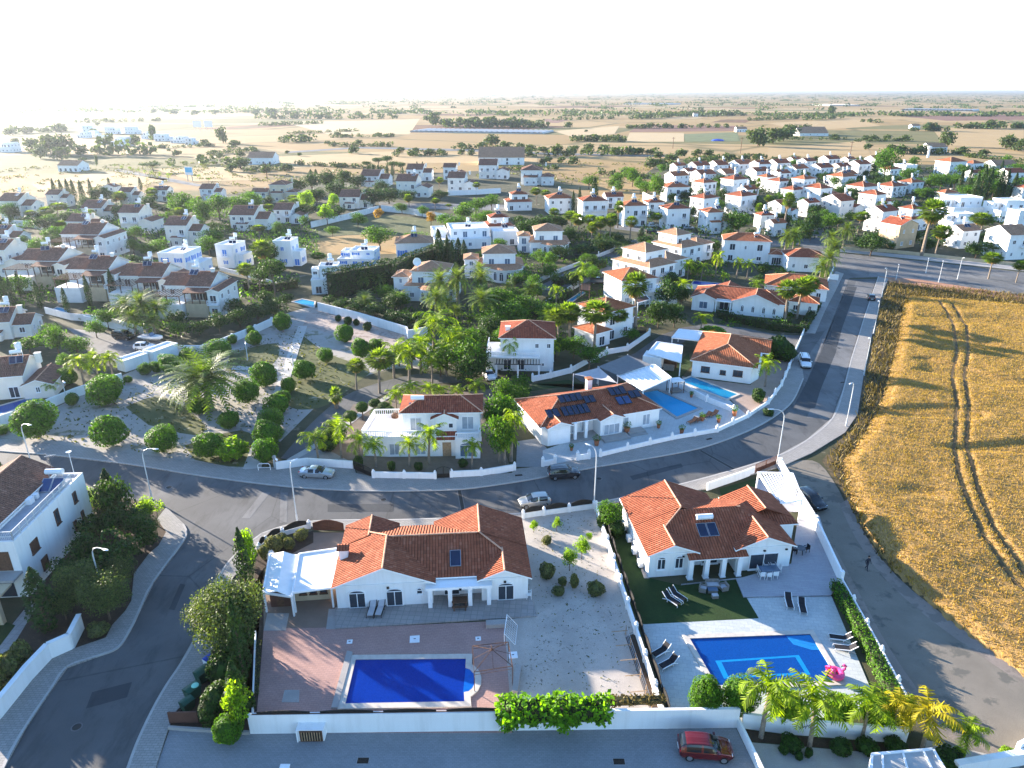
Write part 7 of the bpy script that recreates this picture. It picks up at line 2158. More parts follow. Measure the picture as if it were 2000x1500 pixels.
fh("white house with blue door just above the tall clipped hedge",811,502,72,26,"hip",6,"white","tile_tan",True,"blue-shuttered white houses","shut_b","shut_b")
fh("white modern house with terrace steps beside the turquoise pool",640,575,58,50,"step",8,"white","tile_tan",True,None,None,"glass")
fh("long white flat house behind the cypress hedge",900,488,120,34,"step",10,"white","tile_tan",True,None,None,"glass_b")
fh("white house with red roof edge and roof terrace left of the round villas",972,462,62,34,"two",12,"white","tile_dk",True,None,None,"glass")
fh("white two-storey house half hidden behind the date palms at the centre",1012,412,54,30,"two",8,"white","tile",True)
fh("white house by the lane above the round villas",985,480,55,26,"flat",8,"white","tile",True)
M["warm"]=plain("ivory_render",(0.76,0.71,0.63),.9,.1,.5)
# brown-roofed estate on the left
BR="brown-roofed white estate houses"
for a in (
 ("detailed white house with brown gables, arch and chimney by the parking court",402,622,158,56,"pergola",-3),
 ("white house with long brown roof cropped at the left edge above the court",30,665,118,34,"gx",12),
 ("white house with red-brown gable, arched porch and solar panel left of park",62,785,165,44,"ell",14),
 ("brown-roofed terrace house with timber pergola, third row nearest the pool",312,598,150,52,"pergola",-3),
 ("brown-roofed terrace house with tall white end wall and pergola",212,590,150,58,"pergola",-3),
 ("brown-roofed terrace house with dark pergola and cypress before it",118,566,148,52,"pergola",-3),
 ("brown-roofed house at the left edge behind dark cypresses",36,545,110,56,"ell",-3),
 ("brown-roofed house with arcade and wide roof terrace",192,508,140,46,"pergola",-3),
 ("brown-roofed house at the far left edge above the pergola rows",26,488,80,30,"gx",-3),
 ("white house with brown roof and big blank end wall beside hedge",374,484,84,42,"gx",-3),
 ("white and sand house with brown roof and upper balcony",284,458,86,40,"ell",-3),
 ("small brown-roofed house with white gable and roof light",178,460,74,26,"gx",-3),
 ("low white house with long brown roof, left of the tall conifers",208,432,78,24,"gx",-3),
 ("white house with brown roof at the left behind the fan palm",52,428,80,34,"gx",-3),
 ("white gabled house half hidden by the left conifers",124,405,50,24,"gx",-3),
 ("white low house with brown roof right of the conifers",262,398,48,22,"gx",-3),
 ("small white gable peeping from the trees at left",221,386,34,20,"gy",-3),
 ("white house with grey roof panels near the far palm row",322,394,38,22,"gx",-3),
 ("white house with wooden pergola posts and sandy forecourt far left",420,392,50,22,"gx",-3),
 ("white house with brown roof behind the long white wall",500,452,90,30,"gx",-3),
 ("red-brown roofed bungalow with arches beside the yellow-green tree",572,438,70,26,"ell",-3),
 ("cream two-storey house with brown hipped roof and arches",562,396,66,36,"wing",-3),
 ("low brown-roofed house left of the cream two-storey house",514,396,38,20,"gx",-3),
 ("brown-roofed house hidden behind the grove in the centre",700,408,70,22,"gx",-3),
 ("white house with brown roof and long facade by the grove",738,365,64,20,"gx",-6),
 ("white house with arched porch, first along the white estate wall",812,386,76,30,"ell",-6),
 ("white house with arched porch, second along the white estate wall",905,375,62,26,"ell",-6),
 ("white two-storey house with three small windows at the centre back",822,354,54,22,"gx",-4),
 ("white gabled house with blue windows at the centre back",888,352,44,24,"ell",-4),
 ("white house with red chimney, rightmost of the centre back row",966,350,62,28,"ell",-4),
 ("white house with sandy front and grey roof standing alone at the dry slope",1050,362,66,32,"wing",-4),
):
 fh(a[0],a[1],a[2],a[3],a[4],a[5],a[6],"cream" if "cream" in a[0] else "warm" if (a[1] // 7) % 3 else "white2","tile_br","panel" in a[0] or a[3] > 70,BR,None,"glass")
# right-hand village
RV="red-roofed white village houses"
ROWS=[
 ("front row beside the palms",[(1196,408,36,22,"gx",8),(1275,424,36,26,"hip",10),(1091,418,50,28,"hip",8),(1156,432,52,38,"hip",8),(1234,443,50,42,"hip",8),(1315,450,52,40,"hip",10),(1394,457,58,38,"wing",12),(1490,447,34,24,"hip",12)]),
 ("second row behind the palms",[(1316,394,50,26,"hip",8),(1372,426,48,36,"hip",34),(1443,421,52,38,"hip",34),(1526,433,52,30,"ell",28),(1512,462,34,24,"gx",20)]),
 ("third row of the village",[(1458,396,36,24,"gx",28),(1545,397,40,24,"hip",30),(1575,424,36,26,"gx",28),(1775,378,40,20,"hip",25),(1373,383,42,24,"hip",32),(1431,383,46,30,"hip",30),(1495,370,34,22,"hip",30),(1519,378,40,22,"hip",30),(1566,378,40,26,"hip",30),(1601,401,64,30,"wing",30),(1640,369,48,22,"hip",30),(1680,393,52,26,"hip",28),(1737,386,48,20,"hip",28)]),
 ("fourth row of the village",[(1522,358,34,18,"gx",26),(1345,352,30,16,"gx",25),(1735,352,36,20,"hip",24),(1650,360,36,18,"gx",26),(1320,363,42,18,"gx",25),(1372,358,44,16,"gx",25),(1424,359,54,18,"ell",25),(1478,354,40,18,"gx",25),(1553,349,40,18,"gx",28),(1600,349,42,20,"gx",28),(1638,347,36,20,"gx",28),(1674,344,38,22,"gx",26),(1705,334,34,22,"gx",26)]),
 ("back row of the village",[(1323,341,28,16,"gx",25),(1363,343,40,18,"gx",25),(1408,342,50,18,"ell",25),(1445,342,42,20,"gx",25),(1482,346,36,24,"gx",25),(1518,338,40,18,"gx",25),(1549,324,24,12,"gx",25),(1574,332,30,16,"gx",25),(1617,328,36,16,"gx",25),(1655,326,24,14,"gx",25)]),
]
for where,lst in ROWS:
 lst=sorted(lst)
 for i,(cx,by,W_,H_,k,yw) in enumerate(lst):
  o="leftmost" if i == 0 else "rightmost" if i == len(lst)-1 else ORD[i]+" from left"
  fh(f"white house with red {'hipped' if k in ('hip', 'wing') else 'gabled'} roof, {o} in the {where}",cx,by,W_*1.12,H_*1.04,k,yw,"cream" if (cx,by) in ((1424,359),(1638,347)) else "white","tile" if i % 3 else "tile_o",True,RV,None,"glass",seed=i)
fh("white house with red roof and blue collectors right of the gateway lane",1706,416,64,34,"wing",30,"white","tile",True,RV)
fh("cream house with red roof and open stair at the village lane",1641,428,78,34,"ell",25,"pink","tile",True,RV)
fh("white narrow house with blue windows beside the sandstone house",1714,455,56,42,"gx",28,"white","tile_dk",True,RV)
fh("tall sandstone house with brown roof at the cross road",1747,486,66,52,"gy",26,"sand","tile_dk",True,None,None,"curtain")
fh("tall white stepped house with red hipped top behind the tallest fan palm",1772,452,62,74,"two",26,"white","tile",True,RV)
fh("white modern stepped house, left of the palm-framed pair",1868,428,92,40,"step",8,"white","tile",False,"white modern houses",None,"glass")
fh("white modern stepped house, right of the palm-framed pair",1958,434,80,40,"step",6,"white","tile",False,"white modern houses",None,"glass")
fh("low white modern house with blue terrace in front of the stepped pair",1866,452,66,30,"step",6,"white","tile",False,"white modern houses",None,"glass")
fh("white modern house cut by the right edge above the big gabled house",1986,455,50,44,"cube",6,"white","tile",False,"white modern houses",None,"curtain")
fh("white gabled house with brown roof between the two big fan palms",1873,486,58,34,"gx",18,"white","tile_tan",True,None)
fh("large white house with tan gabled roof cut by the right edge",1972,510,104,54,"ell",10,"white","tile_tan",False,None)
fh("white two-storey house with tank and many windows in the back of village",1768,350,50,34,"cube",15,"white","tile",True,None,None,"glass_b")
fh("large white house with orange hipped roof at the back right",1852,342,54,26,"hip",18,"white","tile_o",False)
fh("white house with orange roof right of the large back-right house",1896,340,36,20,"hip",18,"white","tile_o",False)
fh("cream house with small orange roof above the modern white houses",1845,396,40,18,"hip",10,"cream","tile_o",False)
fh("orange-roofed house behind the blue shade in the back right trees",1812,362,22,14,"hip",20,"white","tile_o",False)
fh("white house among dark cypresses at the back right",1968,364,48,26,"gx",10,"white","tile_dk",False)
fh("white house among dark cypresses, left of the other one",1899,356,30,18,"gx",10,"white","tile_dk",False)
fh("white house with red roof cut by the right edge behind cypresses",1996,392,40,24,"hip",8,"white","tile",False)
fh("long white roof house behind the back right cypresses",1950,338,60,14,"gx",5,"white","tile_tan",False)
# far farms
FF="far farm buildings"
for a in (("long white shed beside the far palm-lined road",146,336,54,12,"gx",-5),("pair of low pink and white farm buildings before the grove",516,322,60,13,"gx",0),("pale long farm hall behind the centre estate",980,322,90,14,"gx",0),("white farm house among the field trees right of the water tower",1822,300,46,12,"gx",0),("tiny white barn by the trees of the right fields",1785,252,20,6,"gx",0),("white barn beside the brown plough land",1446,258,24,6,"gx",0),("white hut at the tree line right of centre",1358,228,10,6,"gx",0),("white low barn behind the far right hedges",1580,266,70,5,"gx",0)):
 fh(a[0],a[1],a[2],a[3],a[4],a[5],a[6],"white","tile_tan",False,FF)
t=thing("water_tower","slim white water tower beside the farm house in the right fields","water tower",G(1812,308))
f=MB(); f.lathe([(.9,0),(.8,6),(1.5,6.6),(1.5,8.2),(0,8.6)],10); f.build("tower",M["white"],t)
for i,(cx,by,W_,H_) in enumerate(((166,270,26,12),(188,268,22,12),(202,282,24,16),(226,262,36,18),(240,286,40,22),(262,262,30,16),(292,272,28,14),(322,276,36,13),(352,280,34,12),(376,283,26,12),(20,298,40,18),(176,258,24,12))):
 fh("white cube house in the far cluster among conifers",cx,by,W_,H_,"cube" if i % 2 else "step",-8+4*(i % 4),"white","tile",False,"far cluster of white houses",seed=i)
M["film"]=plain("dusty_plastic_film",(0.5,0.48,0.45),.7,.1,.05)
def greenhouse(label,p,q,d,n,h=3.0,mat="film"):
 a,b=G(*p),G(*q)
 t=thing("greenhouse",label,"greenhouse",a,math.atan2(b.y-a.y,b.x-a.x),"far greenhouses")
 L=(b-a).length
 m=MB()
 for k in range(n):
  x0,x1=L*k/n,L*(k+1)/n
  for j in range(5):
   c0,c1=math.pi*j/5,math.pi*(j+1)/5
   r=(x1-x0)/2
   m.face([((x0+r)-r*math.cos(c0),0,h*.5+h*.5*math.sin(c0)),((x0+r)-r*math.cos(c1),0,h*.5+h*.5*math.sin(c1)),((x0+r)-r*math.cos(c1),d,h*.5+h*.5*math.sin(c1)),((x0+r)-r*math.cos(c0),d,h*.5+h*.5*math.sin(c0))])
 m.build("cover",M[mat],t)
 m=MB(); m.box(0,L,.3,d-.3,0,h*.52); m.build("wall",M["film"],t)
greenhouse("long pale plastic greenhouse block in the middle of the far fields",(800,258),(1060,262),60,26,2.0)
greenhouse("white greenhouse strip near the horizon on the right",(1760,216),(1900,218),120,18,4)
greenhouse("white greenhouse strip in the far fields right of centre",(1216,204),(1290,205),150,12,4)
greenhouse("pale greenhouse beside the far farm at the right",(1620,207),(1680,207),150,10,4)
t=thing("tarp_heap","bright blue tarpaulin heap in the field beside the plough land","tarp",G(1402,275))
f=MB(); f.lathe([(4.2,0),(3.6,1),(2,1.6),(0,1.9)],10); f.xf(Matrix.Scale(1.6,4,(1,0,0))); f.build("tarpaulin",M["binblue"],t)
def plot(name,pts,mat): sheet(name,pts,.06,mat)
M["plough"]=plain("red_plough_land",(0.16,0.07,0.045),1,.2,.05)
M["pale"]=plain("pale_stubble",(0.42,0.31,0.165),1,.12,.05,fine=.1)
M["gold"]=plain("golden_stubble",(0.37,0.25,0.11),1,.15,.04,fine=.15)
M["crop"]=plain("green_crop",(0.10,0.125,0.045),1,.3,.08)
plot("field",[(1228,258),(1250,244),(1440,246),(1436,256)],M["plough"])
plot("field",[(1222,277),(1230,259),(1336,260),(1336,277)],M["pale"])
plot("field",[(1760,227),(2000,224),(2000,234),(1850,236)],M["plough"])
plot("field",[(1060,232),(1112,234),(1090,240),(1066,240)],M["plough"])
plot("field",[(1336,262),(1440,258),(1445,276),(1338,277)],M["crop"])
plot("field",[(1500,240),(1680,232),(1720,246),(1560,256)],M["gold"])
plot("field",[(1820,250),(2000,246),(2000,288),(1850,290)],M["gold"])
plot("field",[(1500,290),(1690,275),(1700,300),(1500,308)],M["gold"])
plot("field",[(540,306),(760,296),(1050,305),(1050,320),(700,318),(560,330)],M["gold"])
plot("field",[(560,240),(820,232),(800,262),(640,262)],M["pale"])
plot("field",[(1080,256),(1210,246),(1200,262),(1120,268)],M["pale"])
plot("field",[(300,330),(470,325),(500,352),(380,355)],M["gold"])
plot("field",[(60,360),(200,335),(330,350),(120,400)],M["gold"])
plot("field_road",[(560,296),(700,287),(900,291),(1100,299),(1300,304),(1300,306),(1100,303),(900,295),(700,290),(560,299)],M["asph_l"])
plot("field_road",[(230,330),(340,350),(400,362),(385,364),(320,353),(222,333)],M["asph_l"])
# planting
PK="clipped round shrubs of the park"
for i,(x,b,t_,w_,lab) in enumerate((
 (76,853,785,82,"largest round shrub, by the pavement at the park's left corner"),(219,868,812,61,"round shrub, second along the park pavement"),(321,883,833,61,"round shrub, third along the park pavement"),(413,891,845,58,"round shrub, fourth along the park pavement, nearest the path"),
 (212,790,735,66,"large ragged round shrub beside the left white wall"),(143,792,768,26,"small dark round shrub at the foot of the left white wall"),(520,753,707,46,"round shrub left of the park path, beside the cross path"),(485,788,742,52,"round shrub left of the park path, below the cross path"),
 (597,741,703,41,"round shrub on the grass right of the park path"),(565,769,738,27,"small round shrub, top of the cluster on the path's right edge"),(551,790,764,40,"round shrub, second down the cluster on the path's right edge"),(545,808,772,44,"round shrub, third down the cluster on the path's right edge"),
 (532,838,800,50,"round shrub, fourth down the cluster on the path's right edge"),(527,870,822,55,"dark round shrub, fifth down the cluster on the path's right edge"),(520,905,858,43,"dark round shrub at the street end of the path cluster"),(450,838,803,42,"lone round shrub on gravel right of the date palms"),
 (677,668,635,33,"round shrub on the grass under the pink rubble"),(637,708,680,32,"round shrub in the middle of the upper park grass"),(707,699,662,38,"round shrub, left of the pair below the rubble slope"),(735,688,662,28,"round shrub, right of the pair below the rubble slope"),
 (553,648,610,36,"dark round shrub at the top end of the park path"),(500,674,647,28,"dark round shrub below the scalloped wall, lower one"),(491,656,636,16,"tiny dark round shrub below the scalloped wall"),(285,732,710,24,"round shrub in front of the left utility building, left one"),(306,728,707,21,"round shrub in front of the left utility building, right one"),
 (251,748,734,17,"tiny round shrub at the end of the left white wall"),(366,705,682,26,"dark round shrub at the right utility building"),(428,700,664,52,"large dark round shrub behind the date palms"),(455,672,654,18,"small dark round shrub on the scalloped wall line"),(332,728,694,38,"round shrub right of the utility buildings"),(133,752,718,40,"dark clipped shrub behind the left white wall"),(389,808,781,36,"shrub at the foot of the two date palms"),(5,848,832,30,"small dark shrub at the far left end of the park wall"))):
 plant("ball",x,b,t_,lab,w_,PK)
plant("datelow",385,794,700,"huge date palm in the park, left one of the two",125,"park date palms")
plant("datelow",410,801,682,"huge date palm in the park, right one of the two",138,"park date palms")
plant("limebush",456,895,858,"loose yellow-green bush right of the fourth pavement shrub",60)
TP="topiary balls beside the palm villa"
for x,b,t_,w_,lab in ((709,820,785,25,"dark topiary ball, top left of the cluster by the villa"),(733,806,780,24,"topiary ball at the top of the cluster by the villa"),(751,812,786,25,"topiary ball at the upper right of the cluster by the villa"),(686,838,803,28,"dark topiary ball farthest left by the villa"),(737,832,798,26,"topiary ball at the bottom of the cluster by the villa"),(762,818,794,20,"small topiary ball nearest the villa wall")):
 plant("topiary",x,b,t_,lab,w_,TP)
row("fan","fan palm with shaggy brown trunk","on the lane island","fan palms of the lane",[(697,762,700,36),(742,768,680,58)])
row("fanshort","short young fan palm","in the park lane","young fan palms",[(657,797,752,26)])
row("queen","yellow-green feathery palm","in the grove behind the palm villa","feathery palms of the grove",[(800,748,668,70),(822,730,650,66),(848,712,608,100),(872,735,668,60),(895,715,640,70),(770,738,660,54),(845,752,690,60)])
row("tree","dense green garden tree","filling the grove behind the palm villa","trees of the grove",[(805,722,662,66),(860,735,676,70),(905,742,660,80),(930,735,672,60),(780,715,674,50),(885,700,640,60),(918,705,640,60)])
row("darktree","dark dense garden tree","left of the terrace villa","dark trees of the terrace villa",[(915,762,690,56),(940,742,676,46),(958,668,612,60),(932,690,628,60)])
row("queen","bright yellow-green palm","along the back wall of the palm villa","palms behind the palm villa",[(803,795,745,54),(775,806,760,50),(842,780,746,40),(862,790,752,36),(895,790,752,36),(932,786,736,46)])
row("queen","drooping green palm","in the front garden of the palm villa","palms in front of the palm villa",[(622,900,838,64),(668,894,812,62),(703,905,840,56),(735,912,856,52),(800,912,850,50),(838,906,822,62),(922,915,858,44),(985,908,840,50)])
row("darkbush","low dark bush","in the front garden of the palm villa","bushes of the palm villa",[(640,880,846,36),(655,866,822,40),(765,918,900,16),(700,912,890,22),(905,912,896,18),(818,918,902,16)])
row("tree","tall leafy garden tree","between palm villa and solar bungalow","trees between the two villas",[(975,905,812,62),(990,860,776,64),(1005,800,750,60),(968,862,768,60),(1018,774,735,50),(985,800,742,50)])
row("queen","feathery palm","by the driveway of the solar bungalow","palms of the solar bungalow drive",[(975,905,826,52),(998,900,800,50)])
plant("olive",462,1268,1140,"big silvery olive tree leaning over the street pavement",145)
plant("olive",412,1250,1168,"smaller silvery olive bush at the pavement edge",80)
row("cypress","slender dark cypress","along the side wall of the red-paved yard","cypresses of the yard wall",[(484,1156,1030,34),(490,1108,1038,30),(478,1330,1165,40),(490,1262,1150,30),(470,1400,1290,46)])
plant("limetree",488,1130,1030,"light green sapling at the corner of the curved fence",40)
plant("limetree",470,1425,1335,"small lime-green tree above the planter wall",62)
plant("ball",449,1448,1402,"round dark clipped shrub at the forecourt corner",56)
row("darkbush","dark bush","in the planted strip behind the bins","bushes behind the bins",[(440,1330,1280,60),(430,1390,1340,60),(455,1300,1240,50),(415,1408,1370,50),(490,1385,1350,24)])
row("lowbush","grey-green shrub","in the bed behind the curved fence","shrubs behind the curved fence",[(535,1078,1050,34),(565,1072,1052,22),(590,1054,1034,26),(518,1090,1066,24),(552,1060,1042,20)])
P_=[(506,1255),(503,1300),(500,1360)]
hedge("planted_strip","narrow strip of tiny plants along the left yard wall",P_,.45,.35,LF["weedy"],40,.12,5,"shrub")
wall("thin white side wall between cypresses and the red-paved yard",[(500,1240),(494,1405)],.5,.12,"white")
hedge("climbing_vine","bright green vine spilling over the white retaining wall",[(980,1427),(1080,1425),(1182,1424)],1.5,1.5,LF["vine"],40,.36,6,"vine",lump=.95,z=1.35)
rs=np.random.RandomState(9)
a,b=G(985,1430),G(1170,1428)
q=[]
for f0,dn in ((.03,1.3),(.1,1.0),(.32,.9),(.55,.55),(.62,1.4),(.7,.8),(.9,.5)):
 p=a.lerp(b,f0)
 for k in range(int(110*dn)):
  q.append((p.x+rs.normal()*.22,p.y-.25-abs(rs.normal())*.2,2.0-rs.rand()*dn*1.15))
t=thing("hanging_vine","trailing vine shoots hanging down the white retaining wall","vine",a)
Pq=np.array(q)-np.array(a)
link(bpy.data.objects.new("foliage",quads_mesh("hanging_vine",leaf_quads(Pq,rs.normal(size=Pq.shape)+np.array([0,-1,.4]),.3*rs.uniform(.6,1.4,len(Pq)),rs),LF["vine"])),t)
hedge("dry_shrub","brown and green dry shrub along the wall right of the vine",[(1185,1402),(1290,1398)],.7,.55,LF["dryshrub"] if "dryshrub" in LF else M["dryw"],50,.2,7,"shrub",lump=.5,z=1.5)
row("limetree","young thin tree","planted in the white gravel yard","saplings of the gravel yard",[(1042,1040,1016,20),(1087,1038,1010,20),(1112,1115,1070,34),(1136,1092,1048,34),(1150,1060,1040,16)])
row("lowbush","small round bush","in the white gravel yard","bushes of the gravel yard",[(1068,1062,1048,20),(1069,1130,1100,30),(1121,1148,1122,18),(1091,1162,1146,24),(1163,1160,1138,34),(1098,1142,1128,18)])
plant("tree",1192,1035,980,"leafy tree at the top corner of the side lawn",56)
row("darkbush","dark green bush","on the narrow side lawn","bushes of the side lawn",[(1178,1032,1000,26),(1205,1048,1018,28)])
hedge("hedge","clipped green hedge beside the flamingo pool and dirt track wall",[(1630,1152),(1680,1245),(1745,1372)],1.0,1.2,LF["clip"],60,.17,3)
plant("ball",1374,1396,1326,"dense round shrub, left of the two behind the white wall by the pool",64,var=0)
plant("ball",1440,1394,1328,"darker wide round shrub, right of the two behind the white wall",72,var=2)
GP="golden palms of the bottom right bed"
for x,b,t_,w_,lab in ((1486,1440,1318,120,"tall green palm, leftmost of the bottom right palms"),(1580,1460,1343,118,"big green palm, second of the bottom right palms"),(1682,1446,1362,110,"yellow-green palm, third of the bottom right palms"),(1738,1432,1350,84,"golden palm at the wall corner of the dirt track"),(1800,1466,1374,116,"brightest golden palm outside the wall corner"),(1880,1482,1415,84,"small green palm near the track at the bottom right")):
 plant("gold" if "golden" in lab else "queen",x,b,t_,lab,w_,GP)
row("limebush","yellow-green bush","between the bottom right palms","bushes between the golden palms",[(1530,1412,1350,56),(1550,1418,1368,44),(1644,1410,1362,40),(1626,1415,1356,44),(1710,1420,1364,60),(1760,1420,1362,40),(1868,1480,1462,24),(1965,1480,1462,26)])
row("darkbush","dark low bush","in the soil below the bottom right wall","low bushes of the bottom right bed",[(1545,1462,1440,40),(1640,1470,1448,40),(1690,1468,1446,40),(1745,1466,1444,40),(1850,1492,1470,60),(1578,1478,1462,16),(1560,1484,1470,14),(1530,1470,1455,20)])
sheet("planting_bed",[(1462,1448),(1772,1474),(1780,1458),(1540,1436),(1450,1424)],0.02,M["soil"])
sheet("white_paving",[(1464,1450),(1700,1470),(1710,1640),(1500,1640)],0.02,M["conc"])
sheet("white_paving",[(1810,1446),(1960,1480),(2010,1480),(1990,1500),(1840,1490),(1790,1466)],0.02,M["conc"])
plant("darktree",233,1035,908,"tall dark conifer leaning beside the cropped tall house",66)
row("cypress","dark clipped conifer","beside the cropped tall house","conifers of the cropped house",[(95,1232,1108,60),(225,1010,915,40)])
plant("limetree",296,1020,972,"bright lime bush under the corner street lamp",52)
hedge("hedge","bright sunlit low hedge behind the cropped tall house",[(168,975),(192,985),(212,992)],1.4,1.3,LF["lime"],46,.22,8)
row("darktree","dark dense shrub tree","in the garden of the cropped tall house","shrub trees of the cropped house",[(200,1060,985,80),(250,1060,985,80),(285,1080,1010,60),(180,1120,1040,70),(235,1130,1040,90),(150,1150,1075,70),(270,1040,990,60)])
row("olive","grey-green wispy bush","in the garden of the cropped tall house","wispy bushes of the cropped house",[(165,1190,1100,90),(215,1210,1120,96),(240,1150,1080,60),(290,1060,1000,50),(130,1210,1150,60)])
row("lowbush","low leafy shrub","along the white wall of the cul-de-sac","shrubs of the cul-de-sac wall",[(20,1330,1280,50),(45,1300,1258,44),(-5,1360,1310,40),(195,1240,1218,40)])
plant("cypress",10,945,895,"thin young conifer tip behind the cropped roof",14)
row("fan","tall fan palm with thick trunk","around the red hipped villas","fan palms of the red villas",[(1160,690,585,62),(1112,680,590,50),(1205,660,600,40),(1240,648,528,50),(1090,678,600,40)])
row("queen","feathery garden palm","around the red hipped villas","feathery palms of the red villas",[(1086,600,556,34),(1142,545,508,40),(1132,570,524,36),(1070,650,606,44)])
row("queen","thin palm","standing before the two-storey terrace villa","palms of the terrace villa",[(1000,722,655,46),(1044,716,656,42),(1078,712,660,36)])
row("queen","slender garden palm","around the upper pools","palms of the upper pools",[(1282,540,506,30),(1316,536,500,34),(1342,548,508,34),(1369,548,510,30),(1397,540,488,26),(1330,590,540,40),(1438,545,500,24),(1412,562,532,22),(1472,585,545,36),(1458,548,505,26)])
plant("queen",1368,650,610,"bright lime palm in front of the long red bungalow",44)
plant("queen",1494,755,695,"golden palm with slim trunk in front of the orange bungalow",52)
row("fan","tall fan palm","in front of the orange-roofed bungalow by the avenue","fan palms of the avenue garden",[(1532,630,545,40),(1556,622,540,44),(1575,610,536,40)])
row("date","grey-green date palm","lining the head of the avenue","date palms of the avenue",[(1598,560,500,44),(1612,540,485,44),(1622,520,462,44),(1620,500,445,40),(1548,500,440,36),(1532,500,445,30),(1646,486,430,30)])
hedge("hedge","long dark hedge in front of the long red bungalow",[(1402,620),(1450,632),(1510,645),(1565,650)],1.3,1.6,LF["ficus"],22,.28,4)
hedge("hedge","dark hedge between the long red bungalow and the avenue",[(1567,648),(1595,600)],1.6,1.2,LF["ficus"],18,.3,4)
row("darkbush","dark round bush","behind the orange bungalow","bushes of the orange bungalow",[(1520,700,658,50),(1538,705,672,30),(1500,812,798,20),(1480,785,758,24)])
plant("limebush",1392,655,640,"flat lime-topped hedge bush beside the garden pavilion",50)
plant("ambertree",1388,680,645,"small red-flowered shrub by the orange roof",18)
row("darktree","dark garden tree","between the mid-right villas","garden trees between mid villas",[(1300,610,540,50),(1285,640,575,46),(1316,640,590,44),(1330,600,555,30),(1350,535,500,40),(1378,590,560,40),(1250,565,545,20),(1310,560,525,36),(1420,585,562,26),(1440,590,565,30),(1490,540,508,30),(1515,560,530,26),(1480,560,535,24),(1290,500,470,40),(1390,500,465,36)])
row("tree","bushy garden tree","on the lawn of the red hipped villas","garden trees of the red villas",[(1150,720,676,60),(1120,700,655,50),(1230,668,640,40),(1085,700,655,46),(1070,630,590,50),(1110,620,590,40),(1030,620,575,70),(1000,640,588,70),(975,610,560,60)])
hedge("hedge","hedge of the round villas beside the far lane",[(1085,560),(1110,550),(1180,520)],2.0,1.8,LF["dark"],8,.5,4)
hedge("hedge","broad green hedge strip left of the small green pool",[(1030,628),(1070,600),(1110,575)],2.6,1.6,LF["dark"],8,.45,9)
hedge("tall_hedge","very tall dark clipped hedge, front block beside the white modern house",[(645,582),(765,558)],2.6,7.0,LF["ficus"],12,.4,5,lump=.08)
hedge("tall_hedge","tall dark clipped hedge running back toward the cypress group",[(765,556),(800,535),(880,505)],2.2,5.6,LF["ficus"],10,.42,6,lump=.08)
row("cypress","dark cypress","in the tight group beside the round villas","cypress group of the round villas",[(858,520,446,24),(874,516,458,14),(884,522,470,14),(896,518,464,20),(907,522,468,18)])
row("date","grey-green date palm","in front of the round-bay villas","date palms of the round villas",[(858,610,520,60),(895,605,518,56),(852,630,560,56),(780,605,566,46),(938,590,520,50),(945,640,560,66),(893,630,592,34),(940,570,508,40),(715,598,565,36)])
row("darktree","dark garden shrub tree","below the dish villa along the white wall","shrub trees of the dish villa",[(670,606,578,44),(700,614,584,44),(735,624,590,46),(770,636,600,44),(800,640,606,40),(830,645,612,40),(645,600,576,30)])
row("darkbush","tiny dark bush","at the foot of the tall park wall","bushes below the tall park wall",[(680,634,618,16),(661,628,615,12),(718,645,628,18),(696,636,622,12)])
row("tree","round leafy tree","behind the palm grove in the centre","centre trees behind the grove",[(985,690,640,60),(960,650,600,60),(1020,660,620,50),(1040,590,552,50),(1075,545,515,50),(1060,520,490,50),(1000,600,560,50),(1020,560,530,50)])
row("cypress","tall dark cypress","before the brown-roofed terrace houses","cypresses of the left estate",[(15,600,534,20),(30,602,540,14),(80,604,548,16),(133,614,560,14),(178,602,536,14),(225,590,524,16),(42,580,530,12)])
row("date","leafy date palm","clump above the parking court","date palms of the parking court",[(250,640,575,60),(288,645,566,66),(312,640,580,50),(268,655,600,50),(305,660,610,44)])
row("tree","rounded garden tree","around the parking court","trees of the parking court",[(212,640,602,46),(330,620,580,40),(345,660,628,44),(190,660,625,40),(115,690,640,56),(155,700,655,50),(60,690,660,60),(105,670,630,40),(135,730,690,40)])
row("queen","yellow-green palm","hedge behind the left white wall","yellow palms behind the left wall",[(165,752,690,60),(195,748,686,56),(222,742,688,50),(100,775,745,36)])
row("darktree","dark garden tree","around the detailed brown-gabled house","trees of the brown-gabled house",[(430,650,608,50),(470,640,600,50),(505,630,590,60),(540,622,580,50),(350,640,600,40),(390,655,625,40),(460,620,575,40),(520,600,560,40),(560,600,570,30)])
row("pine","umbrella-shaped tree","beside the white modern house","umbrella trees at the centre left",[(538,590,500,66),(512,588,520,40)])
row("fan","fan palm","among the blue-shuttered houses","fan palms of the shuttered houses",[(488,570,512,34),(625,522,492,30),(516,552,466,40)])
plant("darktree",520,524,455,"tall dark tree between the blue-shuttered houses",50)
hedge("hedge","dark hedge below the umbrella tree and modern house",[(480,565),(530,570),(580,560)],2.0,2.2,LF["ficus"],10,.4,12)
row("darktree","dense dark garden tree","among the left brown roofs","dark trees of the left estate",[(255,530,490,44),(300,545,500,50),(275,560,528,30),(60,520,488,30),(100,545,515,24),(222,495,470,30),(110,490,455,40),(90,455,415,44),(140,440,405,40),(240,430,395,40),(228,400,372,40),(290,415,382,40),(60,440,420,30),(430,470,440,40),(440,500,470,36),(420,460,428,30),(330,420,396,36),(200,400,360,40),(340,400,372,26),(170,415,380,30)])
row("tree","green garden tree","among the left brown roofs","green trees of the left estate",[(110,480,440,44),(75,505,465,40),(265,470,440,36),(310,505,470,40),(410,500,462,44),(150,480,455,30),(270,420,395,40),(20,430,395,40),(355,430,375,56),(395,440,385,46),(430,430,378,50),(470,425,380,50),(500,420,375,40),(235,470,445,30),(15,470,440,26)])
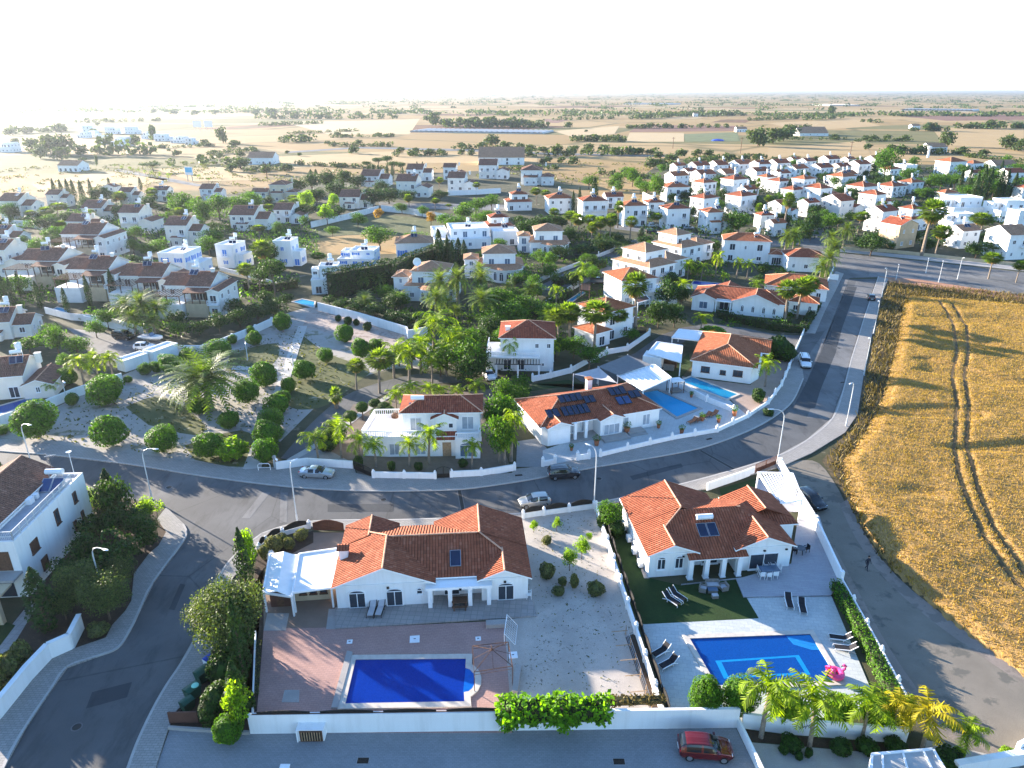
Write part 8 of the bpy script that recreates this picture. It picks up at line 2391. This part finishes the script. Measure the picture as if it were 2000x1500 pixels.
row("cypress","conical conifer","in the far left skyline row","conifers of the far left row",[(112,400,348,12),(126,400,350,12),(138,398,348,12),(148,396,350,12),(182,395,348,10),(217,380,346,8),(276,372,345,8),(165,404,352,14)])
row("fan","fan palm","among the far left roofs","fan palms of the far left",[(115,430,395,36),(240,410,372,26),(300,400,366,24),(120,455,430,26),(100,440,402,30)])
row("queen","small palm","along the far left road by the billboard","roadside palms by the billboard",[(255,335,325,9),(272,340,329,9),(285,343,331,10),(298,346,333,10),(314,350,335,10),(330,354,337,10),(390,352,340,9),(408,358,346,9),(240,332,322,9),(225,329,320,8)])
row("pine","umbrella pine","along the far left road","far left umbrella pines",[(300,335,316,40),(280,330,318,18)])
row("limetree","bright yellow-green tree","beside the cream two-storey house","yellow trees of the centre",[(600,418,370,36),(652,412,376,26),(640,440,400,40)])
plant("tree",742,490,440,"broad round tree on the dry yellow meadow",66,None)
plant("ambertree",740,432,408,"dull amber tree at the meadow wall, left one",24,"amber trees of the meadow")
plant("ambertree",842,440,414,"bright orange autumn tree at the meadow wall",24,"amber trees of the meadow")
row("tree","green tree","around the green meadow","trees of the green meadow",[(700,446,415,36),(785,418,395,30),(825,425,402,26),(650,462,440,30),(810,478,452,50),(870,445,415,40),(905,435,398,50),(930,420,385,50),(945,445,410,50),(890,452,420,50),(960,410,380,40)])
row("darktree","dark tree","in the grove behind the green meadow","grove behind the green meadow",[(620,400,360,40),(660,395,350,44),(690,400,360,40),(580,380,340,40),(610,375,335,40),(640,370,330,40),(670,366,328,40),(700,370,335,36),(730,405,365,50),(760,398,360,50),(745,382,350,40),(860,392,370,36),(795,395,370,40),(660,430,395,40),(590,430,400,40)])
row("cypress","dark pointed cypress","in the far centre grove","cypresses of the centre grove",[(608,350,330,10),(618,350,330,10),(720,348,322,8),(730,350,320,10),(740,352,322,10),(757,354,322,9),(767,352,320,8),(787,350,325,8),(815,335,315,6),(826,335,315,6)])
row("pine","umbrella pine","in the far centre grove","umbrella pines of the centre",[(718,335,313,20),(740,330,306,30),(757,332,302,26),(770,340,313,30),(783,342,315,20)])
row("fan","fan palm","around the green meadow and centre roofs","fan palms of the centre",[(850,412,386,18),(908,425,395,20),(878,410,398,14),(800,415,378,18),(930,380,355,16),(858,372,345,16),(575,428,385,24),(780,378,350,16)])
row("fan","tall fan palm","in the front of the right-hand village","fan palms of the village front",[(1048,400,365,22),(1066,398,370,20),(1130,470,415,30),(1148,462,418,28),(1172,478,420,28),(1190,478,415,30),(1230,470,420,26),(1206,445,390,20),(1116,455,410,30),(1282,448,415,24),(1010,405,385,24),(1080,440,405,22),(1155,480,432,22)])
row("cypress","dark cypress","between the front village houses","cypresses of the village front",[(1119,418,372,10),(1131,418,364,10),(1160,398,345,18),(1252,470,445,16),(1470,400,370,12),(1540,378,350,14)])
row("darktree","dark hedge tree","below the village front row","hedge trees of the village front",[(1030,470,425,50),(1055,460,418,50),(1085,450,412,50),(1110,478,440,40),(1180,492,462,50),(1220,490,466,50),(1260,480,455,40),(1140,500,472,50),(1015,450,415,40),(1100,505,478,50),(1270,505,478,40),(1310,470,448,30),(1420,470,440,24)])
row("tree","big rounded tree","in the dry slope behind the front houses","trees of the dry slope",[(1150,370,342,36),(1205,372,338,30),(1235,365,328,36),(1250,378,345,30),(1262,385,352,36),(1280,395,340,34),(1195,368,350,24),(1225,345,325,30),(1208,380,352,20)])
plant("tree",1440,458,412,"large round dark tree right of the balcony house",56,None)
plant("limetree",1434,456,435,"lime tree in front of the large round dark tree",24)
row("darktree","dark evergreen tree","at the village gateway lane","trees of the gateway lane",[(1700,500,452,56),(1560,480,425,46),(1582,470,405,40),(1680,488,460,40),(1735,492,470,24),(1945,500,465,60),(1905,505,470,44),(1925,480,450,40),(1810,490,460,30),(1600,445,410,26),(1780,480,445,26),(1715,478,450,40)])
row("fan","big fan palm with brown skirt","along the cross road","big fan palms of the cross road",[(1800,500,385,52),(1826,500,438,40),(1912,470,414,44),(1930,545,492,36),(1984,552,508,30),(1985,480,440,30)])
row("fan","village fan palm","between the right-hand houses","fan palms between village houses",[(1530,450,372,24),(1675,455,412,32),(1635,452,424,28),(1718,420,392,20),(1480,440,395,16),(1500,410,380,18),(1610,400,376,16),(1380,345,332,14),(1440,350,336,16),(1476,395,345,10)])
row("darktree","dark tree","between the right-hand village roofs","trees between village roofs",[(1340,395,370,26),(1358,402,372,24),(1470,400,378,24),(1482,420,385,26),(1540,405,378,30),(1592,390,362,20),(1545,425,395,30),(1590,425,398,36),(1655,400,366,24),(1690,372,345,30),(1720,375,340,40),(1660,372,348,24),(1745,420,388,20),(1740,362,335,30),(1706,360,335,26),(1350,430,400,20),(1410,400,365,20),(1456,370,335,16),(1620,440,410,24),(1500,350,335,20),(1395,370,345,16),(1525,400,385,20)])
row("tree","green tree","in the back right gardens","trees of the back right gardens",[(1725,352,285,48),(1815,375,340,36),(1835,372,338,40),(1790,372,346,36),(1862,370,340,30),(1930,385,345,40),(1948,390,355,36),(1800,390,365,36),(1830,392,368,30),(1885,392,360,34),(1965,385,360,30),(1760,372,350,20),(1908,372,340,30),(1985,340,320,40),(1915,336,315,30),(1880,345,320,30),(1985,372,345,26)])
row("cypress","dark tall cypress","in the back right gardens","cypresses of the back right",[(1870,385,332,14),(1886,388,326,14),(1912,392,322,18),(1925,390,326,16),(1948,390,330,16),(1958,392,330,14),(1975,388,336,14),(1900,395,335,14)])
def infill(label,group,poly,n,kinds,h0,h1,seed):
 """garden trees filling the plots between house footprints"""
 P=[(G(*p).x,G(*p).y) for p in poly]
 rs=np.random.RandomState(seed); k=0
 for _ in range(n*40):
  x,y=rs.uniform(min(p[0] for p in P),max(p[0] for p in P)),rs.uniform(min(p[1] for p in P),max(p[1] for p in P))
  if k >= n: break
  if not inside(P,np.array([x]),np.array([y]))[0] or any((x-a) ** 2+(y-b) ** 2 < (c+1.2) ** 2 for a,b,c in FOOT): continue
  h=rs.uniform(h0,h1); kd=kinds[k % len(kinds)]
  plant(kd,0,0,0,label,None,group,loc=(x,y,0),size=(h,h*(.3 if kd == "cypress" else rs.uniform(.8,1.2))))
  FOOT.append((x,y,h*.3)); k += 1
infill("dark garden tree squeezed between red-roofed village houses","infill trees of the right-hand village",[(1290,455),(1290,335),(1690,322),(1700,430),(1600,470),(1440,470)],60,["darktree","tree","darktree"],3.5,7,51)
infill("dark garden tree between the back right villas","infill trees of the back right",[(1700,330),(2080,326),(2080,400),(1800,400),(1720,380)],40,["darktree","cypress","tree"],5,9,52)
infill("leafy garden tree between the brown-roofed estate houses","infill trees of the left estate",[(-80,600),(0,400),(400,390),(640,410),(620,470),(430,530),(330,560),(100,600)],70,["tree","darktree","tree","fan"],3.5,6.5,53)
infill("garden tree filling the plots between the middle villas","infill trees of the middle villas",[(640,590),(820,490),(1100,470),(1300,470),(1400,500),(1320,560),(1150,560),(1020,620),(900,610),(800,650)],45,["darktree","tree","date"],3,5.5,54)
# trees out in the fields (one by one; they differ only by place)
rs=np.random.RandomState(77)
def far_trees(label,group,lst,jitter=None):
 for q in lst: plant("fartree",q[0],q[1],q[2],label,q[3],group)
far_trees("dark round tree in the hedgerow behind the dry slope","hedgerow behind the dry slope",[(1012,302,276,26),(1035,300,282,30),(1060,298,284,30),(1090,305,280,30),(1120,296,282,34),(1150,296,280,40),(1180,296,280,36),(1200,300,286,30),(1228,300,287,30),(1250,302,288,30),(1270,302,289,30),(1070,318,305,24),(1095,318,305,20),(1120,322,306,30),(1060,320,308,14),(1140,302,290,40),(1000,305,285,30)])
far_trees("leafy tree in the scrub belt left of the village's back row","scrub belt by the village back row",[(1285,310,295,30),(1310,315,298,30),(1330,308,290,36),(1360,306,290,36),(1385,306,292,30),(1290,325,308,30),(1270,330,306,30),(1310,330,312,26),(1360,325,310,36),(1390,322,305,30),(1420,315,298,40),(1450,315,300,36),(1480,312,300,36),(1515,320,304,40),(1550,318,302,40),(1590,318,304,36),(1630,316,303,36),(1680,320,304,30)])
far_trees("big spreading tree beside the blue tarpaulin field","big trees by the tarpaulin",[(1480,286,246,48),(1510,280,246,44),(1545,268,242,40),(1570,262,240,36),(1530,276,250,36)])
far_trees("round tree standing in the golden fields on the right","field trees on the right",[(1627,272,260,22),(1690,275,264,18),(1706,274,262,18),(1733,274,262,20),(1765,276,262,30),(1850,286,256,34),(1816,256,236,44),(1905,250,238,20),(1930,252,232,30),(1955,250,236,40),(1985,250,238,40),(1965,292,262,40),(1990,295,268,36),(1622,228,206,16),(1800,300,280,30),(1760,300,282,30),(1735,300,280,24),(1880,302,286,40),(1920,305,290,30),(1695,292,280,20),(1830,302,288,24)])
far_trees("tree in the wooded belt beyond the greenhouse block","trees beyond the greenhouse",[(850,246,218,26),(870,246,230,30),(900,248,228,34),(930,248,226,36),(960,248,228,36),(990,248,230,36),(1020,247,230,36),(1050,246,232,30),(1110,250,238,30),(960,285,260,40),(985,290,275,30),(940,288,276,30),(900,290,278,30),(835,236,224,20)])
far_trees("low tree in the hedges of the middle fields","hedges of the middle fields",[(690,300,284,30),(560,275,262,34),(590,272,262,30),(640,282,274,40),(700,282,272,40),(780,300,286,40),(810,303,288,40),(840,304,289,40),(860,302,290,30),(900,302,290,30),(920,304,292,30),(660,266,256,30),(740,266,258,50),(560,300,293,14),(585,305,298,16),(1135,275,262,40),(1165,272,262,40),(1195,275,262,36),(1145,258,253,12),(1270,250,238,30),(1300,250,239,30),(1330,250,240,30),(1370,248,240,30),(1400,248,240,20),(1270,228,218,60),(1330,224,215,30),(1370,224,214,30),(1410,222,214,40),(1440,222,214,20)])
far_trees("hazy tree around the white cluster far left","hazy trees of the far left cluster",[(70,300,266,40),(100,302,262,44),(130,300,258,40),(80,310,280,30),(120,312,285,40),(160,305,282,30),(190,300,285,30),(265,285,262,20),(298,275,240,16),(215,280,260,20),(330,295,300-10,30),(345,305,292,50),(390,312,300,50),(430,310,298,50),(470,306,294,60),(436,280,245,24),(455,290,272,30),(400,285,272,24),(500,300,290,40),(470,330,305,40),(450,335,318,30),(520,340,320,30),(560,335,318,40),(190,325,298,6),(160,318,306,20)])
far_trees("pale hazy tree in the field belts far left","hazy field belts far left",[(60,260,248,60),(20,265,250,50),(120,250,240,60),(190,245,238,40),(300,222,212,50),(340,224,213,50),(380,226,214,50),(420,224,214,40),(500,225,212,40),(530,226,210,40),(560,226,214,50),(600,228,216,50),(640,230,218,50),(700,226,216,60),(760,226,218,50),(180,262,250,40),(30,282,270,40)])
grow_trees()
Vs=[]
for _ in range(6000):
 d=1500+12500*rs.rand() ** 1.5
 x=rs.uniform(-.85,.85)*d
 belt=math.sin(d*.012+math.sin(x*.0022)*2.2)+math.sin(d*.0047+x*.0016)*.8+rs.normal()*.35
 if belt < .35: continue
 w_=rs.uniform(6,30)*(1+d/9000); h_=rs.uniform(3.5,9)
 n=26
 P=unit(rs.normal(size=(n,3)))*np.array([w_,8,h_*.6])*rs.uniform(.5,1,(n,1))+np.array([x,d,h_*.5])
 P[:,2]=np.abs(P[:,2])
 Vs.append(leaf_quads(P,rs.normal(size=(n,3))+np.array([0,-.6,.5]),rs.uniform(3,6.5,n),rs,.8))
o=link(bpy.data.objects.new("distant_woodland",quads_mesh("distant_woodland",np.concatenate(Vs),LF["far"])))
tag(o,"hazy belts of distant trees running along the horizon","woodland",kind="stuff")
HR=[(80,302,330,302,34),(300,325,500,318,16),(410,303,500,294,10),(470,336,560,331,10),(500,232,790,232,12),(505,246,630,241,7),(545,279,610,276,14),(640,286,770,286,9),(645,269,770,267,7),(770,306,870,303,12),(850,249,1070,249,18),(880,292,1000,289,10),(1000,306,1290,301,16),(1110,276,1220,276,12),(1225,251,1450,249,8),(1230,233,1310,229,10),(1330,227,1445,225,10),(1300,321,1490,312,14),(1500,323,1760,326,12),(1570,235,1640,231,11),(1680,238,1730,241,8),(1540,273,1650,273,6),(1670,277,1780,275,6),(1780,256,1850,256,9),(1850,251,2000,251,11),(1750,301,1880,301,12),(1880,306,2000,319,9),(0,262,130,256,14),(150,240,330,236,8),(560,262,700,256,6),(1060,236,1200,232,7),(1450,236,1560,232,7),(300,290,420,286,8),(580,322,760,332,9),(980,334,1090,330,9),(1160,340,1270,350,12)]
Vs=[]
for x0,y0,x1,y1,hp in HR:
 a,b=G(x0,y0),G(x1,y1)
 L=(b-a).length; h_=hp*Zd(y0)/F
 for k in range(int(L/(h_*.42))):
  if vnoise(np.array([k*.35+x0]),np.array([y0*3.1]),3.0,5)[0] < .3: continue
  p=a.lerp(b,rs.rand()); hh=h_*rs.uniform(.45,1.1); n=34
  P=unit(rs.normal(size=(n,3)))*np.array([hh*.75,hh*.7,hh*.55])*rs.uniform(.6,1,(n,1))+np.array([p.x,p.y+rs.normal()*h_*.3,hh*.5])
  P[:,2]=np.abs(P[:,2])
  Vs.append(leaf_quads(P,rs.normal(size=(n,3))+np.array([0,-.4,.5]),hh*rs.uniform(.25,.5,n),rs,.8))
o=link(bpy.data.objects.new("distant_hedgerows",quads_mesh("distant_hedgerows",np.concatenate(Vs),LF["far"])))
tag(o,"dark continuous hedgerow belts dividing the far fields","hedgerows",kind="stuff")
def scrub(name,label,poly,n,size,leaf,seed,hmax):
 P=[(G(*p).x,G(*p).y) for p in poly]
 rs=np.random.RandomState(seed)
 X=rs.uniform(min(p[0] for p in P),max(p[0] for p in P),n*4); Y=rs.uniform(min(p[1] for p in P),max(p[1] for p in P),n*4)
 k=inside(P,X,Y) & (vnoise(X+900,Y,14,seed) > .5)
 X,Y=X[k][:n],Y[k][:n]
 Q=[]
 for x,y in zip(X,Y):
  m=14; r=rs.uniform(.4,1.3)*size*2.2
  Q.append(unit(rs.normal(size=(m,3)))*r*np.array([1,1,.8])+np.array([x,y,0]))
 Q=np.concatenate(Q); Q[:,2]=np.abs(Q[:,2])*hmax
 o=link(bpy.data.objects.new(name,quads_mesh(name,leaf_quads(Q,rs.normal(size=Q.shape)+np.array([0,0,.8]),size*rs.uniform(.6,1.4,len(Q)),rs),leaf)))
 tag(o,label,"ground cover",kind="stuff")
scrub("garden_undergrowth","low mixed greenery between the middle villas",[(640,600),(900,500),(1130,480),(1500,500),(1590,560),(1540,640),(1380,640),(1240,640),(1040,740),(930,740),(800,660)],1500,.42,LF["green"],31,1.5)
scrub("estate_undergrowth","low mixed greenery between the left estate houses",[(-150,640),(0,430),(400,395),(620,420),(620,520),(500,620),(330,660),(100,640)],1900,.6,LF["green"],32,1.9)
scrub("village_undergrowth","low mixed greenery between the right-hand village houses",[(1040,480),(1300,380),(1300,325),(2100,325),(2200,500),(1640,480),(1500,480),(1200,500)],2600,.8,LF["dark"],33,2.2)
scrub("dry_scrub","scattered scrub over the dry slope behind the estate",[(600,340),(1000,320),(1290,320),(1280,380),(1000,350),(700,340),(500,380),(0,390),(0,330),(500,310)],500,.9,LF["weedy"],34,.8)
# air
hz=MB()
hz.box(-26000,26000,-320,25000,-1.5,H+4)
o=hz.build("haze",None)
o.data.materials.clear()
hm=bpy.data.materials.new("haze_air"); hm.use_nodes=True
t=hm.node_tree
for n in list(t.nodes):
 if n.type == "BSDF_PRINCIPLED": t.nodes.remove(n)
pv=nd(t,"VolumePrincipled",Color=(0.50,0.56,0.64,1),Density=HAZE,Anisotropy=0.6)
t.links.new(pv.outputs[0],t.nodes["Material Output"].inputs["Volume"])
o.data.materials.append(hm)
tag(o,kind="stuff")
